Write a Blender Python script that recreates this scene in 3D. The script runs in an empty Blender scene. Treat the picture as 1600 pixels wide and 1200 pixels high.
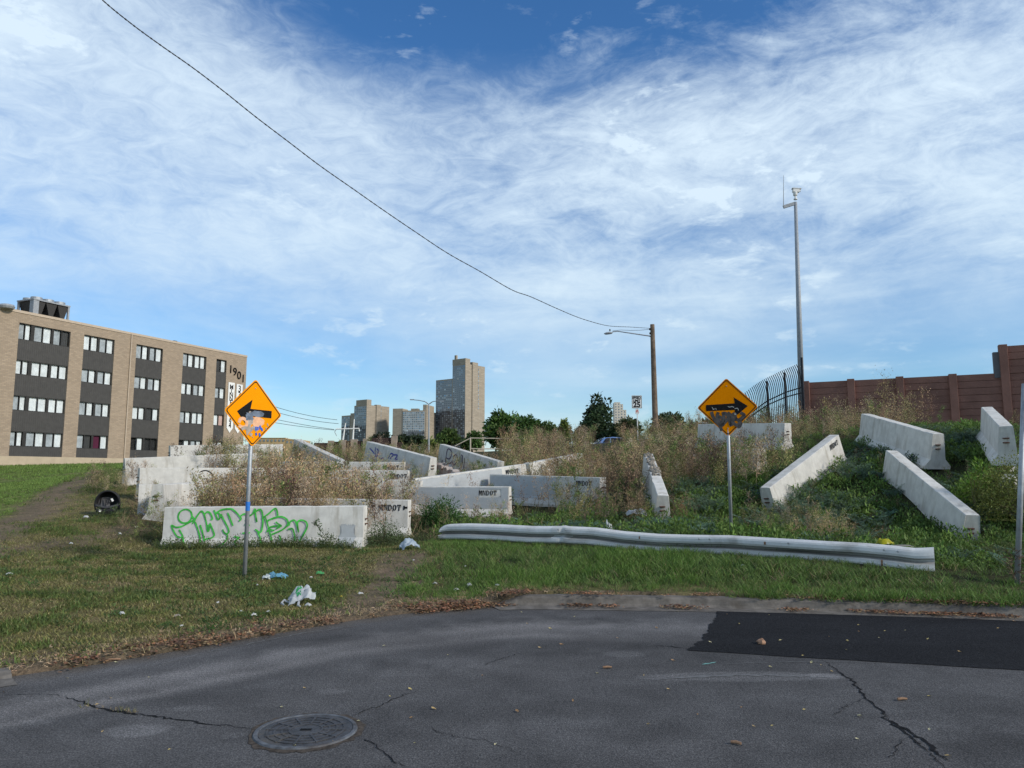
import bpy, math, random
import numpy as np
from mathutils import Vector, Matrix
rng = np.random.default_rng(7); random.seed(7)
R = math.radians
SC = bpy.context.scene
COL = SC.collection
PI = math.pi

# ---------------------------------------------------------------- camera, sky, sun, exposure
PITCH = R(6.9); F = 1155.0; CAMZ = 1.6
cd = bpy.data.cameras.new("camera"); cam = bpy.data.objects.new("camera", cd); COL.objects.link(cam)
cam.location = (0, 0, CAMZ); cam.rotation_euler = (R(90) + PITCH, 0, 0)
cd.sensor_width = 36; cd.lens = 36 * F / 1600; cd.clip_start = 0.1; cd.clip_end = 9000
SC.camera = cam

SUN_AZ = R(118); SUN_EL = R(30)      # from behind the photographer's right shoulder
W = bpy.data.worlds.new("World"); SC.world = W; W.use_nodes = True
nt = W.node_tree; N = nt.nodes; L = nt.links
for n in list(N): N.remove(n)
def nd(tree, typ, **kw):
    n = tree.nodes.new(typ)
    for k, v in kw.items():
        if k.startswith('i_'):
            key = k[2:]
            key = int(key) if key.isdigit() else key.replace('_', ' ')
            n.inputs[key].default_value = v
        else: setattr(n, k, v)
    return n
def math_(tree, op, a, b=None, c=None, clamp=False):
    n = tree.nodes.new('ShaderNodeMath'); n.operation = op; n.use_clamp = clamp
    for i, x in enumerate((a, b, c)):
        if x is None: continue
        if isinstance(x, (int, float)): n.inputs[i].default_value = x
        else: tree.links.new(x, n.inputs[i])
    return n.outputs[0]
def sstep(tree, x, a, b):
    n = tree.nodes.new('ShaderNodeMapRange'); n.interpolation_type = 'SMOOTHSTEP'
    n.inputs[1].default_value = a; n.inputs[2].default_value = b
    tree.links.new(x, n.inputs[0]); return n.outputs[0]
def mixc(tree, f, a, b, mode='MIX'):
    n = tree.nodes.new('ShaderNodeMix'); n.data_type = 'RGBA'; n.blend_type = mode
    for s, x in ((0, f), (6, a), (7, b)):
        if isinstance(x, (int, float)): n.inputs[s].default_value = x
        elif isinstance(x, tuple): n.inputs[s].default_value = (*x, 1) if len(x) == 3 else x
        else: tree.links.new(x, n.inputs[s])
    return n.outputs[2]
out = nd(nt, 'ShaderNodeOutputWorld'); bg = nd(nt, 'ShaderNodeBackground')
sky = nd(nt, 'ShaderNodeTexSky', sky_type='NISHITA', sun_disc=False)
sky.sun_elevation = SUN_EL; sky.sun_rotation = SUN_AZ
sky.air_density = 1.0; sky.dust_density = 0.6; sky.ozone_density = 2.2
hs = nd(nt, 'ShaderNodeHueSaturation', i_Saturation=1.24, i_Value=1.0)
L.new(sky.outputs[0], hs.inputs['Color'])
tc = nd(nt, 'ShaderNodeTexCoord'); sep = nd(nt, 'ShaderNodeSeparateXYZ'); L.new(tc.outputs['Generated'], sep.inputs[0])
dx, dy, dz = sep.outputs
cmb = nd(nt, 'ShaderNodeCombineXYZ'); L.new(dx, cmb.inputs[0]); L.new(dy, cmb.inputs[1]); L.new(math_(nt, 'MULTIPLY', dz, 1.5), cmb.inputs[2])
def noise(vec, scale, detail=8, rough=0.55, dist=0.0, loc=(0, 0, 0), rot=(0, 0, 0), sc=(1, 1, 1)):
    mp = nd(nt, 'ShaderNodeMapping'); mp.inputs['Location'].default_value = loc
    mp.inputs['Rotation'].default_value = rot; mp.inputs['Scale'].default_value = sc
    L.new(vec, mp.inputs[0])
    n = nd(nt, 'ShaderNodeTexNoise', i_Scale=scale, i_Detail=detail, i_Roughness=rough, i_Distortion=dist)
    L.new(mp.outputs[0], n.inputs['Vector']); return n.outputs['Fac']
v = cmb.outputs[0]
big = noise(v, 1.9, 4, 0.5, 0.5, (6.1, 2.9, 0.8))
bands = noise(v, 2.6, 6, 0.55, 0.6, (5.0, 0.4, 2.1), (0, R(14), 0), (0.8, 0.8, 3.4))    # long flat sheets low in the sky
wisp = noise(v, 6.5, 12, 0.68, 0.7, (1.0, 4.0, 0.7), (0, R(-38), 0), (0.85, 1, 1.35))
fine = noise(v, 24, 8, 0.68, 1.0, (7.0, 2.0, 1.0), (0, R(40), 0), (0.8, 1, 1.2))
puff = noise(v, 17, 6, 0.58, 0.2, (2.3, 9.0, 4.0), (0, 0, 0), (1, 1, 1.7))
pmask = noise(v, 3.2, 2, 0.5, 0.0, (8.2, 3.3, 1.1))
# cloud sheet: thick in a band well above the horizon and in the west, thinning towards the zenith and at the horizon
up_ = math_(nt, 'ADD', math_(nt, 'MULTIPLY', sstep(nt, dz, 0.10, 0.27), 0.62), 0.28)
top_ = math_(nt, 'MULTIPLY', sstep(nt, dz, 0.42, 0.56), sstep(nt, dx, -0.46, -0.14))
top_ = math_(nt, 'MULTIPLY', top_, math_(nt, 'SUBTRACT', 1.0, math_(nt, 'MULTIPLY', sstep(nt, dx, 0.22, 0.50), 0.45)))
base_ = math_(nt, 'MULTIPLY', up_, math_(nt, 'SUBTRACT', 1.0, math_(nt, 'MULTIPLY', top_, 1.25)))
def cen(x, k): return math_(nt, 'MULTIPLY', math_(nt, 'SUBTRACT', x, 0.5), k)
cov = math_(nt, 'ADD', math_(nt, 'MULTIPLY', base_, 0.70), cen(big, 0.9))
cov = math_(nt, 'ADD', cov, math_(nt, 'MULTIPLY', cen(bands, 1.1), math_(nt, 'SUBTRACT', 1.0, math_(nt, 'MULTIPLY', sstep(nt, dz, 0.22, 0.42), 0.6))))
eastk = math_(nt, 'ADD', math_(nt, 'MULTIPLY', sstep(nt, dx, -0.30, 0.12), 0.62), 0.38)
cov = math_(nt, 'ADD', cov, math_(nt, 'MULTIPLY', math_(nt, 'MULTIPLY', cen(wisp, 1.55), eastk), math_(nt, 'ADD', math_(nt, 'MULTIPLY', sstep(nt, dz, 0.15, 0.36), 0.8), 0.2)))
cov = math_(nt, 'ADD', cov, math_(nt, 'MULTIPLY', cen(fine, 0.70), sstep(nt, dz, 0.10, 0.34)))
cm = sstep(nt, cov, -0.10, 1.02)
pf = math_(nt, 'MULTIPLY', sstep(nt, puff, 0.54, 0.68), sstep(nt, pmask, 0.50, 0.60))
cm = math_(nt, 'ADD', cm, math_(nt, 'MULTIPLY', pf, 0.35), clamp=True)
cm = math_(nt, 'ADD', math_(nt, 'MULTIPLY', cm, 0.80), math_(nt, 'MULTIPLY', base_, 0.12), clamp=True)
# background gain
SKY_K = 0.085
skyc = mixc(nt, 1.0, hs.outputs[0], (0.84, 1.0, 1.15), 'MULTIPLY')
cloudc = mixc(nt, sstep(nt, dz, 0.0, 0.45), (5.3, 6.5, 7.25), (6.1, 7.25, 8.2))
fin = mixc(nt, cm, skyc, cloudc)
L.new(fin, bg.inputs[0]); bg.inputs[1].default_value = SKY_K
L.new(bg.outputs[0], out.inputs[0])

sd = bpy.data.lights.new("sun", 'SUN'); sun = bpy.data.objects.new("sun", sd); COL.objects.link(sun)
sd.energy = 2.2; sd.angle = R(9.0); sd.color = (1.0, 0.93, 0.82)
sdir = Vector((math.sin(SUN_AZ) * math.cos(SUN_EL), math.cos(SUN_AZ) * math.cos(SUN_EL), math.sin(SUN_EL)))
sun.rotation_euler = sdir.to_track_quat('Z', 'Y').to_euler()
SC.view_settings.view_transform = 'Standard'; SC.view_settings.look = 'None'
SC.view_settings.exposure = 0.62; SC.view_settings.gamma = 1.0
SC.cycles.max_bounces = 6; SC.cycles.transparent_max_bounces = 6

# ---------------------------------------------------------------- measuring helpers (photo pixel + distance -> place)
cP, sP = math.cos(PITCH), math.sin(PITCH)
def ray(u, v):
    xc = (u - 800) / F; yc = (600 - v) / F
    k = cP - sP * yc
    return xc / k, (sP + cP * yc) / k          # dX/dY, dZ/dY
def P(u, v, D):
    a, b = ray(u, v); return Vector((a * D, D, CAMZ + b * D))
def G(u, v, z=0.0):
    a, b = ray(u, v); D = (z - CAMZ) / b; return Vector((a * D, D, z))
def onplane(u, v, A, B):                        # hit the upright plane through plan points A, B
    a, b = ray(u, v); ax, ay = A[0], A[1]; dx_, dy_ = B[0] - ax, B[1] - ay
    # a*D = ax + t dx ; D = ay + t dy
    t = (a * ay - ax) / (dx_ - a * dy_); D = ay + t * dy_
    return t, CAMZ + b * D
def farend(A, u, v, Lg, sign):                  # second end of a bar of length Lg starting at A
    a, b = ray(u, v); d = Vector((a, 1, b)); o = Vector((0, 0, CAMZ)) - A
    qa = d.dot(d); qb = 2 * o.dot(d); qc = o.dot(o) - Lg * Lg; disc = qb * qb - 4 * qa * qc
    if disc < 0: D = -qb / (2 * qa)
    else: D = (-qb + sign * math.sqrt(disc)) / (2 * qa)
    E = Vector((0, 0, CAMZ)) + D * d
    return A + (E - A).normalized() * Lg

# value noise in numpy
def _h(ix, iy, s):
    n = (ix * 374761393 + iy * 668265263 + s * 974711) & 0x7fffffff
    n = ((n ^ (n >> 13)) * 1274126177) & 0x7fffffff
    return ((n ^ (n >> 16)) & 0xffff) / 65535.0
def vn(x, y, s=0):
    ix = np.floor(x).astype(np.int64); iy = np.floor(y).astype(np.int64); fx = x - ix; fy = y - iy
    fx = fx * fx * (3 - 2 * fx); fy = fy * fy * (3 - 2 * fy)
    a = _h(ix, iy, s); b = _h(ix + 1, iy, s); c = _h(ix, iy + 1, s); d = _h(ix + 1, iy + 1, s)
    return (a * (1 - fx) + b * fx) * (1 - fy) + (c * (1 - fx) + d * fx) * fy
def fbm(x, y, s=0, o=4):
    x = np.asarray(x, float); y = np.asarray(y, float)
    t = 0; a = 0.5; tot = 0
    for i in range(o):
        t = t + a * vn(x * 2 ** i + 13.7 * i, y * 2 ** i - 7.1 * i, s + i); tot += a; a *= 0.5
    return t / tot
def smooth(x, a, b):
    t = np.clip((x - a) / (b - a), 0, 1); return t * t * (3 - 2 * t)

# ---------------------------------------------------------------- tagging
def tag(o, label=None, cat=None, group=None, kind=None):
    if label: o['label'] = label
    if cat: o['category'] = cat
    if group: o['group'] = group
    if kind: o['kind'] = kind
    return o
def empty(name, loc=(0, 0, 0), rz=0.0, label=None, cat=None, group=None):
    o = bpy.data.objects.new(name, None); COL.objects.link(o); o.location = loc; o.rotation_euler = (0, 0, rz)
    o.empty_display_size = 0.1
    return tag(o, label, cat, group)
def copy_tree(o, parent=None):
    c = o.copy(); COL.objects.link(c)
    if parent is not None: c.parent = parent
    for ch in list(o.children): copy_tree(ch, c)
    return c

# ---------------------------------------------------------------- mesh builder
class MB:
    def __init__(s): s.v = []; s.f = []; s.c = []
    def add(s, vs, fs, col=None):
        b = len(s.v); s.v.extend([tuple(p) for p in vs]); s.f.extend([tuple(i + b for i in f) for f in fs])
        s.c.extend([col or (1, 1, 1)] * len(vs))
    def box(s, x0, x1, y0, y1, z0, z1, M=None, col=None):
        vs = [(x, y, z) for z in (z0, z1) for y in (y0, y1) for x in (x0, x1)]
        if M is not None: vs = [M @ Vector(p) for p in vs]
        s.add(vs, [(0, 2, 3, 1), (4, 5, 7, 6), (0, 1, 5, 4), (2, 6, 7, 3), (0, 4, 6, 2), (1, 3, 7, 5)], col)
    def tube(s, pts, rad, n=8, cap=True, col=None):
        pts = [Vector(p) for p in pts]; m = len(pts)
        if isinstance(rad, (int, float)): rad = [rad] * m
        vs = []; up = None
        for i, p in enumerate(pts):
            t = (pts[min(i + 1, m - 1)] - pts[max(i - 1, 0)]).normalized()
            if up is None:
                up = Vector((0, 0, 1)) if abs(t.z) < 0.9 else Vector((1, 0, 0))
            sx = t.cross(up).normalized(); up = sx.cross(t).normalized()
            for k in range(n):
                a = 2 * PI * k / n; vs.append(p + (sx * math.cos(a) + up * math.sin(a)) * rad[i])
        fs = [(i * n + k, i * n + (k + 1) % n, (i + 1) * n + (k + 1) % n, (i + 1) * n + k) for i in range(m - 1) for k in range(n)]
        if cap: fs += [tuple(range(n - 1, -1, -1)), tuple((m - 1) * n + k for k in range(n))]
        s.add(vs, fs, col)
    def bar(s, a, b, w, h=None, col=None):
        a = Vector(a); b = Vector(b); t = (b - a).normalized(); up = Vector((0, 0, 1)) if abs(t.z) < 0.95 else Vector((0, 1, 0))
        sx = t.cross(up).normalized(); up = sx.cross(t); h = h or w
        vs = [p + sx * i * w / 2 + up * j * h / 2 for p in (a, b) for (i, j) in ((-1, -1), (1, -1), (1, 1), (-1, 1))]
        s.add(vs, [(0, 1, 2, 3), (7, 6, 5, 4), (0, 4, 5, 1), (1, 5, 6, 2), (2, 6, 7, 3), (3, 7, 4, 0)], col)
    def lathe(s, prof, n=24, c=(0, 0, 0), M=None, col=None, cap=True):
        vs = []
        for r, z in prof:
            for k in range(n):
                a = 2 * PI * k / n; p = Vector((c[0] + r * math.cos(a), c[1] + r * math.sin(a), c[2] + z))
                vs.append(M @ p if M is not None else p)
        m = len(prof)
        fs = [(i * n + k, i * n + (k + 1) % n, (i + 1) * n + (k + 1) % n, (i + 1) * n + k) for i in range(m - 1) for k in range(n)]
        if cap: fs += [tuple(range(n - 1, -1, -1)), tuple((m - 1) * n + k for k in range(n))]
        s.add(vs, fs, col)
    def prism(s, poly, y0, y1, M=None, col=None):   # polygon in xz extruded along y
        n = len(poly); vs = [Vector((x, y, z)) for y in (y0, y1) for x, z in poly]
        if M is not None: vs = [M @ p for p in vs]
        s.add(vs, [tuple(range(n)), tuple(range(2 * n - 1, n - 1, -1))] + [(i, i + n, (i + 1) % n + n, (i + 1) % n) for i in range(n)], col)
    def build(s, name, mat, parent=None, smooth_=False, bevel=0.0, **tags):
        me = bpy.data.meshes.new(name); me.from_pydata(s.v, [], s.f); me.update()
        if any(c != (1, 1, 1) for c in s.c):
            at = me.color_attributes.new("Col", 'FLOAT_COLOR', 'POINT')
            a = np.ones((len(s.v), 4), np.float32); a[:, :3] = np.array(s.c); at.data.foreach_set("color", a.ravel())
        if mat: me.materials.append(mat)
        o = bpy.data.objects.new(name, me); COL.objects.link(o)
        if parent is not None: o.parent = parent
        if bevel:
            b = o.modifiers.new("b", 'BEVEL'); b.width = bevel; b.segments = 2; b.limit_method = 'ANGLE'; b.angle_limit = R(40)
        if smooth_: me.polygons.foreach_set("use_smooth", [True] * len(me.polygons))
        return tag(o, **tags) if tags else o

def np_mesh(name, V, Q, T, colr, mat, parent=None, smooth_=False):
    """V verts, Q (n,4) quads or None, T (n,3) tris or None, colr per-vertex rgb"""
    me = bpy.data.meshes.new(name); nq = 0 if Q is None else len(Q); ntr = 0 if T is None else len(T)
    me.vertices.add(len(V)); me.vertices.foreach_set("co", np.asarray(V, np.float32).ravel())
    li = []
    if nq: li.append(np.asarray(Q, np.int32).ravel())
    if ntr: li.append(np.asarray(T, np.int32).ravel())
    li = np.concatenate(li); me.loops.add(len(li)); me.loops.foreach_set("vertex_index", li)
    me.polygons.add(nq + ntr)
    st = np.concatenate([np.arange(nq) * 4, nq * 4 + np.arange(ntr) * 3]).astype(np.int32)
    me.polygons.foreach_set("loop_start", st)
    try: me.polygons.foreach_set("loop_total", np.concatenate([np.full(nq, 4), np.full(ntr, 3)]).astype(np.int32))
    except Exception: pass
    if colr is not None:
        at = me.color_attributes.new("Col", 'FLOAT_COLOR', 'POINT')
        a = np.ones((len(V), 4), np.float32); a[:, :3] = colr; at.data.foreach_set("color", a.ravel())
    if smooth_: me.polygons.foreach_set("use_smooth", np.ones(nq + ntr, bool))
    me.update(calc_edges=True); me.validate()
    me.materials.append(mat)
    o = bpy.data.objects.new(name, me); COL.objects.link(o)
    if parent is not None: o.parent = parent
    return o

# ---------------------------------------------------------------- materials
def principled(name, color=(.5, .5, .5), rough=.7, metal=0.0, spec=0.5):
    m = bpy.data.materials.new(name); m.use_nodes = True; t = m.node_tree; b = t.nodes['Principled BSDF']
    b.inputs['Base Color'].default_value = (*color, 1); b.inputs['Roughness'].default_value = rough
    b.inputs['Metallic'].default_value = metal; b.inputs['Specular IOR Level'].default_value = spec
    return m, t, b
def tnoise(t, scale, detail=5, rough=.55, coord='Object', sc=(1, 1, 1), dist=0.0, loc=(0, 0, 0)):
    c = t.nodes.new('ShaderNodeTexCoord'); mp = t.nodes.new('ShaderNodeMapping'); mp.inputs['Scale'].default_value = sc; mp.inputs['Location'].default_value = loc
    t.links.new(c.outputs[coord], mp.inputs[0])
    n = t.nodes.new('ShaderNodeTexNoise'); n.inputs['Scale'].default_value = scale; n.inputs['Detail'].default_value = detail
    n.inputs['Roughness'].default_value = rough; n.inputs['Distortion'].default_value = dist
    t.links.new(mp.outputs[0], n.inputs['Vector']); return n.outputs['Fac']
def bump(t, b, h, strength=.3, dist=.01):
    n = t.nodes.new('ShaderNodeBump'); n.inputs['Strength'].default_value = strength; n.inputs['Distance'].default_value = dist
    t.links.new(h, n.inputs['Height']); t.links.new(n.outputs[0], b.inputs['Normal'])
def weathered(name, color, rough=.7, var=.25, scale=6, metal=0.0, dirt=None, dirt_amt=.5, bmp=.15, grit=60, obj_random=0.0, attr=False, spec=.2, streak=False):
    m, t, b = principled(name, color, rough, metal, spec)
    lo = tuple(c * (1 - var) for c in color); hi = tuple(min(1, c * (1 + var)) for c in color)
    n1 = tnoise(t, scale, 6, .6)
    c = mixc(t, sstep(t, n1, .3, .7), lo, hi)
    if attr:
        a = t.nodes.new('ShaderNodeVertexColor'); a.layer_name = 'Col'; c = mixc(t, 1.0, c, a.outputs[0], 'MULTIPLY')
    if dirt:
        n2 = tnoise(t, scale * .45, 8, .65, sc=((3, 3, .5) if streak else (1, 1, 1)), loc=(3, 7, 1))
        c = mixc(t, math_(t, 'MULTIPLY', sstep(t, n2, .48, .72), dirt_amt), c, dirt)
    n3 = tnoise(t, grit, 3, .6)
    c = mixc(t, math_(t, 'MULTIPLY', sstep(t, n3, .35, .75), .12), c, tuple(x * .5 for x in color))
    if obj_random:
        oi = t.nodes.new('ShaderNodeObjectInfo'); h = t.nodes.new('ShaderNodeHueSaturation')
        t.links.new(math_(t, 'ADD', math_(t, 'MULTIPLY', oi.outputs['Random'], obj_random), 1 - obj_random / 2), h.inputs['Value'])
        t.links.new(c, h.inputs['Color']); c = h.outputs[0]
    t.links.new(c, b.inputs['Base Color'])
    bump(t, b, n3, bmp, .01)
    return m
def foliage_mat(name, translucent=.3, rough=.6):
    m = bpy.data.materials.new(name); m.use_nodes = True; t = m.node_tree
    for n in list(t.nodes): t.nodes.remove(n)
    a = t.nodes.new('ShaderNodeVertexColor'); a.layer_name = 'Col'
    o = t.nodes.new('ShaderNodeOutputMaterial'); d = t.nodes.new('ShaderNodeBsdfPrincipled'); tr = t.nodes.new('ShaderNodeBsdfTranslucent')
    d.inputs['Roughness'].default_value = rough; d.inputs['Specular IOR Level'].default_value = .25
    mx = t.nodes.new('ShaderNodeMixShader'); mx.inputs[0].default_value = translucent
    t.links.new(a.outputs[0], d.inputs['Base Color']); t.links.new(a.outputs[0], tr.inputs['Color'])
    t.links.new(d.outputs[0], mx.inputs[1]); t.links.new(tr.outputs[0], mx.inputs[2]); t.links.new(mx.outputs[0], o.inputs[0])
    return m
M = {}
M['leaf'] = foliage_mat('leaf_green', .25); M['dry'] = foliage_mat('dry_stalk', .15, .8)
M['concrete'] = weathered('barrier_concrete', (.56, .545, .505), .9, .12, 4, dirt=(.27, .235, .18), dirt_amt=.62, bmp=.25, grit=90, obj_random=.16, spec=.25, streak=True)
M['greypaint'] = weathered('grey_cover_paint', (.40, .42, .43), .8, .07, 4, dirt=(.33, .33, .32), dirt_amt=.3, bmp=.15, spec=.25)
M['rust'] = weathered('rusty_rod', (.10, .05, .035), .8, .4, 30)
M['blackpaint'] = weathered('black_stencil_paint', (.014, .014, .015), .8, .3, 30, spec=.08)
M['greenspray'] = weathered('green_spray_paint', (.06, .46, .06), .7, .35, 9)
M['bluespray'] = weathered('blue_spray_paint', (.06, .07, .30), .6, .15, 20)
M['violetspray'] = weathered('violet_spray_paint', (.11, .08, .13), .7, .15, 20)
M['galv'] = weathered('galvanised_steel', (.36, .38, .40), .55, .12, 12, metal=.55, dirt=(.25, .24, .22), dirt_amt=.35)
M['dkgalv'] = weathered('dull_grey_steel', (.30, .32, .34), .6, .12, 8, metal=.2)
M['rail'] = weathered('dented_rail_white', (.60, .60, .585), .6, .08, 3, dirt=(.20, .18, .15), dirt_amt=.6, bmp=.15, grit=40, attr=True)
M['white'] = weathered('white_paint', (.74, .74, .72), .6, .06, 6)
M['amber'] = weathered('amber_sheeting', (.86, .30, .002), .6, .03, 3, bmp=.03, spec=.03)
M['amber_dull'] = weathered('amber_sheeting_deep', (.82, .25, .001), .6, .04, 3, bmp=.03, spec=.02)  # slightly deeper amber, for the right-pointing sign
M['black'] = weathered('black_plastic', (.018, .018, .020), .6, .2, 12, spec=.25)
M['darkgrey'] = weathered('dark_grey_fabric', (.05, .05, .055), .9, .2, 20)
# ---------------------------------------------------------------- where the barriers lie (top line end points)
BL, BH = 3.81, 0.81
BAR = {}
def barr(key, uA, vA, D, uB, vB, sign, label, **kw):
    A = P(uA, vA, D); B = farend(A, uB, vB, BL, sign); BAR[key] = dict(A=A, B=B, label=label, **kw)
barr('front', 262, 792, 14.35, 571, 790, -1, 'pale concrete barrier tagged with green spray paint, lying nearest the lawn')
barr('behind_front', 640, 781, 16.1, 374, 777, 1, 'concrete barrier directly behind the green tagged one, stencil half hidden by weeds')
barr('row_a', 217, 757, 17.3, 478, 755, 1, 'concrete barrier whose bare end meets the lawn beside the end-on barrier')
barr('end_on', 246, 757, 16.2, 318, 753, 1, 'concrete barrier seen end-on with brown weeds over its flared end')
barr('row_b', 217, 731, 19.0, 446, 731, 1, 'concrete barrier with a dark squiggle, between the end-on barrier and the row above')
barr('row_c', 194, 716, 21.3, 398, 708, 1, 'concrete barrier ending in brush at the lawn corner, its top rising a little')
barr('row_d', 265, 696, 25.0, 440, 694, 1, 'topmost pale barrier line in front of the brick apartment building, sunk in weeds')
barr('slope_left', 537, 720, 23.2, 465, 686, 1, 'barrier tipped down the slope through weeds with black graffiti on its raised end')
barr('slope_mid', 678, 715, 22.6, 578, 690, 1, 'tipped barrier with blue scrawls on its raised end, in front of the bridge wall')
barr('slope_right', 783, 721, 24.0, 692, 694, 1, 'tipped barrier with a large hollow letter sprayed on its raised end')
barr('rubble', 717, 737, 21.6, 684, 719, 1, 'crumbling rusty barrier poking out between the two tipped ones')
barr('row_e', 632, 722, 22.6, 440, 721, 1, 'stencilled barrier at the back of the middle stack, mostly hidden by tall weeds')
barr('row_f', 639, 735, 21.2, 432, 734, 1, 'short-looking stencilled barrier second from the back of the middle stack')
barr('row_g', 659, 751, 19.9, 440, 744, 1, 'plain pale barrier just behind the grey painted one with the clean stencil')
barr('clean', 797, 760, 19.2, 585, 760, 1, 'grey painted barrier with clean black stencil letters near one end, behind the leafy bush')
barr('long_slant', 817, 725, 22.5, 645, 748, -1, 'barrier with a sloping top running up behind the clean stencilled one')
barr('far_slant', 822, 724, 22.8, 905, 708, 1, 'barrier continuing the sloping top line uphill into the dry weeds')
barr('buried', 942, 746, 18.8, 770, 741, 1, 'grey barrier half buried in dark weeds, chipped end facing the bent guardrail')
barr('narrow', 1036, 774, 16.0, 1013, 709, 1, 'dirty-topped barrier pointing down at the bent guardrail, viewed almost end-on')
barr('bright', 1195, 762, 16.3, 1303, 679, 1, 'sunlit white barrier leaning up the slope with a smudged stencil at its top end')
barr('ledge', 1190, 700, 20.2, 1089, 709, 1, 'low broken barrier in the weeds behind the arrow sign pointing to the wall')
barr('fence_foot', 1231, 661, 22.0, 1095, 663, 1, 'upper barrier with yellow leaves against it, under the black curved fence')
barr('hidden_stub', 1140, 683, 24.0, 1098, 690, 1, 'small visible stretch of barrier above the low broken one, behind the sign')
barr('lower_right', 1520, 805, 13.2, 1393, 703.5, 1, 'blue-grey barrier tipped down the green slope, closest to the bush on the verge')
barr('profile', 1467, 678, 16.7, 1353, 646.5, 1, 'barrier showing its whole flared end with two dark slots, below the brown wall')
barr('upper_right', 1572, 665.5, 15.0, 1542, 636, 1, 'short-looking barrier high up by the brown wall with one dark slot in its end')
barr('bush_hidden', 1572, 748, 14.2, 1602, 722, 1, 'barrier buried under the yellow-green bush with only a grey end visible')
for k, b in BAR.items():
    A, B = b['A'], b['B']; x = (B - A).normalized(); s = Vector((0, 0, 1)).cross(x).normalized(); up = x.cross(s)
    b['x'], b['s'], b['up'] = x, s, up; b['bA'] = A - up * BH; b['bB'] = B - up * BH

# ---------------------------------------------------------------- terrain height: thin-plate spline through what stands on it
pts = []
for k, b in BAR.items():
    if k == 'rubble': continue
    for t in (0, .5, 1):
        p = b['bA'].lerp(b['bB'], t); pts.append((p.x, p.y, p.z + ((0.0 if (k == 'profile' and t < .3) else .27 if p.y < 18.3 else .08) if p.x > 1 else .06)))
for (u, v_, D) in [(100, 950, 8.6), (250, 900, 11), (100, 850, 13.5), (20, 880, 11.5), (50, 800, 17.5), (166, 806, 16.2), (50, 760, 24),
                   (120, 735, 38), (20, 733, 42), (100, 727, 54), (190, 735, 33), (600, 860, 13), (640, 900, 11.2),
                   (800, 905, 10.9), (1142, 838, 13.6), (1400, 885, 10.6), (1590, 905, 9.7), (900, 704, 38), (1020, 690, 40), (1250, 668, 36),
                   (1400, 675, 34.5), (1500, 680, 33), (740, 712, 38), (600, 712, 38), (500, 711, 40), (450, 712, 34), (330, 715, 34),
                   (692, 842, 15.3), (560, 857, 13.9), (400, 857, 13.7), (230, 800, 17.0)]:
    p = P(u, v_, D); pts.append((p.x, p.y, max(p.z, .03)))
_pb = BAR['profile']['bA']
pts += [(_pb.x + a_, _pb.y + b_, _pb.z - .06 - .12 * (b_ < -.2)) for a_, b_ in ((0, 0), (.25, 0), (-.25, 0), (.05, .1), (0, -.4), (-.3, -.4), (.3, -.4), (-.35, .5), (-.4, 1.0))]
pts += [(-60, 60, 2.2), (60, 60, 5), (0, 60, 3.2), (-25, 70, 2.3), (0, 95, 3.3), (-60, 95, 2.4), (60, 95, 5), (-30, 20, .9), (-30, 5, .2), (-45, 40, 1.6), (30, 12, 1.2), (40, 25, 3.5),
        (30, 4, .2), (20, 40, 4.4), (14, 14, 1.7), (-3.6, 10.9, .02)]
PT = np.array(pts); NP_ = len(PT)
def _K(r2): return np.where(r2 > 1e-9, .5 * r2 * np.log(r2 + 1e-12), 0)
_d2 = ((PT[:, None, :2] - PT[None, :, :2]) ** 2).sum(-1)
_A = np.zeros((NP_ + 3, NP_ + 3)); _A[:NP_, :NP_] = _K(_d2) + np.eye(NP_) * 1.2
_A[:NP_, NP_] = 1; _A[:NP_, NP_ + 1:] = PT[:, :2]; _A[NP_, :NP_] = 1; _A[NP_ + 1:, :NP_] = PT[:, :2].T
_W = np.linalg.solve(_A, np.concatenate([PT[:, 2], [0, 0, 0]]))
CX = [-60, -12, -4.13, -3.4, -2.58, -1.49, 0, 2.38, 4.57, 5.9, 12, 60]
CY = [-45, -1.5, 5.96, 6.55, 7.45, 8.6, 9.33, 9.15, 8.8, 8.5, 7.2, -6]
_cx = np.linspace(-60, 60, 2401); _cy = np.interp(_cx, CX, CY); _kk = np.exp(-np.linspace(-2, 2, 25) ** 2); _kk /= _kk.sum()
_cys = np.convolve(np.pad(_cy, 12, 'edge'), _kk, 'valid')
def curby(x): return np.interp(x, _cx, _cys)
def hgt(x, y):
    x = np.asarray(x, float); y = np.asarray(y, float); shp = x.shape; xf = x.ravel(); yf = y.ravel(); o = np.empty(len(xf))
    for i in range(0, len(xf), 20000):
        X = xf[i:i + 20000]; Y = yf[i:i + 20000]
        Xc = np.clip(X, -60, 60); Yc = np.clip(Y, -10, 95)
        r2 = (Xc[:, None] - PT[None, :, 0]) ** 2 + (Yc[:, None] - PT[None, :, 1]) ** 2
        h = _K(r2) @ _W[:NP_] + _W[NP_] + _W[NP_ + 1] * Xc + _W[NP_ + 2] * Yc
        s = (Y - curby(X))
        h = np.maximum(h, .04) + (fbm(X * .9, Y * .9, 5) - .5) * .10 * smooth(s, 1, 6)
        curbed = smooth(X, -.5, .0)
        edge = .04 + .09 * curbed
        h = edge + (np.maximum(h, edge) - edge) * smooth(s, .3, 2.2)
        h = np.where(s < .17, np.where(s < 0, -.08, np.where(curbed > .5, -.02, .012 + s * .2)), h)
        h = np.where(Y > 96, np.minimum(h, 5) * (1 - smooth(Y, 96, 400)) + 2.6 * smooth(Y, 96, 400), h)
        o[i:i + 20000] = h
    return o.reshape(shp)
def H(x, y): return float(hgt(np.array([x]), np.array([y]))[0])
def on(u, v_, D, dz=0.0):
    p = P(u, v_, D); p.z = H(p.x, p.y) + dz; return p
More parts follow.
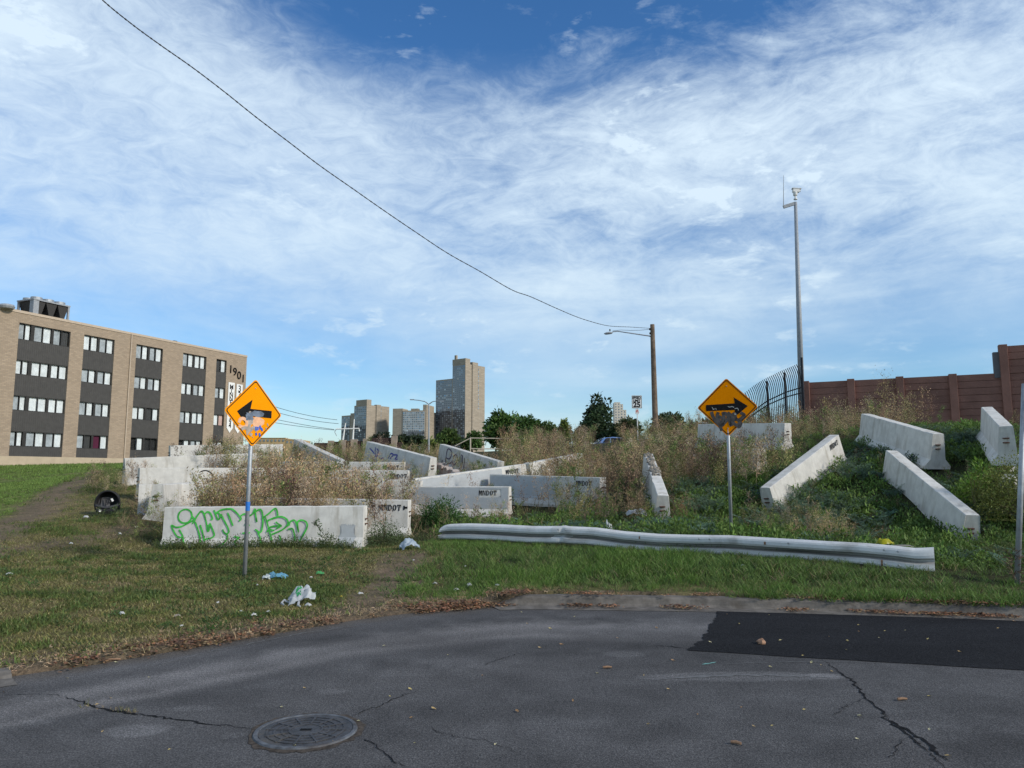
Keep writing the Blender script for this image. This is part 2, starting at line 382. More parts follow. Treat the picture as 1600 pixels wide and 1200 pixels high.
def hit(u, v_):                                  # where a photo pixel meets the ground
    a, b = ray(u, v_); Ds = np.concatenate([np.arange(3, 40, .05), np.arange(40, 90, .5)]); z = CAMZ + b * Ds; h = hgt(a * Ds, Ds)
    i = int(np.argmax(h >= z)) if (h >= z).any() else len(Ds) - 1
    return Vector((a * Ds[i], Ds[i], float(h[i])))

# ---------------------------------------------------------------- ground sheet
def axis(parts):
    o = []
    for a, b, st in parts: o.append(np.arange(a, b - 1e-6, st))
    return np.unique(np.round(np.concatenate(o + [np.array([parts[-1][1]])]), 4))
xs = axis([(-3000, -400, 400), (-400, -60, 40), (-60, -16, 1.0), (-16, -6, .25), (-6, 8, .125), (8, 18, .25), (18, 60, 1.0), (60, 400, 40), (400, 3000, 400)])
ys = axis([(-200, -20, 20), (-20, 2, 1), (2, 5.5, .25), (5.5, 12, .09), (12, 26, .18), (26, 60, .6), (60, 110, 3), (110, 500, 30), (500, 3000, 300)])
GX, GY = np.meshgrid(xs, ys); GZ = hgt(GX, GY)
nx, ny = len(xs), len(ys)
# path distance helpers (dirt tracks really worn into the lawn)
def segd(x, y, poly):
    d = np.full(np.shape(x), 1e9)
    for (a, b) in zip(poly[:-1], poly[1:]):
        ax, ay = a; bx, by = b; L2 = (bx - ax) ** 2 + (by - ay) ** 2
        t = np.clip(((x - ax) * (bx - ax) + (y - ay) * (by - ay)) / L2, 0, 1)
        d = np.minimum(d, np.hypot(x - ax - t * (bx - ax), y - ay - t * (by - ay)))
    return d
trackA = [tuple(hit(u, v_)[:2]) for u, v_ in [(-60, 858), (0, 838), (50, 806), (90, 772), (118, 752), (150, 738), (200, 733)]]
trackB = [tuple(hit(u, v_)[:2]) for u, v_ in [(-20, 868), (60, 855), (130, 843), (205, 828)]]
trackC = [tuple(hit(u, v_)[:2]) for u, v_ in [(560, 985), (600, 930), (625, 900), (632, 870)]]
def ground_rgb(x, y):
    n = fbm(x * .7, y * .7, 11); n2 = fbm(x * 3.1, y * 3.1, 21); n3 = fbm(x * 11, y * 11, 31, 3)
    green = np.array([.085, .105, .030]); olive = np.array([.165, .140, .070]); dirt = np.array([.175, .135, .10]); straw = np.array([.27, .21, .13])
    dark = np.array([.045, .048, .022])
    s = y - curby(x)
    c = olive[None] * np.ones(x.shape + (1,))
    lush = smooth(n * .5 + fbm(x * 2.6, y * 2.6, 12) * .5, .42, .60) * .6
    lush = np.maximum(lush, smooth(-x - y * .42, .2, 4.0) * smooth(y, 17, 22))     # brighter lawn beyond the track
    c = c * (1 - lush[..., None]) + green * lush[..., None]
    tx_ = np.interp(y, [p_[1] for p_ in trackA], [p_[0] for p_ in trackA]); vv = smooth(tx_ - x, .3, .9) * smooth(y, 12, 14) * (.6 + .4 * smooth(n2, .3, .6)); c = c * (1 - vv[..., None]) + np.array([.115, .165, .040]) * vv[..., None]
    k = smooth(n2, .52, .72) * .5 * smooth(-x, -1, 1.5); c = c * (1 - k[..., None]) + straw * k[..., None]
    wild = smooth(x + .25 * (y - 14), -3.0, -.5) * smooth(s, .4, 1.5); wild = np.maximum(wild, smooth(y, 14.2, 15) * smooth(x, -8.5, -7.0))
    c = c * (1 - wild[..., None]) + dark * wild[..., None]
    for tr, w, a in ((trackA, .42, .9), (trackB, .5, .75), (trackC, .62, .85)):
        wob = (n2 - .5) * 1.0
        wv = w * (1 if tr is not trackA else 1.3)
        k = a * (1 - smooth(segd(x, y, tr) + wob, wv * .45, wv * 1.3)); c = c * (1 - k[..., None]) + dirt * k[..., None]
    # bare strip along the road edge, wider on the curbless stretch
    wdt = .35 + .9 * smooth(-x, -.3, 1.2) * (0.6 + n)
    k = (1 - smooth(s + (n2 - .5) * .6, wdt * .4, wdt)) * .9; c = c * (1 - k[..., None]) + (dirt * .8) * k[..., None]
    c = c * (.62 + .55 * n3[..., None])
    return c
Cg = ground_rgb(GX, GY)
idx = np.arange(nx * ny).reshape(ny, nx)
Qg = np.stack([idx[:-1, :-1], idx[:-1, 1:], idx[1:, 1:], idx[1:, :-1]], -1).reshape(-1, 4)
m, t, b = principled('earth_and_turf', rough=.95, spec=.1)
a = t.nodes.new('ShaderNodeVertexColor'); a.layer_name = 'Col'
n1 = tnoise(t, 28, 6, .7, 'Object'); n2 = tnoise(t, 3.2, 6, .6, 'Object')
c = mixc(t, 1.0, a.outputs[0], mixc(t, sstep(t, n1, .3, .7), (.55, .55, .55), (1.45, 1.4, 1.3)), 'MULTIPLY')
c = mixc(t, 1.0, c, mixc(t, sstep(t, n2, .3, .7), (.8, .85, .8), (1.2, 1.15, 1.15)), 'MULTIPLY')
t.links.new(c, b.inputs['Base Color']); bump(t, b, n1, .8, .05); M['ground'] = m
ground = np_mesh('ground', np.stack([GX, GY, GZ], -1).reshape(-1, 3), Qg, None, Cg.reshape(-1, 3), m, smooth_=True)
tag(ground, kind='structure')

# ---------------------------------------------------------------- road
def road_rgb(x, y):
    n = fbm(x * .55, y * 1.1, 3, 5); n2 = fbm(x * 2.3, y * 2.3, 43, 4); s = curby(x) - y
    n4 = fbm(x * 7, y * 7, 53, 4); c = np.array([.0725, .0720, .0745])[None] * (0.62 + .76 * n[..., None]) * (.80 + .40 * n2[..., None]) * (.80 + .4 * n4[..., None]); n2 = n2 * .55 + n4 * .45
    # worn, paler band that follows the bend (tyre-polished)
    for off, w, a in ((1.25, .32, 1.1), (1.75, .16, .8), (.35, .25, .35), (2.9, .5, .28), (4.6, .8, .13)):
        k = a * np.exp(-((s - off + (n2 - .5) * .5) / w) ** 2) * (.4 + 1.1 * fbm(x * .9 + off * 9, y * .9, 77)) * (.35 + .65 * smooth(-x, -3, 2)); c = c * (1 + k[..., None] * np.array([1.05, 1.0, .95]))
    # blotches of scraped or filled surface
    for (u, v_, ru, rv, g) in ((215, 1142, 52, 13, .55), (1160, 1057, 150, 7, .6), (1290, 1057, 30, 5, .5), (365, 1149, 18, 5, .3), (1000, 1065, 60, 5, .25), (975, 1022, 30, 5, .35), (60, 1129, 30, 5, .3), (830, 995, 60, 10, .12),
                               (300, 1107, 40, 5, .3), (520, 1080, 30, 5, .2), (1440, 1140, 80, 20, .25)):
        p = G(u, v_); e1 = G(u + ru, v_); e2 = G(u, v_ + rv)
        d = np.hypot((x - p.x) / abs(e1.x - p.x), (y - p.y) / abs(e2.y - p.y)) + (n2 - .5) * 1.1 + (n - .5)
        k = g * (1 - smooth(d, .75, 1.1)); c = c * (1 + k[..., None])
    for (u, v_, ru, rv, g) in ((1560, 1165, 110, 35, .22), (870, 970, 140, 8, .25), (1000, 1010, 80, 8, .2), (620, 1040, 60, 12, .2), (760, 1110, 160, 25, .15), (60, 1090, 140, 12, -.12), (1300, 1175, 90, 25, .15)):
        p = G(u, v_); e1 = G(u + ru, v_); e2 = G(u, v_ + rv)
        d = np.hypot((x - p.x) / abs(e1.x - p.x), (y - p.y) / abs(e2.y - p.y)) + (n2 - .5) * .8
        k = g * (1 - smooth(d, .4, 1.15)); c = c * (1 - k[..., None])
    # dust and silt where the road meets the verge
    k = .6 * (1 - smooth(s + (n2 - .5) * .5, .02, .38)); c = c * (1 - k[..., None]) + np.array([.115, .10, .085]) * k[..., None]
    return c
def strip_mesh(name, xs_, y0, f_edge, nyy, z, rgb, mat):
    X = np.repeat(xs_[None], nyy, 0); e = f_edge(xs_)[None]; tt = np.linspace(0, 1, nyy)[:, None]; Y = y0 + (e - y0) * tt
    Cc = rgb(X, Y).reshape(-1, 3); n_x = len(xs_); ii = np.arange(n_x * nyy).reshape(nyy, n_x)
    Q = np.stack([ii[:-1, :-1], ii[:-1, 1:], ii[1:, 1:], ii[1:, :-1]], -1).reshape(-1, 4)
    return np_mesh(name, np.stack([X, Y, np.full(X.shape, z)], -1).reshape(-1, 3), Q, None, Cc, mat)
def asphalt(name, gain=1.0, sp=.12):
    m, t, b = principled(name, rough=.95, spec=sp)
    a = t.nodes.new('ShaderNodeVertexColor'); a.layer_name = 'Col'
    g1 = tnoise(t, 95, 2, .6); g2 = tnoise(t, 34, 4, .75); g3 = tnoise(t, 9, 5, .6)
    c = mixc(t, 1.0, a.outputs[0], mixc(t, sstep(t, g1, .32, .70), (.55, .55, .55), (1.50, 1.48, 1.45)), 'MULTIPLY')
    c = mixc(t, 1.0, c, mixc(t, sstep(t, g2, .3, .7), (.74, .74, .74), (1.28, 1.27, 1.25)), 'MULTIPLY')
    vo = t.nodes.new('ShaderNodeTexVoronoi'); vo.inputs['Scale'].default_value = 55; tcn = t.nodes.new('ShaderNodeTexCoord'); t.links.new(tcn.outputs['Object'], vo.inputs['Vector'])
    sp_ = sstep(t, vo.outputs['Distance'], .17, .07); rn = t.nodes.new('ShaderNodeSeparateColor'); t.links.new(vo.outputs['Color'], rn.inputs[0])
    k = math_(t, 'MULTIPLY', math_(t, 'MULTIPLY', sp_, sstep(t, rn.outputs[0], .86, .95)), .55)
    c = mixc(t, k, c, (.30, .29, .27))
    t.links.new(c, b.inputs['Base Color']); bump(t, b, math_(t, 'ADD', g1, math_(t, 'MULTIPLY', g2, .8)), .8, .008)
    return m
M['asphalt'] = asphalt('old_asphalt')
rx = np.concatenate([np.linspace(-58, -9, 60)[:-1], np.linspace(-9, 9, 620), np.linspace(9, 58, 60)[1:]])
near = rx[(rx > -12) & (rx < 12)]
road = strip_mesh('road', rx, -60.0, lambda x: np.minimum(curby(x) - .002, 1.5), 12, 0.0, road_rgb, M['asphalt']); tag(road, kind='structure')
r2 = strip_mesh('road_bend', near[(near > -9.0)], 1.5, lambda x: np.maximum(curby(x), 1.501) + .02, 300, 0.0, road_rgb, M['asphalt']); tag(r2, kind='structure')
# fresh patch, 5 mm proud, ragged left edge
M['patch'] = asphalt('fresh_asphalt', sp=.08)
def patch_rgb(x, y): return np.array([.0165, .017, .0195])[None] * (.75 + .5 * fbm(x * .8, y * 3, 9)[..., None]) * (.9 + .2 * fbm(x * 4, y * 4, 19)[..., None])
tl, bl, br = G(1112, 942.5), G(1078, 1017), G(1600, 1048)
pxs = []; rows = 46; V_ = []; 
for j in range(rows):
    tj = j / (rows - 1); yb = bl.y + (tl.y - bl.y) * tj
    xl = bl.x + (tl.x - bl.x) * tj + (fbm(np.array([j * .9]), np.array([3.3]), 5)[0] - .5) * .12 + random.uniform(-.015, .015) + (.03 if (j // 9) % 2 else 0)
    for i in range(160):
        ti = i / 159; x = xl + (14 - xl) * ti
        low_ = bl.y + (br.y - bl.y) / (br.x - bl.x) * (x - bl.x) + (fbm(np.array([x * 3.]), np.array([1.]), 6)[0] - .5) * .04
        top_ = float(curby(x)) - .03
        V_.append((x, low_ + (top_ - low_) * tj, .005))
V_ = np.array(V_); ii = np.arange(rows * 160).reshape(rows, 160); Q = np.stack([ii[:-1, :-1], ii[:-1, 1:], ii[1:, 1:], ii[1:, :-1]], -1).reshape(-1, 4)
pt_ = np_mesh('road_patch', V_, Q, None, patch_rgb(V_[:, 0], V_[:, 1]), M['patch']); tag(pt_, kind='structure')
# cracks: narrow ribbons of dark grit
M['crack'] = weathered('crack_dark_grit', (.012, .012, .013), .95, .3, 40, spec=.1)
M['sealer'] = weathered('old_crack_filler', (.13, .13, .13), .9, .2, 20, spec=.2)
def crack(name, pix, w, mat, seed, z=.004, jit=.011, tap=True):
    r = random.Random(seed); P_ = []
    g = [G(u, v_) for u, v_ in pix]
    for a_, b_ in zip(g[:-1], g[1:]):
        n_ = max(2, int((b_ - a_).length / .035))
        for i in range(n_): P_.append(a_.lerp(b_, i / n_) + Vector((r.gauss(0, jit), r.gauss(0, jit), 0)))
    P_.append(g[-1]); n_ = len(P_); vs = []; 
    for i, p in enumerate(P_):
        t_ = (P_[min(i + 1, n_ - 1)] - P_[max(0, i - 1)]).normalized(); s_ = Vector((-t_.y, t_.x, 0))
        ww = w * r.uniform(.3, 1.3) * (min(1, 4 * min(i, n_ - 1 - i) / n_ + .12) if tap else 1)
        vs += [(p.x + s_.x * ww, p.y + s_.y * ww, z), (p.x - s_.x * ww, p.y - s_.y * ww, z)]
    mb = MB(); mb.add(vs, [(2 * i, 2 * i + 1, 2 * i + 3, 2 * i + 2) for i in range(n_ - 1)]); o = mb.build(name, mat); tag(o, kind='structure'); return o
crack('road_crack', [(100, 1087), (150, 1107), (205, 1115), (260, 1122), (330, 1132), (395, 1138)], .011, M['crack'], 1)
crack('road_crack', [(545, 1120), (590, 1104), (655, 1078)], .004, M['crack'], 2)
crack('road_crack', [(545, 1150), (590, 1164), (610, 1185), (640, 1200)], .004, M['crack'], 3)
crack('road_crack', [(1285, 1032), (1330, 1063), (1355, 1092), (1385, 1122), (1420, 1150), (1460, 1185), (1490, 1215)], .008, M['crack'], 4)
crack('road_crack', [(1385, 1122), (1440, 1155), (1480, 1190)], .015, M['crack'], 14, .0045)
crack('road_crack', [(740, 1045), (790, 1027), (830, 1018)], .004, M['crack'], 5)
crack('road_crack', [(1020, 1009), (1050, 1011), (1080, 1014)], .006, M['crack'], 6)
crack('road_crack', [(1355, 1092), (1330, 1100), (1300, 1120)], .003, M['crack'], 24)
crack('road_crack', [(640, 1125), (700, 1150), (760, 1158), (820, 1180)], .0025, M['crack'], 25)
crack('road_crack', [(0, 1088), (50, 1084), (100, 1087)], .004, M['crack'], 26)
crack('road_crack', [(1420, 1150), (1400, 1165), (1390, 1190)], .003, M['crack'], 27)
crack('road_crack', [(1285, 1032), (1290, 1020)], .003, M['crack'], 28)
crack('road_scrape', [(200, 1050), (330, 1018), (470, 990), (600, 972)], .010, M['sealer'], 37, .003, .01)
crack('road_scrape', [(1020, 1063), (1080, 1058), (1160, 1055), (1240, 1056), (1300, 1060)], .030, M['sealer'], 7, .003, .008)
crack('road_scrape', [(1100, 1040), (1180, 1036), (1260, 1034), (1340, 1035)], .006, M['sealer'], 8, .003, .004)
M['turq'] = weathered('turquoise_marking_paint', (.14, .30, .27), .7, .3, 30)
crack('road_paint', [(1098, 1039), (1108, 1037), (1119, 1035)], .020, M['turq'], 9, .004, .006)
# curb
M['curb'] = weathered('old_curb_concrete', (.135, .122, .108), .95, .3, 7, dirt=(.08, .068, .055), dirt_amt=.85, bmp=.6, grit=45)
def curb(name, x0, x1, zt, broken=()):
    mb = MB(); X = np.arange(x0, x1, .08); prof = [(-.30, .004), (-.06, .010), (-.03, .03), (0, zt * .8), (.03, zt), (.15, zt), (.155, -.05)]
    vs = []
    for x in X:
        y = float(curby(x)); sl = (float(curby(x + .05)) - float(curby(x - .05))) / .1; nl = math.hypot(1, sl)
        j = (fbm(np.array([x * 3.]), np.array([0.]), 2)[0] - .5) * .05
        for (o_, z_) in prof: vs.append((x - sl / nl * o_, y + o_ / nl + (j if o_ > -.1 else 0), (z_ if o_ < -.05 else z_ * float(smooth(x, x0, x0 + .5))) - (abs(j) * .5 if z_ > .05 else 0)))
    k = len(prof); mb.add(vs, [(i * k + a_, (i + 1) * k + a_, (i + 1) * k + a_ + 1, i * k + a_ + 1) for i in range(len(X) - 1) for a_ in range(k - 1)])
    o = mb.build(name, M['curb']); tag(o, kind='structure'); return o
curb('curb', -.25, 16, .115)
curb('curb', -5.4, -3.95, .05)
# ---------------------------------------------------------------- barriers
PROF = [(-.285, 0), (-.285, .07), (-.168, .23), (-.120, BH - .012), (-.108, BH), (.108, BH), (.120, BH - .012), (.168, .23), (.285, .07), (.285, 0)]
def prof_y(z):
    for (y0, z0), (y1, z1) in zip(PROF[:4], PROF[1:5]):
        if z0 <= z <= z1 and z1 > z0: return abs(y0 + (y1 - y0) * (z - z0) / (z1 - z0))
    return .285
def barrier_mesh(seed):
    r = random.Random(seed); n = 24; vs = []; fs = []; k = len(PROF)
    for i in range(n + 1):
        x = BL * i / n
        for j, (y, z) in enumerate(PROF):
            dx_ = 0
            if i in (0, n): dx_ = r.uniform(-.012, .012)
            vs.append((x + dx_, y + r.gauss(0, .0012), z + r.gauss(0, .0015) - (r.uniform(0, .018) if (z > .7 and r.random() < .10) else 0)))
    fs = [(i * k + j, i * k + j + 1, (i + 1) * k + j + 1, (i + 1) * k + j) for i in range(n) for j in range(k - 1)]
    fs += [tuple(range(k - 1, -1, -1)), tuple(n * k + j for j in range(k))]
    me = bpy.data.meshes.new('jersey_barrier'); me.from_pydata(vs, [], fs); me.update(); me.materials.append(M['concrete']); return me
BM_ = [barrier_mesh(i) for i in range(4)]
def side_of(b):                                  # which long face looks at the camera: sign of local y
    mid = (b['A'] + b['B']) / 2; return 1 if (Vector((0, 0, CAMZ)) - mid).dot(b['s']) > 0 else -1
def onface(s, z, side, off=.003): return Vector((s, side * (prof_y(max(0, min(BH - .001, z))) + off + .004), z))
def ribbon(pts, w, side, off, jit=0):            # a painted stroke that follows the face
    mb = MB(); fine = []
    for a_, b_ in zip(pts[:-1], pts[1:]):
        n_ = max(1, int(math.hypot(b_[0] - a_[0], b_[1] - a_[1]) / .03))
        fine += [(a_[0] + (b_[0] - a_[0]) * i / n_, a_[1] + (b_[1] - a_[1]) * i / n_) for i in range(n_)]
    fine.append(pts[-1]); n_ = len(fine); vs = []
    for i, p in enumerate(fine):
        q0 = fine[max(0, i - 1)]; q1 = fine[min(n_ - 1, i + 1)]; d = math.hypot(q1[0] - q0[0], q1[1] - q0[1]) or 1
        nx_, nz_ = -(q1[1] - q0[1]) / d, (q1[0] - q0[0]) / d; ww = w * (.55 if i in (0, n_ - 1) else random.uniform(.88, 1.12))
        vs += [onface(p[0] + nx_ * ww / 2, p[1] + nz_ * ww / 2, side, off), onface(p[0] - nx_ * ww / 2, p[1] - nz_ * ww / 2, side, off)]
    mb.add(vs, [(2 * i, 2 * i + 1, 2 * i + 3, 2 * i + 2) for i in range(n_ - 1)]); return mb
def curve(pts, m=5):                             # Catmull-Rom
    if len(pts) < 3: return pts
    o = []; q = [pts[0]] + list(pts) + [pts[-1]]
    for i in range(1, len(q) - 2):
        p0, p1, p2, p3 = q[i - 1:i + 3]
        for j in range(m):
            t_ = j / m; o.append(tuple(.5 * (2 * p1[c] + (p2[c] - p0[c]) * t_ + (2 * p0[c] - 5 * p1[c] + 4 * p2[c] - p3[c]) * t_ ** 2 + (3 * p1[c] - p0[c] - 3 * p2[c] + p3[c]) * t_ ** 3) for c in (0, 1)))
    return o + [pts[-1]]
def multi(strokes, w, side, off=.004, dz=.0004):
    mb = MB()
    for i, s_ in enumerate(strokes):
        r = ribbon(curve(s_), w, side, off + dz * i); mb.add(r.v, r.f)
    return mb
# stencil letters, unit cell 1 x 1.15, heavy slab shapes with stencil gaps
def q(x0, x1, z0, z1): return [(x0, z0), (x1, z0), (x1, z1), (x0, z1)]
LET = {'M': [q(.02, .24, 0, 1), q(.76, .98, 0, 1), [(.26, 1), (.26, .72), (.46, .08), (.54, .08), (.40, 1)][:5], [(.74, 1), (.60, 1), (.50, .45), (.56, .20), (.74, .72)]],
       'N': [q(.06, .24, 0, 1), q(.76, .92, 0, 1), [(.26, 1), (.26, .78), (.74, 0), (.74, .26), (.40, 1)]],
       'D': [q(.06, .32, 0, 1), [(.38, 0), (.66, .04), (.66, .26), (.38, .18)], [(.38, 1), (.38, .82), (.66, .74), (.66, .96)], [(.68, .08), (.92, .28), (.92, .72), (.68, .92)]],
       'O': [[(.08, .28), (.30, .04), (.44, 0), (.44, .16), (.34, .32), (.34, .68), (.44, .84), (.44, 1), (.30, .96), (.08, .72)], [(.92, .28), (.92, .72), (.70, .96), (.56, 1), (.56, .84), (.66, .68), (.66, .32), (.56, .16), (.56, 0), (.70, .04)]],
       'T': [q(.37, .63, 0, .74), q(.04, .34, .78, 1), q(.37, .63, .78, 1), q(.66, .96, .78, 1), q(.04, .14, .56, .77), q(.86, .96, .56, .77)]}
def stencil(text, s0, z0, cw, chh, side, extra=()):
    mb = MB(); flip = side > 0                   # seen from +y the x axis runs right to left
    for i, ch in enumerate(text):
        for poly in LET[ch]:
            pl = [((s0 + (i + x * .93) * cw) if not flip else (s0 - (i + x * .93) * cw), z0 + z * chh) for x, z in poly]
            vs = [onface(x, z, side, .0045) for x, z in pl]; mb.add(vs, [tuple(range(len(vs)))])
    for x, z, w_, h_ in extra:
        x0 = s0 + x * (1 if not flip else -1); mb.add([onface(x0, z, side, .0045), onface(x0 + w_, z, side, .0045), onface(x0 + w_, z + h_, side, .0045), onface(x0, z + h_, side, .0045)], [(0, 1, 2, 3)])
    return mb
def face_patch(s0, s1, z0, z1, side, off=.0018, rag=.01, seed=0):
    r = random.Random(seed); n_ = 40; zs = [z0 + (z1 - z0) * i / 8 for i in range(9)]; vs = []
    for i in range(n_ + 1):
        s_ = s0 + (s1 - s0) * i / n_
        for j, z in enumerate(zs): vs.append(onface(s_ + (r.uniform(-rag, rag) if i in (0, n_) else 0), z + (r.uniform(-rag, rag) if j in (0, 8) else 0), side, off))
    mb = MB(); mb.add(vs, [(i * 9 + j, i * 9 + j + 1, (i + 1) * 9 + j + 1, (i + 1) * 9 + j) for i in range(n_) for j in range(8)]); return mb
slotmb = MB(); slotmb.box(-.022, .014, -.062, .045, -.012, .012); slotmb.tube([(-.01, -.055, .0), (-.035, -.02, 0), (-.035, .03, 0), (-.01, .05, 0)], .011, 6)
slot_me = None
bobj = {}
for i, (k, b) in enumerate(BAR.items()):
    o = bpy.data.objects.new('jersey_barrier', BM_[i % 4]); COL.objects.link(o)
    Mx = Matrix((( b['x'].x, b['s'].x, b['up'].x, b['bA'].x), (b['x'].y, b['s'].y, b['up'].y, b['bA'].y), (b['x'].z, b['s'].z, b['up'].z, b['bA'].z), (0, 0, 0, 1)))
    o.matrix_world = Mx; tag(o, b['label'], 'concrete barrier', 'concrete barriers dumped on the slope'); bobj[k] = o; b['side'] = side_of(b); b['o'] = o
    for e, (x0, sg) in enumerate(((0, 1), (BL, -1))):
        for z_ in (.56, .47):
            if slot_me is None:
                so = slotmb.build('connector_loop', M['rust'], o); slot_me = so.data
            else:
                so = bpy.data.objects.new('connector_loop', slot_me); COL.objects.link(so); so.parent = o
            so.location = (x0, 0.02, z_); so.rotation_euler = (0, R(6), 0 if sg > 0 else PI)
def letters(k, text, frac, h=.13, cw=.098, z0=.58, extra=(), at_A=True):
    b = BAR[k]; sd = b['side']; mb = stencil(text, frac * BL, z0, cw, h, sd, extra); mb.build('stencil_lettering', M['blackpaint'], b['o'])
# start positions are along the face as read by the viewer
def start(k, u):                                 # fraction along barrier where photo column u crosses its top line
    b = BAR[k]; A, B = b['A'], b['B']; best = min(range(401), key=lambda i: abs(((A.lerp(B, i / 400)).x / (A.lerp(B, i / 400)).y) - ray(u, 740)[0])); return best / 400
letters('clean', 'MNDOT', start('clean', 751)); letters('behind_front', 'MNDOT', start('behind_front', 596), extra=((-.12, .60, .03, .09), (.56, .60, .03, .09), (.62, .63, .06, .04)))
letters('row_f', 'MNDOT', start('row_f', 611)); letters('row_e', 'MNDOT', start('row_e', 600), extra=((.58, .66, .05, .02),))
letters('long_slant', 'MNDOT', start('long_slant', 785)); letters('bright', 'MNDOT', start('bright', 1289), z0=.60)
letters('buried', 'MNDOT', start('buried', 905))
# green tag on the front barrier (traced stroke by stroke, in the barrier's own metres)
def Zp(x, y): return ((x - 60) / 1498 * BL, BH - (y - 98) / 393)
GS = [[(222 + 52 * math.cos(a / 10 * 2 * PI), 165 + 50 * math.sin(a / 10 * 2 * PI)) for a in range(11)],
 [(275,165),(290,190),(250,215),(200,240),(160,245),(125,232),(150,280),(185,318),(215,312),(205,290),(185,262)],[(285,185),(300,190),(280,222)],[(215,312),(230,345),(245,370)],
 [(300,190),(315,160),(340,130),(360,145),(385,210),(400,272),(412,262),(405,225)],[(300,205),(330,270),(350,330),(360,365)],[(340,228),(362,280),(378,330),(392,345)],
 [(362,160),(385,135),(410,145),(430,185),(415,190)],[(412,215),(440,270),(452,305),(430,325),(400,330),(380,345)],[(435,120),(455,160),(470,190),(485,180),(480,150),(455,135)],
 [(450,150),(480,125),(520,115),(570,112)],[(490,150),(520,200),(550,250),(560,280),(545,295),(525,285),(512,262)],[(545,290),(552,330),(530,365),(505,380)],[(540,140),(565,190),(588,238)],
 [(570,112),(600,135),(630,165),(645,185),(630,205)],[(640,165),(670,150),(700,165),(730,150),(745,115),(750,150),(765,210),(755,180)],[(680,190),(712,240)],[(705,195),(675,235)],
 [(600,315),(640,325),(615,345),(635,375)],[(660,290),(720,288)],[(690,295),(700,340),(712,370)],[(745,140),(780,118),(800,140),(810,200),(805,270),(790,285),(755,262)],[(775,280),(800,330),(820,375)],
 [(800,185),(850,150),(900,112),(920,170)],[(820,165),(840,210),(860,270),(880,325),(890,345)],[(840,205),(880,185),(940,172),(985,190),(998,225),(970,260),(920,285),(880,300)],
 [(860,250),(900,240),(950,240),(925,225),(905,210)],[(950,240),(910,262)],[(845,285),(860,265),(900,275)],[(1000,265),(1035,262),(1055,320),(1060,350)],
 [(1005,240),(1015,210),(1040,198),(1060,220),(1080,285),(1070,215),(1100,198),(1135,215),(1142,250),(1120,300),(1095,345)],[(940,305),(955,345)]]
bf = BAR['front']; sd = bf['side']
multi([[Zp(*p) for p in s_] for s_ in GS], .030, sd).build('spray_tag', M['greenspray'], bf['o'])
face_patch(3.38, 3.66, .10, .46, sd, .0018, .03, 4).build('paint_smear', M['greypaint'], bf['o'])
def facegraf(k, strokes, w, mat): multi(strokes, w, BAR[k]['side'], .004).build('spray_tag', mat, BAR[k]['o'])
# A end of the tipped ones is the low near end, so the raised end is s near BL
for grp_ in ([[(3.55, .62), (3.35, .55), (3.2, .48)], [(3.2, .70), (3.12, .45), (3.0, .42), (2.98, .60), (3.1, .66)]], [[(2.85, .38), (2.75, .36), (2.62, .42), (2.62, .3)]], [[(2.3, .45), (2.2, .62), (2.05, .6), (2.2, .45)], [(2.05, .6), (1.8, .62), (1.9, .48), (1.75, .5)]]):
    facegraf('slope_mid', grp_, .045, M['bluespray'])
facegraf('slope_right', [[(3.2, .1), (3.22, .7), (2.9, .66), (2.95, .42), (3.2, .4)], [(3.2, .12), (2.8, .3)], [(2.75, .5), (2.6, .62), (2.45, .45), (2.6, .25), (2.8, .35)], [(2.3, .1), (2.1, .3), (2.15, .62), (2.25, .66)], [(2.0, .6), (1.95, .2), (2.1, .05)], [(3.45, .3), (3.4, .05), (3.3, .02)]], .045, M['violetspray'])
facegraf('slope_left', [[(3.6, .4), (3.4, .66), (3.2, .5), (3.4, .35), (3.1, .6)], [(3.0, .4), (2.8, .62), (2.7, .4)]], .04, M['violetspray'])
facegraf('row_b', [[(1.45, .70), (1.6, .74), (1.75, .66), (1.8, .5), (1.65, .42)], [(1.6, .55), (1.7, .38), (1.85, .3)]], .03, M['blackpaint'])
facegraf('clean', [[(3.7, .3), (3.68, .5)]], .01, M['blackpaint'])
# cover-up paint
def cover(k, s0, s1, z0, z1, sdd=0): face_patch(s0, s1, z0, z1, BAR[k]['side'], .0018, .008, sdd).build('cover_paint', M['greypaint'], BAR[k]['o'])
b = BAR['clean']; cover('clean', .78, 3.80, .26, .78, 1); cover('clean', .02, .20, .26, .78, 2); cover('clean', .20, .78, .26, .53, 3); cover('clean', .20, .78, .74, .78, 5)
cover('buried', 1.4, 3.78, .2, .76, 4)
cover('long_slant', .9, 3.78, .2, .77, 6)
cover('row_g', 2.0, 2.2, .2, .7, 8)
# rubble is broken: bend a copy of its mesh
me = BAR['rubble']['o'].data.copy(); BAR['rubble']['o'].data = me
for vtx in me.vertices:
    vtx.co.y += random.uniform(-.05, .05); vtx.co.z *= random.uniform(.82, 1.0)
me.materials[0] = weathered('crumbled_concrete', (.36, .31, .27), .9, .3, 7, dirt=(.22, .08, .04), dirt_amt=.8, bmp=.9, grit=30)
# scabs of soil on the narrow one
nb = BAR['narrow']; mb = MB(); rr = random.Random(3)
for i in range(70):
    s_ = rr.uniform(1.6, 3.75); y_ = rr.uniform(-.10, .10); h_ = rr.uniform(.02, .07); mb.lathe([(h_, 0), (h_ * .8, h_ * .5), (h_ * .3, h_ * .8)], 6, (s_, y_, BH))
mb.build('soil_crust', weathered('crusted_soil', (.26, .23, .19), .95, .4, 20), nb['o'])

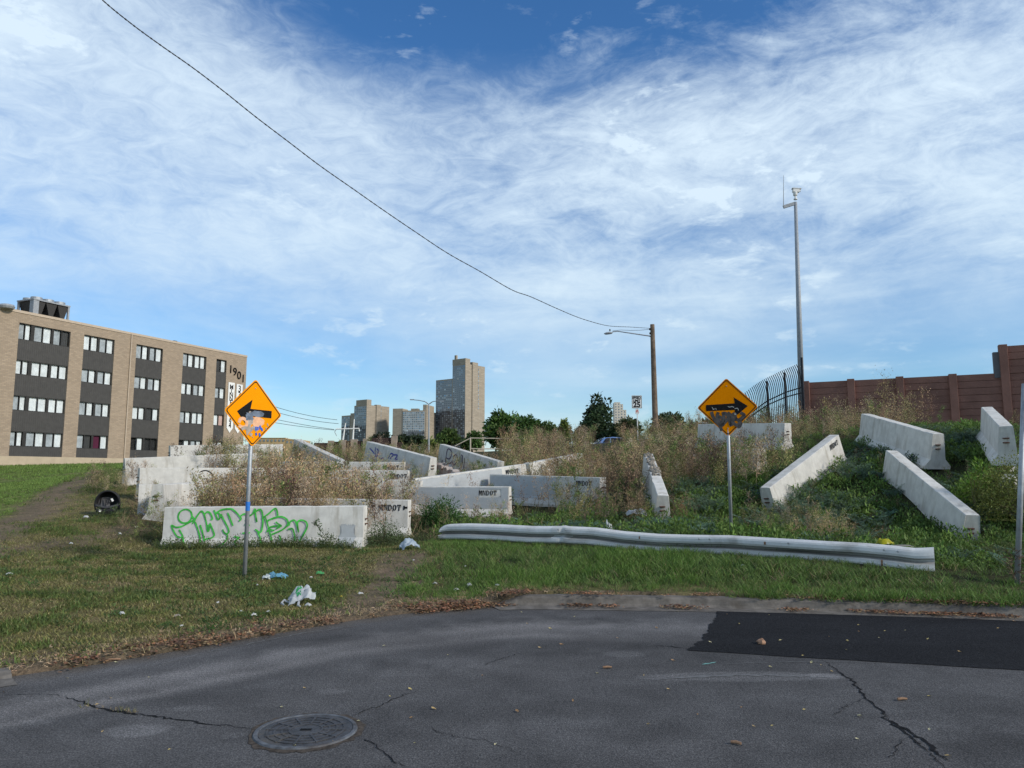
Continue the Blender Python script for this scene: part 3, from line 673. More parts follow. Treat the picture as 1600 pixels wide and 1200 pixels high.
# ---------------------------------------------------------------- bent guardrail on the verge
RA = P(692, 830, 15.2); RB = P(1460, 870, 10.4); RA2, RB2 = (RA.x, RA.y), (RB.x, RB.y)
top = [(692.5, 818), (735, 818.5), (785, 819), (832, 820.5), (882, 821.5), (930, 825), (975, 829.5), (1030, 832.5), (1080, 835), (1140, 837), (1195, 839), (1246, 841), (1296, 845), (1350, 849.5), (1397, 852.5), (1430, 856), (1460, 858)]
tz = [onplane(u, v_, RA2, RB2) for u, v_ in top]; TT = [t_ for t_, z in tz]; ZZ = [z + (.014 if i % 4 == 1 else -.010 if i % 4 == 3 else 0) for i, (t_, z) in enumerate(tz)]
prof = [(.0, 0), (.03, .004), (.078, .030), (.088, .055), (.088, .100), (.078, .112), (-.035, .132), (-.035, .158), (.070, .180), (.088, .212), (.088, .257), (.078, .282), (.03, .308), (0, .312)]
dirv = Vector((RB.x - RA.x, RB.y - RA.y, 0)).normalized(); nrm = Vector((dirv.y, -dirv.x, 0))   # towards the camera
mb = MB(); n_ = 150; th = .012; k = len(prof); vs = []
for i in range(n_ + 1):
    t_ = i / n_; zt = float(np.interp(t_, TT, ZZ)); base = Vector((RA.x, RA.y, 0)).lerp(Vector((RB.x, RB.y, 0)), t_)
    sq = 1.0; tw = .16 + .10 * math.sin(t_ * 7) ; crease = math.exp(-((t_ - .325) / .006) ** 2)
    off = (fbm(np.array([t_ * 5.]), np.array([1.]), 8)[0] - .5) * .10
    endf = math.exp(-((1 - t_) / .03)) ; d2 = math.exp(-((t_ - .80) / .05) ** 2); d3 = math.exp(-(t_) / .012)
    for side_ in (0, 1):
        for (o_, z_) in prof:
            dep = o_ * (1 - .75 * endf - .35 * crease) - (.05 * d2 * (1 if z_ < .14 else 0)) + (th if side_ == 0 else 0)
            zz = zt - .312 * 1.02 + z_ * (1 + .10 * endf - .14 * d3) + (.012 * crease)
            if d3 > .2: dep += .05 * math.sin(z_ * 12) * d3
            p = base + nrm * (dep + off - (z_ - .15) * tw); vs.append((p.x, p.y, zz))
kk = 2 * k
fs = []
for i in range(n_):
    for j in range(k - 1):
        fs.append((i * kk + j, (i + 1) * kk + j, (i + 1) * kk + j + 1, i * kk + j + 1)); fs.append((i * kk + k + j + 1, (i + 1) * kk + k + j + 1, (i + 1) * kk + k + j, i * kk + k + j))
    fs.append((i * kk, i * kk + k, (i + 1) * kk + k, (i + 1) * kk)); fs.append((i * kk + k - 1, (i + 1) * kk + k - 1, (i + 1) * kk + kk - 1, i * kk + kk - 1))
for e in (0, n_):
    for j in range(k - 1): fs.append((e * kk + j, e * kk + j + 1, e * kk + k + j + 1, e * kk + k + j) if e == 0 else (e * kk + j + 1, e * kk + j, e * kk + k + j, e * kk + k + j + 1))
mb.add(vs, fs)
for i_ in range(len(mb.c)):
    j_ = i_ % k; mb.c[i_] = (.42, .40, .37) if j_ in (5, 6) else (.78, .77, .75) if j_ in (4, 7, 0) else (.999, 1, 1)  # beam valley: its shadow and grime both painted into the vertex colour
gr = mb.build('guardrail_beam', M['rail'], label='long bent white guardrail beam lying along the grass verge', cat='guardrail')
for t_ in (.318, .335, .62, .64, .78, .93, .95):
    for zz_ in (.06, .25):
        zt = float(np.interp(t_, TT, ZZ)); base = Vector((RA.x, RA.y, zt - .312 + zz_)).lerp(Vector((RB.x, RB.y, zt - .312 + zz_)), t_) + nrm * .11
        m2 = MB(); m2.lathe([(.016, 0), (.016, .006), (.008, .012)], 8, (0, 0, 0), Matrix.Translation(base) @ nrm.to_track_quat('Z', 'Y').to_matrix().to_4x4()); m2.build('bolt', M['galv'], gr)

# lapped end plate, slots and rust bleeding from them
def rail_patch(t0, t1, z0, z1, mt, name, off_=.004, nn=6, rag=0.0, seed=1):
    r = random.Random(seed); mm = MB(); vs = []; zs_ = [z for o_, z in prof if z0 <= z <= z1]; os_ = [o_ for o_, z in prof if z0 <= z <= z1]; kz = len(zs_)
    for i in range(nn + 1):
        t_ = t0 + (t1 - t0) * i / nn + r.uniform(-rag, rag); zt = float(np.interp(t_, TT, ZZ)); base = Vector((RA.x, RA.y, 0)).lerp(Vector((RB.x, RB.y, 0)), t_); tw = .16 + .10 * math.sin(t_ * 7); crease = math.exp(-((t_ - .325) / .006) ** 2)
        off = (fbm(np.array([t_ * 5.]), np.array([1.]), 8)[0] - .5) * .10; endf = math.exp(-((1 - t_) / .03)); d2 = math.exp(-((t_ - .80) / .05) ** 2)
        for o_, z_ in zip(os_, zs_):
            dep = o_ * (1 - .75 * endf - .35 * crease) - (.05 * d2 * (1 if z_ < .14 else 0)) + th + off_; zz = zt - .312 * 1.02 + z_ * (1 + .10 * endf) + .012 * crease
            p = base + nrm * (dep + off - (z_ - .15) * tw); vs.append((p.x, p.y, zz))
    mm.add(vs, [(i * kz + j, (i + 1) * kz + j, (i + 1) * kz + j + 1, i * kz + j + 1) for i in range(nn) for j in range(kz - 1)]); return mm.build(name, mt, gr)
M['rustsmear'] = weathered('rust_smear', (.22, .13, .08), .9, .4, 25); M['slotdark'] = weathered('dark_slot', (.03, .028, .026), .8, .3, 20)
M['lap'] = weathered('lap_plate_white', (.54, .54, .52), .6, .08, 3, dirt=(.20, .18, .15), dirt_amt=.7, bmp=.15, grit=40)
rail_patch(.300, .345, 0, .32, M['lap'], 'lap_plate', .005, 10)
for i, (t_, z0_, z1_) in enumerate(((.50, .20, .27), (.74, .20, .26), (.925, .03, .12))):
    rail_patch(t_ - .0015, t_ + .0015, z0_, z1_, M['rustsmear'], 'scuff_mark', .0065, 4, .0006, i)
# ---------------------------------------------------------------- diamond arrow signs
def sign_poly(r, rc, n=5):                       # diamond with rounded corners
    pl = []
    for i in range(4):
        a = i * PI / 2 + PI / 2; cx_, cz_ = (r - rc * 1.414) * math.cos(a), (r - rc * 1.414) * math.sin(a)
        for j in range(n + 1):
            b_ = a - PI / 4 + (PI / 2) * j / n; pl.append((cx_ + rc * math.cos(b_), cz_ + rc * math.sin(b_)))
    return pl
def arrow_sign(u, v_top, v_bot, ubase, vbase, D, yaw, roll, size, mat, label, shape):
    c = P(u, (v_top + v_bot) / 2, D); base = P(ubase, vbase, D); base.z = min(base.z, H(base.x, base.y)) - .05
    r = .762 * .707 * size
    root = empty('arrow_sign', (base.x, base.y, base.z), 0, label, 'road sign', 'diamond arrow signs')
    T = Matrix.Translation(-base)
    top_ = c + Vector((0, 0, r * .75)); mbp = MB(); back = Vector((math.sin(yaw), math.cos(yaw) * 1, 0)) * -.045
    # post sits behind the plate
    bk = Vector((-math.sin(yaw), math.cos(yaw), 0)) * .04
    mbp.tube([T @ (base), T @ (base.lerp(top_ + bk, .5)), T @ (top_ + bk)], .031, 12); mbp.build('post', M['galv'], root, smooth_=True)
    Mp = T @ Matrix.Translation(c) @ Matrix.Rotation(yaw, 4, 'Z') @ Matrix.Rotation(roll, 4, 'Y')
    Mi = Mp
    def plate(poly, y0, y1, name, mt, par=root):
        m_ = MB(); m_.prism(poly, y0, y1, Mi); return m_.build(name, mt, par)
    pl = plate(sign_poly(r, .04), -.002, .003, 'plate', mat)
    # dark border ring
    o_, i_ = sign_poly(r * .955, .035), sign_poly(r * .915, .03); n = len(o_); m_ = MB()
    vs = [Mi @ Vector((x, -.0045, z)) for x, z in o_ + i_]; m_.add(vs, [(j, (j + 1) % n, n + (j + 1) % n, n + j) for j in range(n)]); m_.build('border_line', M['blackpaint'], pl)
    m_ = MB(); vs = [Mi @ Vector((x * r, -.0046, z * r)) for x, z in shape]; m_.add(vs, [tuple(range(len(vs)))]); m_.build('arrow_symbol', M['blackpaint'], pl)
    for z in (.72, -.72):
        m_ = MB(); m_.lathe([(.011, 0), (.009, .006), (.0, .008)], 8, (0, 0, 0), Mi @ Matrix.Translation((0, -.002, z * r)) @ Matrix.Rotation(R(90), 4, 'X')); m_.build('bolt', M['dkgalv'], pl)
    def paint(strokes, w, mt, y=-.0065, name='scribble'):
        m_ = MB()
        for si, s_ in enumerate(strokes):
            cc = curve(s_, 6); n_ = len(cc); vs = []
            for j, p in enumerate(cc):
                a_, b_ = cc[max(0, j - 1)], cc[min(n_ - 1, j + 1)]; d_ = math.hypot(b_[0] - a_[0], b_[1] - a_[1]) or 1
                nx_, nz_ = -(b_[1] - a_[1]) / d_ * w / 2, (b_[0] - a_[0]) / d_ * w / 2
                vs += [Mi @ Vector((p[0] * r + nx_, y - .0003 * si, p[1] * r + nz_)), Mi @ Vector((p[0] * r - nx_, y - .0003 * si, p[1] * r - nz_))]
            m_.add(vs, [(2 * j, 2 * j + 1, 2 * j + 3, 2 * j + 2) for j in range(n_ - 1)])
        return m_.build(name, mt, pl)
    return root, pl, Mi, r, paint
shL = [(-.57, .03), (-.07, .40), (-.10, .12), (.62, .06), (.62, -.16), (-.10, -.10), (-.30, -.16)]
shL = [(-.58, .0), (-.08, .38), (-.13, .105), (.62, .105), (.62, -.115), (-.13, -.115), (-.28, -.34)]
rootL, plL, ML, rL, paintL = arrow_sign(396.8, 592, 698, 381.5, 912, 11.2, R(56), R(1.0), .96, M['amber'], 'orange diamond sign with left-pointing arrow and peeling stickers, on a thin grey post', shL)
M['pink'] = weathered('peeled_sticker_pink', (.74, .42, .25), .7, .12, 14); M['smear'] = weathered('grey_paint_smear', (.36, .31, .27), .7, .3, 10)
M['blue'] = weathered('blue_sticker', (.03, .12, .50), .5, .2, 14)
M['greyblue'] = weathered('scuffed_arrow_grey', (.13, .16, .21), .7, .4, 8)
def blob(Mi, r, name, cx_, cz_, rx_, rz_, mt, par, y, seed, n=22, jag=.18):
    rr = random.Random(seed); vs = [Mi @ Vector((cx_ * r, y, cz_ * r))]
    for i in range(n):
        a = 2 * PI * i / n; k_ = 1 + rr.uniform(-jag, jag); vs.append(Mi @ Vector(((cx_ + rx_ * math.cos(a) * k_) * r, y, (cz_ + rz_ * math.sin(a) * k_) * r)))
    m_ = MB(); m_.add(vs, [(0, i + 1, (i + 1) % n + 1) for i in range(n)]); return m_.build(name, mt, par)
blob(ML, rL, 'sticker_remains', .14, -.26, .24, .15, M['pink'], plL, -.0056, 1, jag=.1)
blob(ML, rL, 'paint_smear', -.16, -.30, .11, .30, M['smear'], plL, -.0062, 2, jag=.3)
blob(ML, rL, 'paint_smear', .12, -.02, .24, .09, M['greyblue'], plL, -.0066, 3, jag=.12)
blob(ML, rL, 'paint_smear', -.16, -.12, .14, .13, M['greyblue'], plL, -.0069, 13, jag=.3)
paintL([[(-.5, -.33), (-.45, -.22), (-.34, -.20), (-.24, -.28), (-.26, -.42), (-.38, -.45), (-.5, -.40)]], .05, M['pink'], name='sticker_remains')
paintL([[(-.4, -.5), (-.25, -.46), (-.1, -.52), (.0, -.44), (.15, -.52)], [(-.05, -.6), (-.1, -.68)]], .05, M['smear'], -.0072)
paintL([[(.08, -.40), (.10, -.52)], [(.16, -.40), (.16, -.50)], [(.22, -.36), (.26, -.48)], [(.28, -.42), (.32, -.52)], [(.10, -.58), (.12, -.66)], [(.22, -.58), (.24, -.68)]], .030, M['blue'], -.0076, 'sticker_remains')
paintL([[(.48, -.28), (.52, -.36)], [(.44, -.4), (.46, -.46)]], .02, M['smear'], -.0072)
# blue tape round the left post
m_ = MB(); pz0, pz1 = P(385.5, 798, 11.2), P(385.9, 784, 11.2); bp = Vector(rootL.location); bs = P(381.5, 912, 11.2); tp = P(396.8, 645, 11.2) + Vector((0, 0, rL * .75)) + Vector((-math.sin(R(56)), math.cos(R(56)), 0)) * .04
def along(z): t_ = (z - bp.z) / (tp.z - bp.z); return bp.lerp(tp, t_) - bp
m_.tube([along(pz0.z), along(pz1.z)], .0335, 12); m_.build('blue_tape', weathered('blue_tape', (.03, .17, .55), .5, .1, 20), rootL)
shR = [(.67, .02), (.22, .33), (.25, .125), (-.70, .095), (-.70, -.115), (.24, -.10), (.24, -.33)]
rootR, plR, MR_, rR, paintR = arrow_sign(1136.3, 590, 682.5, 1143, 842, 13.5, R(-19), R(0), 1.0, M['amber_dull'], 'amber diamond sign with right-pointing arrow and grey scribble, behind the bent guardrail', shR)
M['scrib'] = weathered('grey_marker_scribble', (.085, .075, .07), .7, .35, 10)
paintR([[(-.52, -.14), (-.48, -.30), (-.40, -.46), (-.28, -.60), (-.20, -.80)], [(-.30, -.16), (-.34, -.34), (-.22, -.52), (-.16, -.40), (-.30, -.30)], [(-.14, -.16), (-.12, -.40), (-.2, -.62), (-.10, -.52), (.02, -.36), (-.04, -.22), (-.16, -.2)],
        [(.04, -.30), (.10, -.62), (.14, -.34), (.0, -.18)], [(.16, -.2), (.26, -.36), (.16, -.5), (.3, -.62), (.4, -.5), (.26, -.4)], [(.42, -.2), (.54, -.28), (.44, -.4), (.36, -.46), (.42, -.56), (.36, -.68), (.30, -.6)]], .058, M['scrib'])
M['scuffw'] = weathered('scuffed_white', (.42, .42, .40), .6, .3, 20)
paintR([[(-.5, .02), (-.46, -.06), (-.42, -.04)], [(-.38, -.02), (-.36, -.08)], [(.02, .03), (.08, .0), (.16, .02), (.22, -.02)], [(.24, -.06), (.34, -.05), (.36, -.12)], [(.26, -.2), (.24, -.26), (.30, -.24)]], .012, M['scuffw'], -.0085)
# ---------------------------------------------------------------- brick apartment building on the rise at the lawn's end
def brickmat(name, base, mortar, sc=1.0):
    m, t, b = principled(name, base, .9, spec=.15); tcn = t.nodes.new('ShaderNodeTexCoord'); br = t.nodes.new('ShaderNodeTexBrick')
    mp = t.nodes.new('ShaderNodeMapping'); mp.inputs['Rotation'].default_value = (R(90), 0, 0); t.links.new(tcn.outputs['Object'], mp.inputs[0]); t.links.new(mp.outputs[0], br.inputs['Vector'])
    br.inputs['Scale'].default_value = sc; br.inputs['Brick Width'].default_value = .30; br.inputs['Row Height'].default_value = .10; br.inputs['Mortar Size'].default_value = .012
    br.inputs['Color1'].default_value = (*[c * .88 for c in base], 1); br.inputs['Color2'].default_value = (*[min(1, c * 1.12) for c in base], 1); br.inputs['Mortar'].default_value = (*mortar, 1)
    n = tnoise(t, .5, 5, .6); c = mixc(t, 1.0, br.outputs['Color'], mixc(t, n, (.86, .85, .83), (1.14, 1.13, 1.12)), 'MULTIPLY'); 
    n2 = tnoise(t, 1.1, 4, .6, sc=(1, 1, 6)); c = mixc(t, math_(t, 'MULTIPLY', sstep(t, n2, .5, .7), .25), c, tuple(x * .75 for x in base))
    t.links.new(c, b.inputs['Base Color']); bump(t, b, br.outputs['Fac'], -.3, .01); return m
M['brick'] = brickmat('tan_brick', (.335, .262, .192), (.25, .21, .17))
M['found'] = weathered('pale_foundation', (.44, .36, .26), .9, .07, 2)
M['panel'] = weathered('dark_ribbed_panel', (.050, .048, .046), .6, .12, 3, spec=.3)
M['coping'] = weathered('metal_coping', (.47, .38, .29), .5, .06, 3)
M['frame'] = weathered('bronze_window_frame', (.035, .033, .031), .5, .2, 9)
M['curtain'] = weathered('pale_curtain', (.74, .75, .74), .9, .12, 3)
M['blind'] = weathered('grey_blind', (.42, .44, .45), .8, .2, 3)
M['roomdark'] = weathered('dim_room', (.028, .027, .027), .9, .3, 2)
M['pinkcurtain'] = weathered('pink_curtain', (.60, .40, .34), .9, .1, 3); M['maroon'] = weathered('maroon_curtain', (.10, .02, .045), .9, .1, 3)
def glassmat(name, tint=(.9, .95, 1), refl=.2, rough=.03):
    m = bpy.data.materials.new(name); m.use_nodes = True; t = m.node_tree
    for n in list(t.nodes): t.nodes.remove(n)
    o = t.nodes.new('ShaderNodeOutputMaterial'); g = t.nodes.new('ShaderNodeBsdfGlossy'); tr = t.nodes.new('ShaderNodeBsdfTransparent'); mx = t.nodes.new('ShaderNodeMixShader')
    g.inputs['Roughness'].default_value = rough; tr.inputs[0].default_value = (*tint, 1); lw = t.nodes.new('ShaderNodeLayerWeight'); lw.inputs[0].default_value = refl
    t.links.new(lw.outputs['Fresnel'], mx.inputs[0]); t.links.new(tr.outputs[0], mx.inputs[1]); t.links.new(g.outputs[0], mx.inputs[2]); t.links.new(mx.outputs[0], o.inputs[0]); return m
M['glass'] = glassmat('window_glass', (.90, .93, .95), .10)
FA, FB = Vector((-34.6, 50, 0)), Vector((-25.4, 71, 0)); fd = (FB - FA).normalized(); fL = (FB - FA).length
def fs(u, v_): t_, z = onplane(u, v_, FA, FB); return t_ * fL, z
zroof = sum(fs(u, v_)[1] for u, v_ in ((0, 479), (200, 517.5), (386, 556))) / 3
BZ = 2.0                                          # ground level there
bld = empty('apartment_building', (FA.x, FA.y, BZ), math.atan2(fd.y, fd.x), 'four-storey tan brick apartment block numbered 1901 with dark panels between its windows', 'building')
# local: x along facade, y = depth behind facade is +y? facade faces -y(local) side = towards the road
zr = zroof - BZ
cols = [((30.5, 503.8), (110.7, 518), 'w22'), ((132, 522.3), (179.7, 529.5), '22'), ((213.5, 537.5), (255, 544), '22'), ((286.5, 550.5), (323, 557.5), '22'), ((338.5, 560.5), (354.5, 563), '2')]
spans = [(fs(*a)[0], fs(*b_)[0]) for a, b_, _ in cols]
zl = lambda u, v_: fs(u, v_)[1] - BZ
wt = [zl(30.5, 503.8), zl(25.5, 561), zl(22.5, 617), zl(17, 673)]; wb = [zl(28.5, 529.5), zl(24, 584), zl(20.5, 640.5), zl(15.5, 697)]
pbot = zl(14.5, 712.5); ztop_ = wt[0]; x_end = fs(386, 556)[0]; x_start = -9.0
DEP = .25
mb = MB(); pier = [x_start] + [x for s_ in spans for x in s_] + [x_end]
for i in range(0, len(pier), 2): mb.box(pier[i], pier[i + 1], 0, DEP, pbot, ztop_)
mb.box(x_start, x_end, 0, DEP, ztop_ + .0, zr - .18); mb.build('wall', M['brick'], bld)
mb = MB(); mb.box(x_start - .02, x_end + .02, -.04, .4, zr - .18, zr); mb.build('coping', M['coping'], bld)
mb = MB(); mb.box(x_start, x_end + .0, -.03, DEP, -1.2, pbot - .002); mb.build('foundation', M['found'], bld)
mb = MB(); mb.box(x_start, x_end - .001, DEP + .16, 14, -1.2, zr - .22); mb.box(x_end - .26, x_end - .0005, DEP, DEP + .2, pbot, zr - .18); mb.build('side_wall', M['brick'], bld)
def ribbed(x0, x1, z0, z1):
    m_ = MB(); n_ = int((x1 - x0) / .15); xs_ = [x0 + (x1 - x0) * i / n_ for i in range(n_ + 1)]; vs = []
    pr = []
    for i, x in enumerate(xs_): pr += [(x, .05), (min(x + .05, x1), .05), (min(x + .05, x1), .085)] if i < n_ else [(x1, .05)]
    for x, y in pr: vs += [(x, y, z0), (x, y, z1)]
    m_.add(vs, [(2 * i, 2 * i + 2, 2 * i + 3, 2 * i + 1) for i in range(len(pr) - 1)]); return m_
rw = random.Random(11)
def window(x0, x1, z0, z1, layout, style):
    fr = MB(); y0, y1 = .07, .14; fw = .06
    fw = .045; fr.box(x0, x1, y0, y1, z0, z0 + fw); fr.box(x0, x1, y0, y1, z1 - fw, z1); panes = []
    if layout == 'w22': g = [(0, .25), (.29, .645), (.665, 1)]
    elif layout == '22': g = [(0, .48), (.51, 1)]
    else: g = [(0, 1)]
    Wd = x1 - x0; prev = x0
    for a_, b_ in g:
        xa, xb = x0 + a_ * Wd, x0 + b_ * Wd
        if xa > prev: fr.box(prev, xa, y0, y1, z0 + fw, z1 - fw)
        fr.box(xa, xa + fw, y0, y1, z0 + fw, z1 - fw); fr.box(xb - fw, xb, y0, y1, z0 + fw, z1 - fw); xm = (xa + xb) / 2; fr.box(xm - fw * .5, xm + fw * .5, y0, y1, z0 + fw, z1 - fw)
        panes += [(xa + fw, xm - fw * .5), (xm + fw * .5, xb - fw)]; prev = xb
    if prev < x1 - .01: fr.box(prev, x1, y0, y1, z0 + fw, z1 - fw)
    w_ = fr.build('window', M['frame'], bld)
    gm = MB()
    for a_, b_ in panes: gm.add([(a_, y0 + .03, z0 + fw), (b_, y0 + .03, z0 + fw), (b_, y0 + .03, z1 - fw), (a_, y0 + .03, z1 - fw)], [(0, 1, 2, 3)])
    gm.build('pane', M['glass'], w_)
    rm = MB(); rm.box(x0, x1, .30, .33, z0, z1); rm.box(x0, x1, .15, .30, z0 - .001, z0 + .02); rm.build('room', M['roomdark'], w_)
    for j, (a_, b_) in enumerate(panes):
        mt = M['curtain'] if j % 2 else M['blind']; full = 1.0
        r_ = rw.random()
        if j % 2 == 0 and r_ < .38: mt = M['curtain']
        if r_ > .93: mt = M['panel']
        if style == 'pink' and j == 1: mt = M['pinkcurtain']
        if style == 'maroon' and j == 2: mt = M['maroon']
        if style == 'bare' and j != 1: continue
        if r_ > .97: continue
        cm_ = MB(); n_ = 9; w2 = (b_ - a_) * (rw.uniform(.93, 1.04)); st = a_ if rw.random() < .5 else b_ - w2; vs = []
        for i in range(n_ + 1):
            x = st + w2 * i / n_; y = .20 + .02 * (i % 2) + rw.uniform(-.006, .006); vs += [(x, y, z0 + rw.uniform(.03, .07)), (x, y, z1 - .02)]
        cm_.add(vs, [(2 * i, 2 * i + 2, 2 * i + 3, 2 * i + 1) for i in range(n_)]); cm_.build('curtain', mt, w_)
for ci, ((x0, x1), (_, _, lay)) in enumerate(zip(spans, cols)):
    for r_ in range(4):
        zt_, zb_ = wt[r_], wb[r_]
        st = 'pink' if (ci == 4 and r_ == 2) else 'maroon' if (ci == 1 and r_ == 3) else 'bare' if (ci == 2 and r_ == 3) else ''
        window(x0, x1, zb_, zt_ - .0015, lay, st)
        z_low = wt[r_ + 1] if r_ < 3 else pbot
        ribbed(x0, x1, z_low, zb_).build('wall_panel', M['panel'], bld)
# downspout, wall joint, roof vents
xd = fs(205.5, 521)[0]; mb = MB(); mb.tube([(xd, -.06, pbot - .6), (xd, -.06, zr - .1)], .05, 8); mb.build('downspout', M['coping'], bld)
xv = fs(9, 478)[0]; mb = MB(); mb.lathe([(.0, .0), (.42, .06), (.48, .2), (.42, .32), (.25, .36), (0, .37)], 14, (xv, -.15, zr - .15)); mb.build('roof_vent', M['dkgalv'], bld)
mb = MB(); mb.box(fs(276, 533)[0], fs(281, 533)[0], .3, .6, zr, zr + .12); mb.build('roof_vent', M['frame'], bld)
# 1901 and the two pennant banners
def text_mesh(txt, size, name, mat, parent, mtx, extr=.01, bold=0.0, sx=1.0):
    cu = bpy.data.curves.new(name, 'FONT'); cu.body = txt; cu.size = size; cu.extrude = extr; cu.offset = bold; cu.align_x = 'CENTER'; cu.align_y = 'CENTER'
    ob = bpy.data.objects.new(name, cu); COL.objects.link(ob); dg = bpy.context.evaluated_depsgraph_get(); me = bpy.data.meshes.new_from_object(ob.evaluated_get(dg)); bpy.data.objects.remove(ob)
    me.materials.clear(); me.materials.append(mat); o = bpy.data.objects.new(name, me); COL.objects.link(o)
    if parent: o.parent = parent
    o.matrix_local = mtx @ Matrix.Scale(sx, 4, (1, 0, 0)); return o
upr = Matrix.Rotation(R(90), 4, 'X')
for ch, u, v_ in (('1', 360, 577.5), ('9', 366.5, 581.5), ('0', 373, 587), ('1', 379.3, 592)):
    s_, z = fs(u, v_); text_mesh(ch, 1.05, 'house_number', M['blackpaint'], bld, Matrix.Translation((s_, -.05, z - BZ)) @ upr, .03, .0)
def pennant(u0, u1, v0, v1, txt, us):
    s0, z1 = fs(u0, v0); s1 = fs(u1, v0)[0]; z0 = fs(u0 - 3, v1)[1]; z1 -= BZ; z0 -= BZ; m_ = MB(); sm = (s0 + s1) / 2
    m_.prism([(s0, z0 + .45), (sm, z0), (s1, z0 + .45), (s1, z1), (s0, z1)], -.05, -.02); bn = m_.build('banner', M['white'], bld)
    n_ = len(txt)
    for i, ch in enumerate(txt):
        if ch == ' ': continue
        text_mesh(ch, us, 'lettering', M['blackpaint'], bn, Matrix.Translation((sm, -.056, z1 - .45 - i * (z1 - z0 - 1.1) / (n_ - 1))) @ upr, .002, .012)
pennant(356.8, 366.5, 597, 676, 'MINNE  I-94', .62); pennant(369.5, 378.8, 600, 677, '33   94', .85)
# rooftop chiller
C0 = P(52, 488, 55); C0.z = 0; lx = fd; ly = Vector((-fd.y, fd.x, 0))
ch_ = empty('rooftop_chiller', (C0.x, C0.y, zroof), math.atan2(fd.y, fd.x), 'grey rooftop chiller with three fan bays on the apartment roof', 'chiller')
ch_['label'] = 'grey rooftop chiller with round fans and V-shaped coils on the brick building roof'
Lc, Wc, Hc = 2.75, 1.8, 1.95
mb = MB()
for x in (0, Lc):
    for y in (0, Wc): mb.box(x - .07, x + .07, y - .07, y + .07, -.6, Hc - .15)
mb.box(-.1, Lc + .1, -.1, Wc + .1, Hc - .15, Hc - .05); mb.box(-.05, .35, -.06, .4, -.6, Hc - .16); mb.build('frame', M['dkgalv'], ch_)
for i in range(3):
    for j in range(2):
        m_ = MB(); m_.lathe([(.40, 0), (.40, .22), (.36, .22), (.36, .05), (0, .05)], 20, (.46 + i * .92, .45 + j * .9, Hc - .05)); m_.build('fan_shroud', M['galv'], ch_)
M['coil'] = weathered('dark_coil', (.04, .038, .036), .6, .3, 20)
for i in range(3):
    xc = .46 + i * .92; m_ = MB()
    m_.prism([(xc - .43, Hc - .2), (xc - .10, .55), (xc + .10, .55), (xc + .43, Hc - .2)], 0, Wc); m_.build('coil', M['coil'], ch_)
mb = MB()
for i in range(4): mb.tube([(.3 + i * .55, .25, .42), (.3 + i * .55, 1.5, .42)], .10, 10)
mb.build('blue_pipe', M['blue'], ch_)

# ---------------------------------------------------------------- distant towers
M['tconc'] = brickmat('tower_concrete', (.34, .295, .235), (.28, .245, .20), .08)
M['twin'] = weathered('tower_glazing', (.17, .20, .225), .15, .35, .08, spec=.8); M['twin2'] = weathered('tower_glazing_bright', (.28, .36, .43), .12, .3, .05, spec=.8)
M['tspand'] = weathered('tower_spandrel', (.33, .345, .355), .7, .15, .05); M['tblue'] = weathered('tower_blue_panel', (.16, .30, .44), .5, .2, .1)
M['tdark'] = weathered('tower_dark_panel', (.10, .098, .10), .7, .2, .1); M['twhite'] = weathered('tower_white_panel', (.50, .50, .48), .7, .1, .1)
WIN_ME = {}
def wquad(name, w_, h_, mt):
    key = (name, round(w_, 2), round(h_, 2), mt.name)
    if key not in WIN_ME:
        m_ = MB(); m_.box(-w_ / 2, w_ / 2, -.06, .1, -h_ / 2, h_ / 2); o = m_.build(name, mt); WIN_ME[key] = o.data; bpy.data.objects.remove(o)
    return WIN_ME[key]
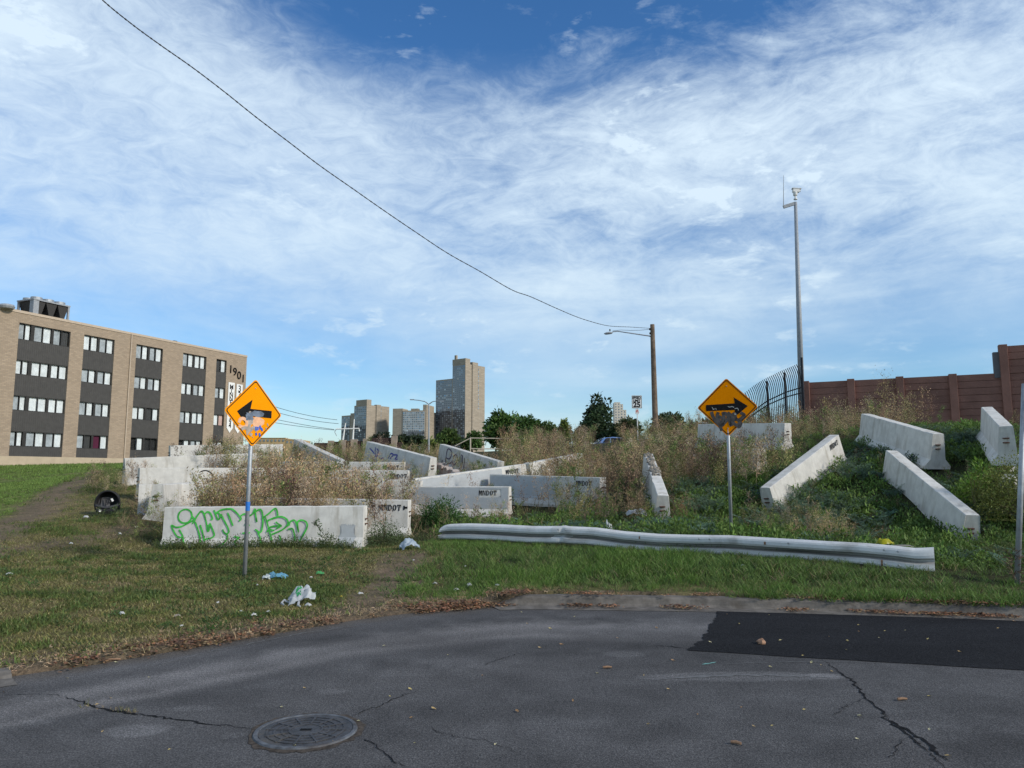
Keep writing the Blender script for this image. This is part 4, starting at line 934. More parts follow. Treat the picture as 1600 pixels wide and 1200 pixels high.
def slab_tower(name, label, D, uc, zc_v, facade, solid, base_z, cores, budget=90, dark_v=None, seed=0, yawf=R(38), pitch_px=3.25, colw_px=3.3, tones=('twin', 'tspand'), bright=.12):
    """corner of the building nearest to us at photo column uc. facade: list of (u_from, u_to, v_top) going away along the glazed side; solid: (u_to, v_top)."""
    r = random.Random(seed); k = D / F; O = P(uc, 740, D); O.z = base_z
    fdir = Vector((-math.cos(yawf), math.sin(yawf), 0)); sdir_ = Vector((math.sin(yawf), math.cos(yawf), 0))
    root = empty(name, O, 0, label, 'tower')
    def ext(dirv_, u):                              # distance along dirv_ from O that reaches column u
        a = ray(u, 700)[0]; return (a * O.y - O.x) / (dirv_.x - a * dirv_.y)
    Ls = ext(sdir_, solid[0]); z_of = lambda v_, Y: CAMZ + ray(800, v_)[1] * Y - base_z
    segs = []; wins = []
    for (u0, u1, vt) in facade:
        s0, s1 = ext(fdir, u0) if u0 != uc else 0, ext(fdir, u1); Ht = z_of(vt, O.y); m_ = MB()
        p = [fdir * s0, fdir * s1, fdir * s1 + sdir_ * Ls, fdir * s0 + sdir_ * Ls]
        m_.add([(q_.x, q_.y, z) for z in (0, Ht) for q_ in p], [(0, 1, 5, 4), (1, 2, 6, 5), (2, 3, 7, 6), (3, 0, 4, 7), (4, 5, 6, 7)]); m_.build('wall', M['tconc'], root)
        zd = z_of(dark_v, O.y) if dark_v else -1
        ph = pitch_px * k; nrow = int((Ht - 2) / ph); L_ = s1 - s0; ncol = max(2, round(abs(u1 - u0) / colw_px)); cw = (L_ - 1.2) / ncol
        # spandrel field
        nrm_ = -sdir_
        sp = MB(); o_ = nrm_ * .12
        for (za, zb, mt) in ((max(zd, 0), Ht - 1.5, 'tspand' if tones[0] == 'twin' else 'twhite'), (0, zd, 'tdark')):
            if zb - za < 1: continue
            sp = MB(); a_, b_ = fdir * (s0 + .6) + o_, fdir * (s1 - .6) + o_; c_, d_ = fdir * (s0 + .6), fdir * (s1 - .6)
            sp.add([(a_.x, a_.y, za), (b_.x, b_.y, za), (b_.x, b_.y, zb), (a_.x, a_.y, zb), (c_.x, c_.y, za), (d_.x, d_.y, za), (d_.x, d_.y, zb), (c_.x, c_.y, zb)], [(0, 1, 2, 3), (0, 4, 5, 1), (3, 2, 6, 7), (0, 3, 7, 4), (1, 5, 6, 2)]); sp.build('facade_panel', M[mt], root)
        for i in range(nrow):
            for j in range(ncol):
                z = Ht - 1.5 - (i + .5) * ph
                if z < 16 * k * 0: continue
                mt = 'twin'
                rr_ = r.random()
                if rr_ < bright: mt = 'twin2'
                elif rr_ < bright + .04: mt = 'tblue'
                elif rr_ < bright + .07: mt = 'twhite'
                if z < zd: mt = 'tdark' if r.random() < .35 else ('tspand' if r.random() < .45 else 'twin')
                wins.append((s0 + .6 + (j + .5) * cw, z, cw * .66, ph * .62, mt))
    wins.sort(key=lambda w_: -w_[1]); rest = MB(); ang = math.atan2(-fdir.y, -fdir.x)
    for n_, (s_, z, w_, h_, mt) in enumerate(wins):
        pos = fdir * s_ - sdir_ * .20
        if n_ < budget:
            o = bpy.data.objects.new('window', wquad('window', w_, h_, M[mt])); COL.objects.link(o); o.parent = root; o.location = (pos.x, pos.y, z); o.rotation_euler = (0, 0, ang)
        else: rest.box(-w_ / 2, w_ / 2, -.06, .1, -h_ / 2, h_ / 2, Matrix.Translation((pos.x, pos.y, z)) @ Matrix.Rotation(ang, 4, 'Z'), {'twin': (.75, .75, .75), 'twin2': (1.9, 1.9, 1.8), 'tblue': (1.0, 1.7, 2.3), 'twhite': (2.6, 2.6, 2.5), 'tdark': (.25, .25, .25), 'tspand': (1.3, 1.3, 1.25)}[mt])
    if rest.v: o = rest.build('window_field', M['tgen'], root); o['kind'] = 'stuff'
    for (u0, u1, vt, depth, z0v) in cores:
        Z0 = z_of(z0v, O.y) + .05 if z0v else 0
        #          # blocks rising above or standing proud: placed on the solid side or above the facade
        a_, b_ = ext(fdir, u0) if u0 < uc else -ext(sdir_, u0), ext(fdir, u1) if u1 < uc else -ext(sdir_, u1)
        def pt(q_): return fdir * q_ if q_ >= 0 else sdir_ * (-q_)
        Ht = z_of(vt, O.y); m_ = MB()
        if u0 > uc > u1:
            w1 = fdir * ext(fdir, u1); w2 = sdir_ * ext(sdir_, u0) * 1.6; m_2 = [fdir * .2 + sdir_ * .2, w1 + sdir_ * .2, w1 + w2, w2]
        elif u0 < uc: m_2 = [fdir * b_ + sdir_ * .3, fdir * a_ + sdir_ * .3, fdir * a_ + sdir_ * depth, fdir * b_ + sdir_ * depth]
        else: m_2 = [sdir_ * (-a_) - fdir * 1.2, sdir_ * (-a_) + fdir * 3, sdir_ * (-b_) + fdir * 3, sdir_ * (-b_) - fdir * 1.2]
        m_.add([(q_.x, q_.y, z) for z in (Z0, Ht) for q_ in m_2], [(0, 1, 5, 4), (1, 2, 6, 5), (2, 3, 7, 6), (3, 0, 4, 7), (4, 5, 6, 7)]); m_.build('stair_tower', M['tconc'], root)
    # small stair windows down the solid side
    return root, O, fdir, sdir_, ext, z_of
m, t, b = principled('tower_windows', (.12, .135, .15), .25, spec=.8); a = t.nodes.new('ShaderNodeVertexColor'); a.layer_name = 'Col'; t.links.new(mixc(t, 1.0, (.22, .245, .265), a.outputs[0], 'MULTIPLY'), b.inputs['Base Color']); M['tgen'] = m
def stair_windows(T, u, v0, v1, n_):
    root, O, fdir, sdir_, ext, z_of = T; s_ = ext(sdir_, u)
    for i in range(n_):
        z = z_of(v0 + (v1 - v0) * i / max(1, n_ - 1), O.y); pos = sdir_ * s_ - fdir * .12
        o = bpy.data.objects.new('stair_window', wquad('stair_window', 1.3, 1.5, M['twin2'] if i % 2 else M['twin'])); COL.objects.link(o); o.parent = root; o.location = (pos.x, pos.y, z); o.rotation_euler = (0, 0, math.atan2(sdir_.y, sdir_.x))
TA = slab_tower('tower_block', 'tallest concrete tower block with a chimney stub, rising far behind the weeds', 850, 726, 568, [(726, 706, 568), (706, 680, 589.5)], (757, 568), 2, [(731, 705.5, 559.5, 14, 568), (711.5, 708.6, 553, 2.6, 559.6), (736.5, 745, 564, 0, 0)], 96, dark_v=640, seed=1)
stair_windows(TA, 747, 574, 636, 18)
TB = slab_tower('tower_block', 'stepped concrete tower block farthest left of the tower group, solid wall on one side', 850, 570.5, 632, [(570.5, 552, 632.5), (546, 532.5, 647)], (607, 631), 2, [(576, 554.5, 624, 14, 632.5), (552, 546, 644, 8, 0), (586, 593, 631, 0, 0)], 96, dark_v=664, seed=2, bright=.3)
stair_windows(TB, 594, 637, 672, 11)
TC = slab_tower('tower_block', 'broad lower tower block with a pale gridded face between the two taller ones', 840, 663, 641, [(663, 628, 641)], (681, 641), 2, [(628, 612.5, 637.5, 18, 0), (652, 641, 638, 6, 641), (664, 676, 632, 0, 0)], 96, dark_v=674, seed=3, yawf=R(12), pitch_px=3.5, colw_px=2.9, tones=('w', 'w'), bright=.45)
# far white stepped condominium
def plain_block(name, label, D, tiers, mat, wmat, base_z=2, rowpx=4.5, colpx=5, seed=0, cat='building'):
    root = None; r = random.Random(seed); k = D / F
    for (u0, u1, vt) in tiers:
        a_, b_ = P(u0, vt, D), P(u1, vt, D)
        if root is None: root = empty(name, (a_.x, D, base_z), 0, label, cat); ox = a_.x
        m_ = MB(); m_.box(a_.x - ox, b_.x - ox, 0, (b_.x - a_.x) * 1.2 + 6, -1, a_.z - base_z); m_.build('wall', mat, root)
        m_ = MB(); m_.box(a_.x - ox - .2, b_.x - ox + .2, -.2, .6, a_.z - base_z + .002, a_.z - base_z + .5 * k); m_.build('roof', mat, root)
        nr, nc = max(1, int((740 - 45 - vt) / rowpx)), max(1, int((u1 - u0) / colpx))
        for i in range(nr):
            for j in range(nc):
                o = bpy.data.objects.new('window', wquad('window', colpx * k * .5, rowpx * k * .5, wmat)); COL.objects.link(o); o.parent = root
                o.location = ((a_.x - ox) + (j + .5) * (b_.x - a_.x) / nc, -.08, a_.z - base_z - (i + .6) * rowpx * k)
    return root
M['condo'] = weathered('pale_condo_wall', (.62, .57, .48), .8, .06, .1)
plain_block('condominium_tower', 'far pale condominium tower peeking out beside the tall dark tree', 900, [(960, 969, 629), (969.2, 973.5, 632), (973.7, 978.5, 641)], M['condo'], M['twin'], rowpx=4.2, colpx=3.4)
M['ochre'] = weathered('ochre_brick', (.46, .32, .17), .9, .08, .3)
plain_block('low_brick_building', 'low ochre brick building far off beside the arrow sign with stickers', 260, [(398, 446, 684.5), (446.3, 470, 687)], M['ochre'], M['twin'], rowpx=6.2, colpx=5.5, seed=4)

# ---------------------------------------------------------------- bridge wall, slanted poles, street lights, wires
M['pilaster'] = weathered('tan_concrete_pilaster', (.36, .29, .23), .9, .12, 1.5, dirt=(.15, .12, .10), dirt_amt=.5)
M['brownpanel'] = weathered('dark_brown_panel', (.055, .035, .03), .85, .25, 1.2)
def bridge_wall():
    D = 60; base = P(490, 712, D); root = empty('bridge_wall', (base.x, D, base.z), 0, 'low dark brown wall with tan concrete pilasters, behind the weeds below the left towers', 'wall')
    X = lambda u: P(u, 700, D).x - base.x; Z = lambda v_: P(800, v_, D).z - base.z
    for a_, b_, v0 in ((490, 512, 692), (521.2, 529.8, 690), (540.2, 547.8, 689), (558.2, 566.8, 688.5), (577.2, 611, 684), (620.2, 628, 691)):
        m_ = MB(); m_.box(X(a_), X(b_), .05, .25, -1, Z(v0)); m_.build('wall_panel', M['brownpanel'], root)
    for a_, b_, v0 in ((512.2, 521, 688.5), (530, 540, 687.5), (548, 558, 686.5), (567, 577, 685.5), (611.2, 620, 681)):
        m_ = MB(); m_.box(X(a_), X(b_), -.08, .3, -1, Z(v0)); m_.build('pilaster', M['pilaster'], root)
bridge_wall()
def slanted_poles():
    D = 75; b_ = P(535, 690, D); root = empty('slanted_twin_poles', (b_.x, D, b_.z - 1), 0, 'pair of white slanted poles crossed by a horizontal bar, in front of the leftmost tower', 'mast')
    o_ = Vector(root.location)
    for (u0, v0, u1, v1) in ((534, 697, 540, 661), (550.5, 697, 553.5, 655)):
        m_ = MB(); m_.tube([P(u0, v0, D) - o_, P(u1, v1, D) - o_], [.11, .05], 8); m_.build('pole', M['white'], root)
    m_ = MB(); m_.tube([P(525, 670.5, D) - o_, P(561, 669.5, D) - o_, P(561.3, 674, D) - o_], .07, 6); m_.build('crossbar', M['white'], root)
    m_ = MB(); m_.tube([P(525, 671, D) - o_, P(523, 675, D) - o_, P(526, 681, D) - o_], .035, 6); m_.build('hook', M['dkgalv'], root)
slanted_poles()
def twin_light():
    D = 75; b_ = P(670, 705, D); root = empty('street_light', (b_.x, D, b_.z - 1), 0, 'grey double-armed street light standing before the tallest tower', 'street light'); o_ = Vector(root.location)
    m_ = MB(); m_.tube([P(670, 708, D) - o_, P(670, 631, D) - o_], [.10, .07], 8); m_.build('pole', M['galv'], root)
    for uu in ((669, 664, 655, 644), (671, 676, 683, 690)):
        vv = (631, 627.5, 625.5, 624.5) if uu[0] < 670 else (631, 627.5, 626.5, 626.8)
        m_ = MB(); m_.tube([P(a_, b2, D) - o_ for a_, b2 in zip(uu, vv)], [.07, .05, .045, .04], 6); m_.build('arm', M['galv'], root)
        m_ = MB(); e = P(uu[-1], vv[-1], D) - o_; m_.box(e.x - .22, e.x + .22, -.1, .1, e.z - .04, e.z + .05); m_.build('lamp_head', M['galv'], root)
twin_light()
# wooden pole with cobra-head lamp
M['wood'] = weathered('weathered_pole_wood', (.17, .125, .09), .9, .3, 2.5, dirt=(.06, .045, .035), dirt_amt=.6, bmp=.5, streak=True)
D = 45; tp_ = P(1019.2, 507, D); bt_ = P(1024.2, 668, D); bt_ = bt_ + (bt_ - tp_) * .14; g_ = Vector((bt_.x, bt_.y, bt_.z))
up_ = empty('utility_pole', g_, 0, 'tall wooden utility pole with a cobra-head street lamp and wires', 'utility pole')
m_ = MB(); m_.tube([Vector((0, 0, 0)), (tp_ - g_) * .5, tp_ - g_], [.19, .165, .135], 12); m_.build('pole', M['wood'], up_)
m_ = MB(); m_.tube([P(u, v_, D) - g_ for u, v_ in ((1017.5, 526.5), (1015, 525), (990, 521.3), (965, 517.6), (957, 518.5))], [.045, .04, .035, .03, .03], 8); m_.build('arm', M['galv'], up_)
m_ = MB(); e = P(950.5, 520.3, D) - g_; Ml = Matrix.Translation(e) @ Matrix.Rotation(R(-7), 4, 'Y'); 
m_.lathe([(0, -.14), (.18, -.13), (.26, -.04), (.22, .05), (.10, .10), (0, .11)], 12, (0, 0, 0), Ml @ Matrix.Diagonal((1.1, .5, .6, 1))); m_.build('lamp_head', M['dkgalv'], up_)
m_ = MB(); e2 = P(953, 517.4, D) - g_; m_.lathe([(.04, 0), (.04, .12), (0, .13)], 8, e2); m_.build('photocell', M['black'], up_)
for u, v_ in ((1015.2, 514.4), (1015.6, 521)):
    m_ = MB(); e = P(u, v_, D) - g_; m_.lathe([(.03, -.06), (.05, -.02), (.03, .0), (.05, .03), (.02, .07)], 8, e); m_.tube([e, e + Vector((.18, 0, 0))], .015, 6); m_.build('insulator', M['black'], up_)
M['wire'] = weathered('black_cable', (.045, .047, .05), .6, .2, 5)
# long twisted service wire coming over the photographer: every point in one upright plane
WA = (tp_.x - .15, tp_.y); WB0 = P(100, -80, 9); WB = (WB0.x, WB0.y)
tr = [(1016, 510), (985, 511), (960, 510), (940, 507), (905, 496.5), (870, 482), (830, 464), (800, 453), (750, 424), (700, 396), (650, 363), (600, 329), (550, 294), (500, 259), (450, 221), (400, 183), (350, 143), (300, 105), (250, 70), (205, 37), (160, 0), (110, -50)]
wp = []
for u, v_ in tr:
    t_, z = onplane(u, v_, WA, WB); wp.append(Vector((WA[0] + (WB[0] - WA[0]) * t_, WA[1] + (WB[1] - WA[1]) * t_, z)))
wp[0] = P(1015.5, 513, D)
def dens(p, n_):
    o = []
    for i in range(len(p) - 1):
        for j in range(n_):
            t_ = j / n_; p0 = p[max(0, i - 1)]; p1 = p[i]; p2 = p[i + 1]; p3 = p[min(len(p) - 1, i + 2)]
            o.append(.5 * (2 * p1 + (p2 - p0) * t_ + (2 * p0 - 5 * p1 + 4 * p2 - p3) * t_ ** 2 + (3 * p1 - p0 - 3 * p2 + p3) * t_ ** 3))
    return o + [p[-1]]
wd = dens(wp, 10); m_ = MB(); n_ = len(wd)
for ph in (0, PI):
    m_.tube([p + Vector((.7 * math.cos(i * 2.1 + ph), .7 * math.sin(i * 2.1 + ph) * .3, math.sin(i * 2.1 + ph))) * .007 for i, p in enumerate(wd)], [.011 if p.y > 25 else .0035 + .0075 * p.y / 25 for p in wd], 5)
m_.build('overhead_wire', M['wire'], label='thin black twisted service wire sweeping down across the sky to the wooden pole', cat='wire')
m_ = MB(); m_.tube([P(u, v_, D - .1) for u, v_ in ((1015.5, 514.5), (1000, 516), (985, 516.2), (970, 515.6), (957, 517))], .012, 5); m_.build('lamp_wire', M['wire'], label='short slack wire from the wooden pole top to its lamp', cat='wire')
for i, (a_, b_, sag) in enumerate((((425, 634), (527, 656), 3), ((425, 642), (529, 662), 3), ((430, 655), (522, 671), 1), ((430, 660.5), (523, 672), 1))):
    m_ = MB(); m_.tube([P(a_[0] + (b_[0] - a_[0]) * j / 8, a_[1] + (b_[1] - a_[1]) * j / 8 + sag * 4 * (j / 8) * (1 - j / 8), 76) for j in range(9)], .022, 4)
    m_.build('distant_wire', M['wire'], label=('topmost', 'second from the top', 'third from the top', 'lowest')[i] + ' of four thin wires running to the slanted poles', cat='wire', group='distant wires by the slanted poles')
# speed limit sign
D = 44; c_ = P(995, 628, D); g_ = on(996.5, 690, D, -.3)
sp_ = empty('speed_limit_sign', g_, 0, 'small white speed limit sign on a thin post beside the wooden pole', 'road sign')
def lp(u, v_): return P(u, v_, D) - g_
m_ = MB(); m_.box(lp(995, 0).x - .03, lp(995, 0).x + .03, .02, .06, 0, lp(995, 638).z + .5); 
m_ = MB(); m_.bar((lp(997, 690).x, .04, 0), (lp(995.3, 622).x, .04, lp(995, 622).z), .05); m_.build('post', M['white'], sp_)
w2, h2 = .305, .39; m_ = MB(); m_.box(lp(995, 628).x - w2, lp(995, 628).x + w2, -.005, .012, lp(995, 628).z - h2, lp(995, 628).z + h2); pl_ = m_.build('plate', M['white'], sp_)
def fr_(x0, x1, z0, z1, y, mt, nm, par):
    m_ = MB(); t2 = .022; m_.box(x0, x1, y - .002, y, z0, z0 + t2); m_.box(x0, x1, y - .002, y, z1 - t2, z1); m_.box(x0, x0 + t2, y - .002, y, z0 + t2, z1 - t2); m_.box(x1 - t2, x1, y - .002, y, z0 + t2, z1 - t2); return m_.build(nm, mt, par)
cx_, cz_ = lp(995, 628).x, lp(995, 628).z; fr_(cx_ - w2 + .02, cx_ + w2 - .02, cz_ - h2 + .02, cz_ + h2 - .02, -.007, M['blackpaint'], 'border_line', pl_)
text_mesh('SPEED', .20, 'lettering', M['blackpaint'], pl_, Matrix.Translation((cx_, -.009, cz_ + .25)) @ upr, .002, .008, .92); text_mesh('LIMIT', .20, 'lettering', M['blackpaint'], pl_, Matrix.Translation((cx_, -.009, cz_ + .07)) @ upr, .002, .008, .92)
text_mesh('25', .42, 'lettering', M['blackpaint'], pl_, Matrix.Translation((cx_, -.009, cz_ - .18)) @ upr, .002, .016, 1.05)
M['redwhite'] = weathered('red_marker', (.45, .10, .08), .6, .3, 9)
m_ = MB(); mx_ = lp(995.5, 643).x; m_.box(mx_ - .11, mx_ + .11, -.006, .012, lp(995, 647).z, lp(995, 639).z); ms = m_.build('marker_plate', M['white'], sp_)
m_ = MB(); m_.prism([(mx_ - .07, lp(0, 646.2).z), (mx_, lp(0, 642).z), (mx_ + .07, lp(0, 646.2).z), (mx_ + .07, lp(0, 642.5).z), (mx_, lp(0, 639.5).z), (mx_ - .07, lp(0, 642.5).z)], -.009, -.0065); m_.build('marker_symbol', M['redwhite'], ms)
# camera pole with antenna
D = 39; g_ = P(1252.5, 640, D); g_.z -= 1.2; tp_ = P(1243, 316, D)
cp_ = empty('camera_pole', g_, 0, 'tall grey steel pole topped by a traffic camera and whip antenna', 'pole')
m_ = MB(); m_.tube([Vector((0, 0, 0)), (tp_ - g_) * .5, tp_ - g_], [.17, .135, .085], 14); m_.build('pole', M['dkgalv'], cp_, smooth_=True)
lc = lambda u, v_: P(u, v_, D) - g_
m_ = MB(); m_.bar(lc(1243, 317.5), lc(1224, 323.5), .10, .17); m_.build('bracket_arm', M['dkgalv'], cp_)
m_ = MB(); m_.tube([lc(1224.3, 323), lc(1224.3, 274)], [.022, .010], 6); m_.build('antenna', M['dkgalv'], cp_)
m_ = MB(); e = lc(1243, 312); m_.lathe([(.10, 0), (.10, .06), (.05, .07), (.05, .22), (.11, .24), (.12, .42), (.06, .48)], 12, e); m_.build('camera_mount', M['white'], cp_)
m_ = MB(); e = lc(1243.5, 298); Mc = Matrix.Translation(e) @ Matrix.Rotation(R(4), 4, 'Y'); m_.box(-.17, .17, -.1, .1, -.09, .10, Mc); m_.box(-.22, .27, -.12, .12, .10, .125, Mc); m_.lathe([(.06, 0), (.06, .07)], 10, (0, 0, 0), Mc @ Matrix.Translation((.17, 0, 0)) @ Matrix.Rotation(R(90), 4, 'Y')); m_.build('traffic_camera', M['white'], cp_)

# ---------------------------------------------------------------- curved black fence and the brown plank wall
M['fence'] = weathered('black_fence_paint', (.022, .022, .028), .45, .2, 10)
FQ = [(1254.5, 35.2, 604.5, 569), (1227, 36.2, 613, 580.5), (1199.5, 37.2, 626, 594), (1184, 37.9, 637, 603.5), (1167, 38.5, 650, 617), (1150, 39.1, 664, 634)]
fp = []; frz = []; ftz = []
for (u, D, vr, vt) in FQ:
    fp.append(P(u, vr, D)); frz.append(P(u, vr, D).z); ftz.append(P(u, vt, D).z)
fbz = H(fp[0].x, fp[0].y); fn = empty('curved_picket_fence', (fp[0].x, fp[0].y, fbz), 0, 'black steel picket fence with outward-curving tops next to the brown wall', 'fence'); fo = Vector(fn.location)
fpl = [Vector((p.x, p.y, 0)) for p in fp]; path = dens(fpl, 20); cum = [0]
for a_, b_ in zip(path[:-1], path[1:]): cum.append(cum[-1] + (b_ - a_).length)
kc = [cum[min(len(cum) - 1, i * 20)] for i in range(len(fp))]; kn = 4
s_ = .08
while s_ < cum[-1]:
    i = min(len(cum) - 2, max(0, int(np.searchsorted(cum, s_)) - 1)); t_ = (s_ - cum[i]) / max(1e-6, cum[i + 1] - cum[i]); p = path[i].lerp(path[i + 1], t_)
    rz = float(np.interp(s_, kc, frz)) - fbz; tz_ = float(np.interp(s_, kc, ftz)) - fbz; x0, y0 = p.x - fo.x, p.y - fo.y; hh = tz_ - rz
    m_ = MB(); m_.tube([(x0, y0, -1.2), (x0, y0, rz), (x0 - .01, y0, rz + hh * .25), (x0 - .04, y0 - .02, rz + hh * .5), (x0 - .11, y0 - .05, rz + hh * .76), (x0 - .24, y0 - .1, tz_)], .021, 5); m_.build('picket', M['fence'], fn); s_ += .115
for dz_ in (0, -.26):
    m_ = MB(); m_.tube([Vector((p.x - fo.x, p.y - fo.y - .02, float(np.interp(c_, kc, frz)) - fbz + dz_ * (1 - .4 * c_ / cum[-1]))) for p, c_ in list(zip(path, cum))[::4]], .032, 5); m_.build('rail', M['fence'], fn)
for i, hh in ((0, .38), (1, 0), (2, 0), (4, 0)):
    m_ = MB(); q_ = Vector((fp[i].x - fo.x, fp[i].y - fo.y, 0)); m_.tube([q_ + Vector((0, 0, -1.2)), q_ + Vector((0, 0, frz[i] - fbz)), q_ + Vector((0, 0, ftz[i] - fbz + hh - .05))], .055, 6); m_.build('fence_post', M['fence'], fn)
# brown concrete plank wall
M['plank'] = weathered('brown_plank_concrete', (.235, .122, .094), .9, .14, 1.1, dirt=(.12, .065, .05), dirt_amt=.35, bmp=.5, grit=18)
D1, D2 = 36.0, 32.4; WA_, WB_ = P(1254, 598, D1), P(1564, 583, D2)
wdir = (Vector((WB_.x, WB_.y, 0)) - Vector((WA_.x, WA_.y, 0))); wdir.normalize(); wL0 = (Vector((WB_.x - WA_.x, WB_.y - WA_.y, 0))).length
wall = empty('plank_wall', (WA_.x, WA_.y, 3.0), math.atan2(wdir.y, wdir.x), 'reddish brown noise wall of horizontal planks between square posts, one step taller at its end', 'wall')
def ws(u): return onplane(u, 600, (WA_.x, WA_.y), (WB_.x, WB_.y))[0] * wL0
posts = [ws(u) for u in (1259, 1329.5, 1406, 1489, 1571)]; posts.append(posts[-1] + (posts[-1] - posts[-2])); posts.append(posts[-1] + 2.0)
zt0 = WA_.z - 3; zt1 = WB_.z - 3; zt2 = onplane(1566, 541, (WA_.x, WA_.y), (WB_.x, WB_.y))[1] - 3
rp = random.Random(5)
for i, s_ in enumerate(posts):
    zt_ = (zt0 + (zt1 - zt0) * s_ / wL0 if i < 4 else zt2) + .06; m_ = MB(); m_.box(s_ - .16, s_ + .16, -.16, .2, -1.5, zt_); m_.build('wall_post', M['plank'], wall, bevel=.012)
for i in range(len(posts) - 1):
    a_, b_ = posts[i] + .16, posts[i + 1] - .16; z = -1.5; zt_ = (zt0 + (zt1 - zt0) * (posts[i] + posts[i + 1]) / 2 / wL0) if i < 4 else zt2; hp = .31; m_ = MB()
    zz = zt_
    while zz > -1.2:
        m_.box(a_, b_, rp.uniform(-.02, .015), .10, zz - hp + .022, zz); m_.box(a_, b_, .03, .09, zz - hp - .001, zz - hp + .023); zz -= hp
    m_.build('wall_panel', M['plank'], wall)
m_ = MB(); m_.box(posts[4] - .38, posts[4] - .162, -.05, .25, zt1 - .2, zt2 - .25); m_.build('end_trim', weathered('grey_trim', (.13, .13, .135), .8, .1, 3), wall)

# ---------------------------------------------------------------- pipe railing on the crest and the passing car
M['beige'] = weathered('beige_pipe', (.48, .42, .33), .6, .1, 4)
D = 41; g_ = on(736, 706, D, -.2); pr_ = empty('pipe_railing', g_, 0, 'thin beige two-rail pipe railing along the crest before the trees', 'railing'); lpr = lambda u, v_: P(u, v_, D) - g_
for va, vb in ((684.5, 686.5), (701, 702.5)):
    m_ = MB(); m_.tube([lpr(735, va), lpr(800, (va + vb) / 2), lpr(872, vb)], .032, 6); m_.build('rail', M['beige'], pr_)
m_ = MB(); m_.tube([lpr(735, 684.5), lpr(711, 697)], .03, 6); m_.build('brace', M['beige'], pr_)
for u in (735, 793, 850):
    m_ = MB(); m_.tube([Vector((lpr(u, 700).x, 0, -.4)), lpr(u, 684 + (u - 735) * .02)], .045 if u == 735 else .02, 6); m_.build('railing_post', M['beige'], pr_)
D = 40; g_ = on(1103, 680, D, -.2); pr_ = empty('pipe_railing', g_, 0, 'short pale pipe railing corner seen behind the amber right-arrow sign', 'railing'); lpr = lambda u, v_: P(u, v_, D) - g_
m_ = MB(); m_.tube([lpr(1084, 660.5), lpr(1118, 662)], .035, 6); m_.build('rail', M['galv'], pr_); m_ = MB(); m_.tube([lpr(1103.5, 661.5), lpr(1103.5, 676)], .03, 6); m_.build('railing_post', M['galv'], pr_)
# car
M['carpaint'] = weathered('blue_car_paint', (.12, .22, .46), .3, .06, 3, spec=.6, bmp=.0); M['carglass'] = weathered('dark_car_glass', (.02, .025, .035), .08, .2, 5, spec=.8, bmp=0.); M['tail'] = weathered('red_tail_light', (.55, .02, .015), .3, .1, 9); M['tyre'] = weathered('tyre_rubber', (.02, .02, .02), .9, .2, 9)
D = 58; c_ = P(948, 683.5, D); zc = c_.z - 1.46
car = empty('parked_car', (c_.x, D, zc), R(8), 'blue car half hidden by tall weeds on the road beyond the crest', 'car')
xl = -1.0; body = [(xl, .25), (xl - .02, .75), (xl + .12, .98), (.2, 1.02), (2.4, .95), (3.25, .78), (3.35, .3), (3.3, .2)]
m_ = MB(); m_.prism(body, -.88, .88); m_.build('body', M['carpaint'], car, bevel=.06)
m_ = MB(); cab = [(xl + .15, .96), (xl + .62, 1.40), (xl + 1.3, 1.47), (1.0, 1.43), (1.9, .98)]; m_.prism(cab, -.76, .76); m_.build('cabin', M['carpaint'], car, bevel=.06)
for y, nm in ((-.768, 0), (.762, 0)):
    m_ = MB(); m_.prism([(xl + .45, 1.02), (xl + .72, 1.36), (.05, 1.40), (.05, 1.02)], y, y + .006); m_.prism([(.13, 1.02), (.13, 1.40), (.95, 1.37), (1.6, 1.02)], y, y + .006); m_.build('side_window', M['carglass'], car)
m_ = MB(); m_.add([(xl + .15, -.62, 1.02), (xl + .15, .62, 1.02), (xl + .53, .58, 1.36), (xl + .53, -.58, 1.36)], [(0, 1, 2, 3)]); 
for v__ in range(len(m_.v)): m_.v[v__] = (m_.v[v__][0] - .03, m_.v[v__][1], m_.v[v__][2] + .02)
m_.build('rear_window', M['carglass'], car)
for y in (-.90, .64):
    m_ = MB(); m_.box(xl - .05, xl + .35, y, y + .26, .68, .92); m_.build('tail_light', M['tail'], car)
for x in (-.35, 2.45):
    for y in (-.9, .7):
        m_ = MB(); m_.lathe([(.33, 0), (.33, .2)], 20, (0, 0, 0), Matrix.Translation((x, y, .33)) @ Matrix.Rotation(R(-90), 4, 'X')); w_ = m_.build('wheel', M['tyre'], car)
        m_ = MB(); m_.lathe([(.19, -.01), (.19, .21)], 12, (0, 0, 0), Matrix.Translation((x, y, .33)) @ Matrix.Rotation(R(-90), 4, 'X')); m_.build('rim', M['galv'], w_)
# sign post at the right-hand edge
bs = P(1587, 903, 9.7); bs.z = H(bs.x, bs.y) - .1; tp_ = P(1601, 600, 9.9)
rs = empty('sign_post', bs, 0, 'leaning galvanised post at the picture edge wrapped in dead vines', 'sign post'); m_ = MB(); m_.tube([Vector((0, 0, 0)), tp_ - bs], .034, 12); m_.build('post', M['galv'], rs, smooth_=True)
m_ = MB(); c_ = P(1617, 625, 9.84) - bs; m_.box(c_.x - .155, c_.x + .155, -.045, -.041 + .004, c_.z - .23, c_.z + .23); M['noparking'] = weathered('pinkish_white_sheeting', (.62, .50, .46), .5, .08, 6); m_.build('sign_plate', M['noparking'], rs, bevel=.001)
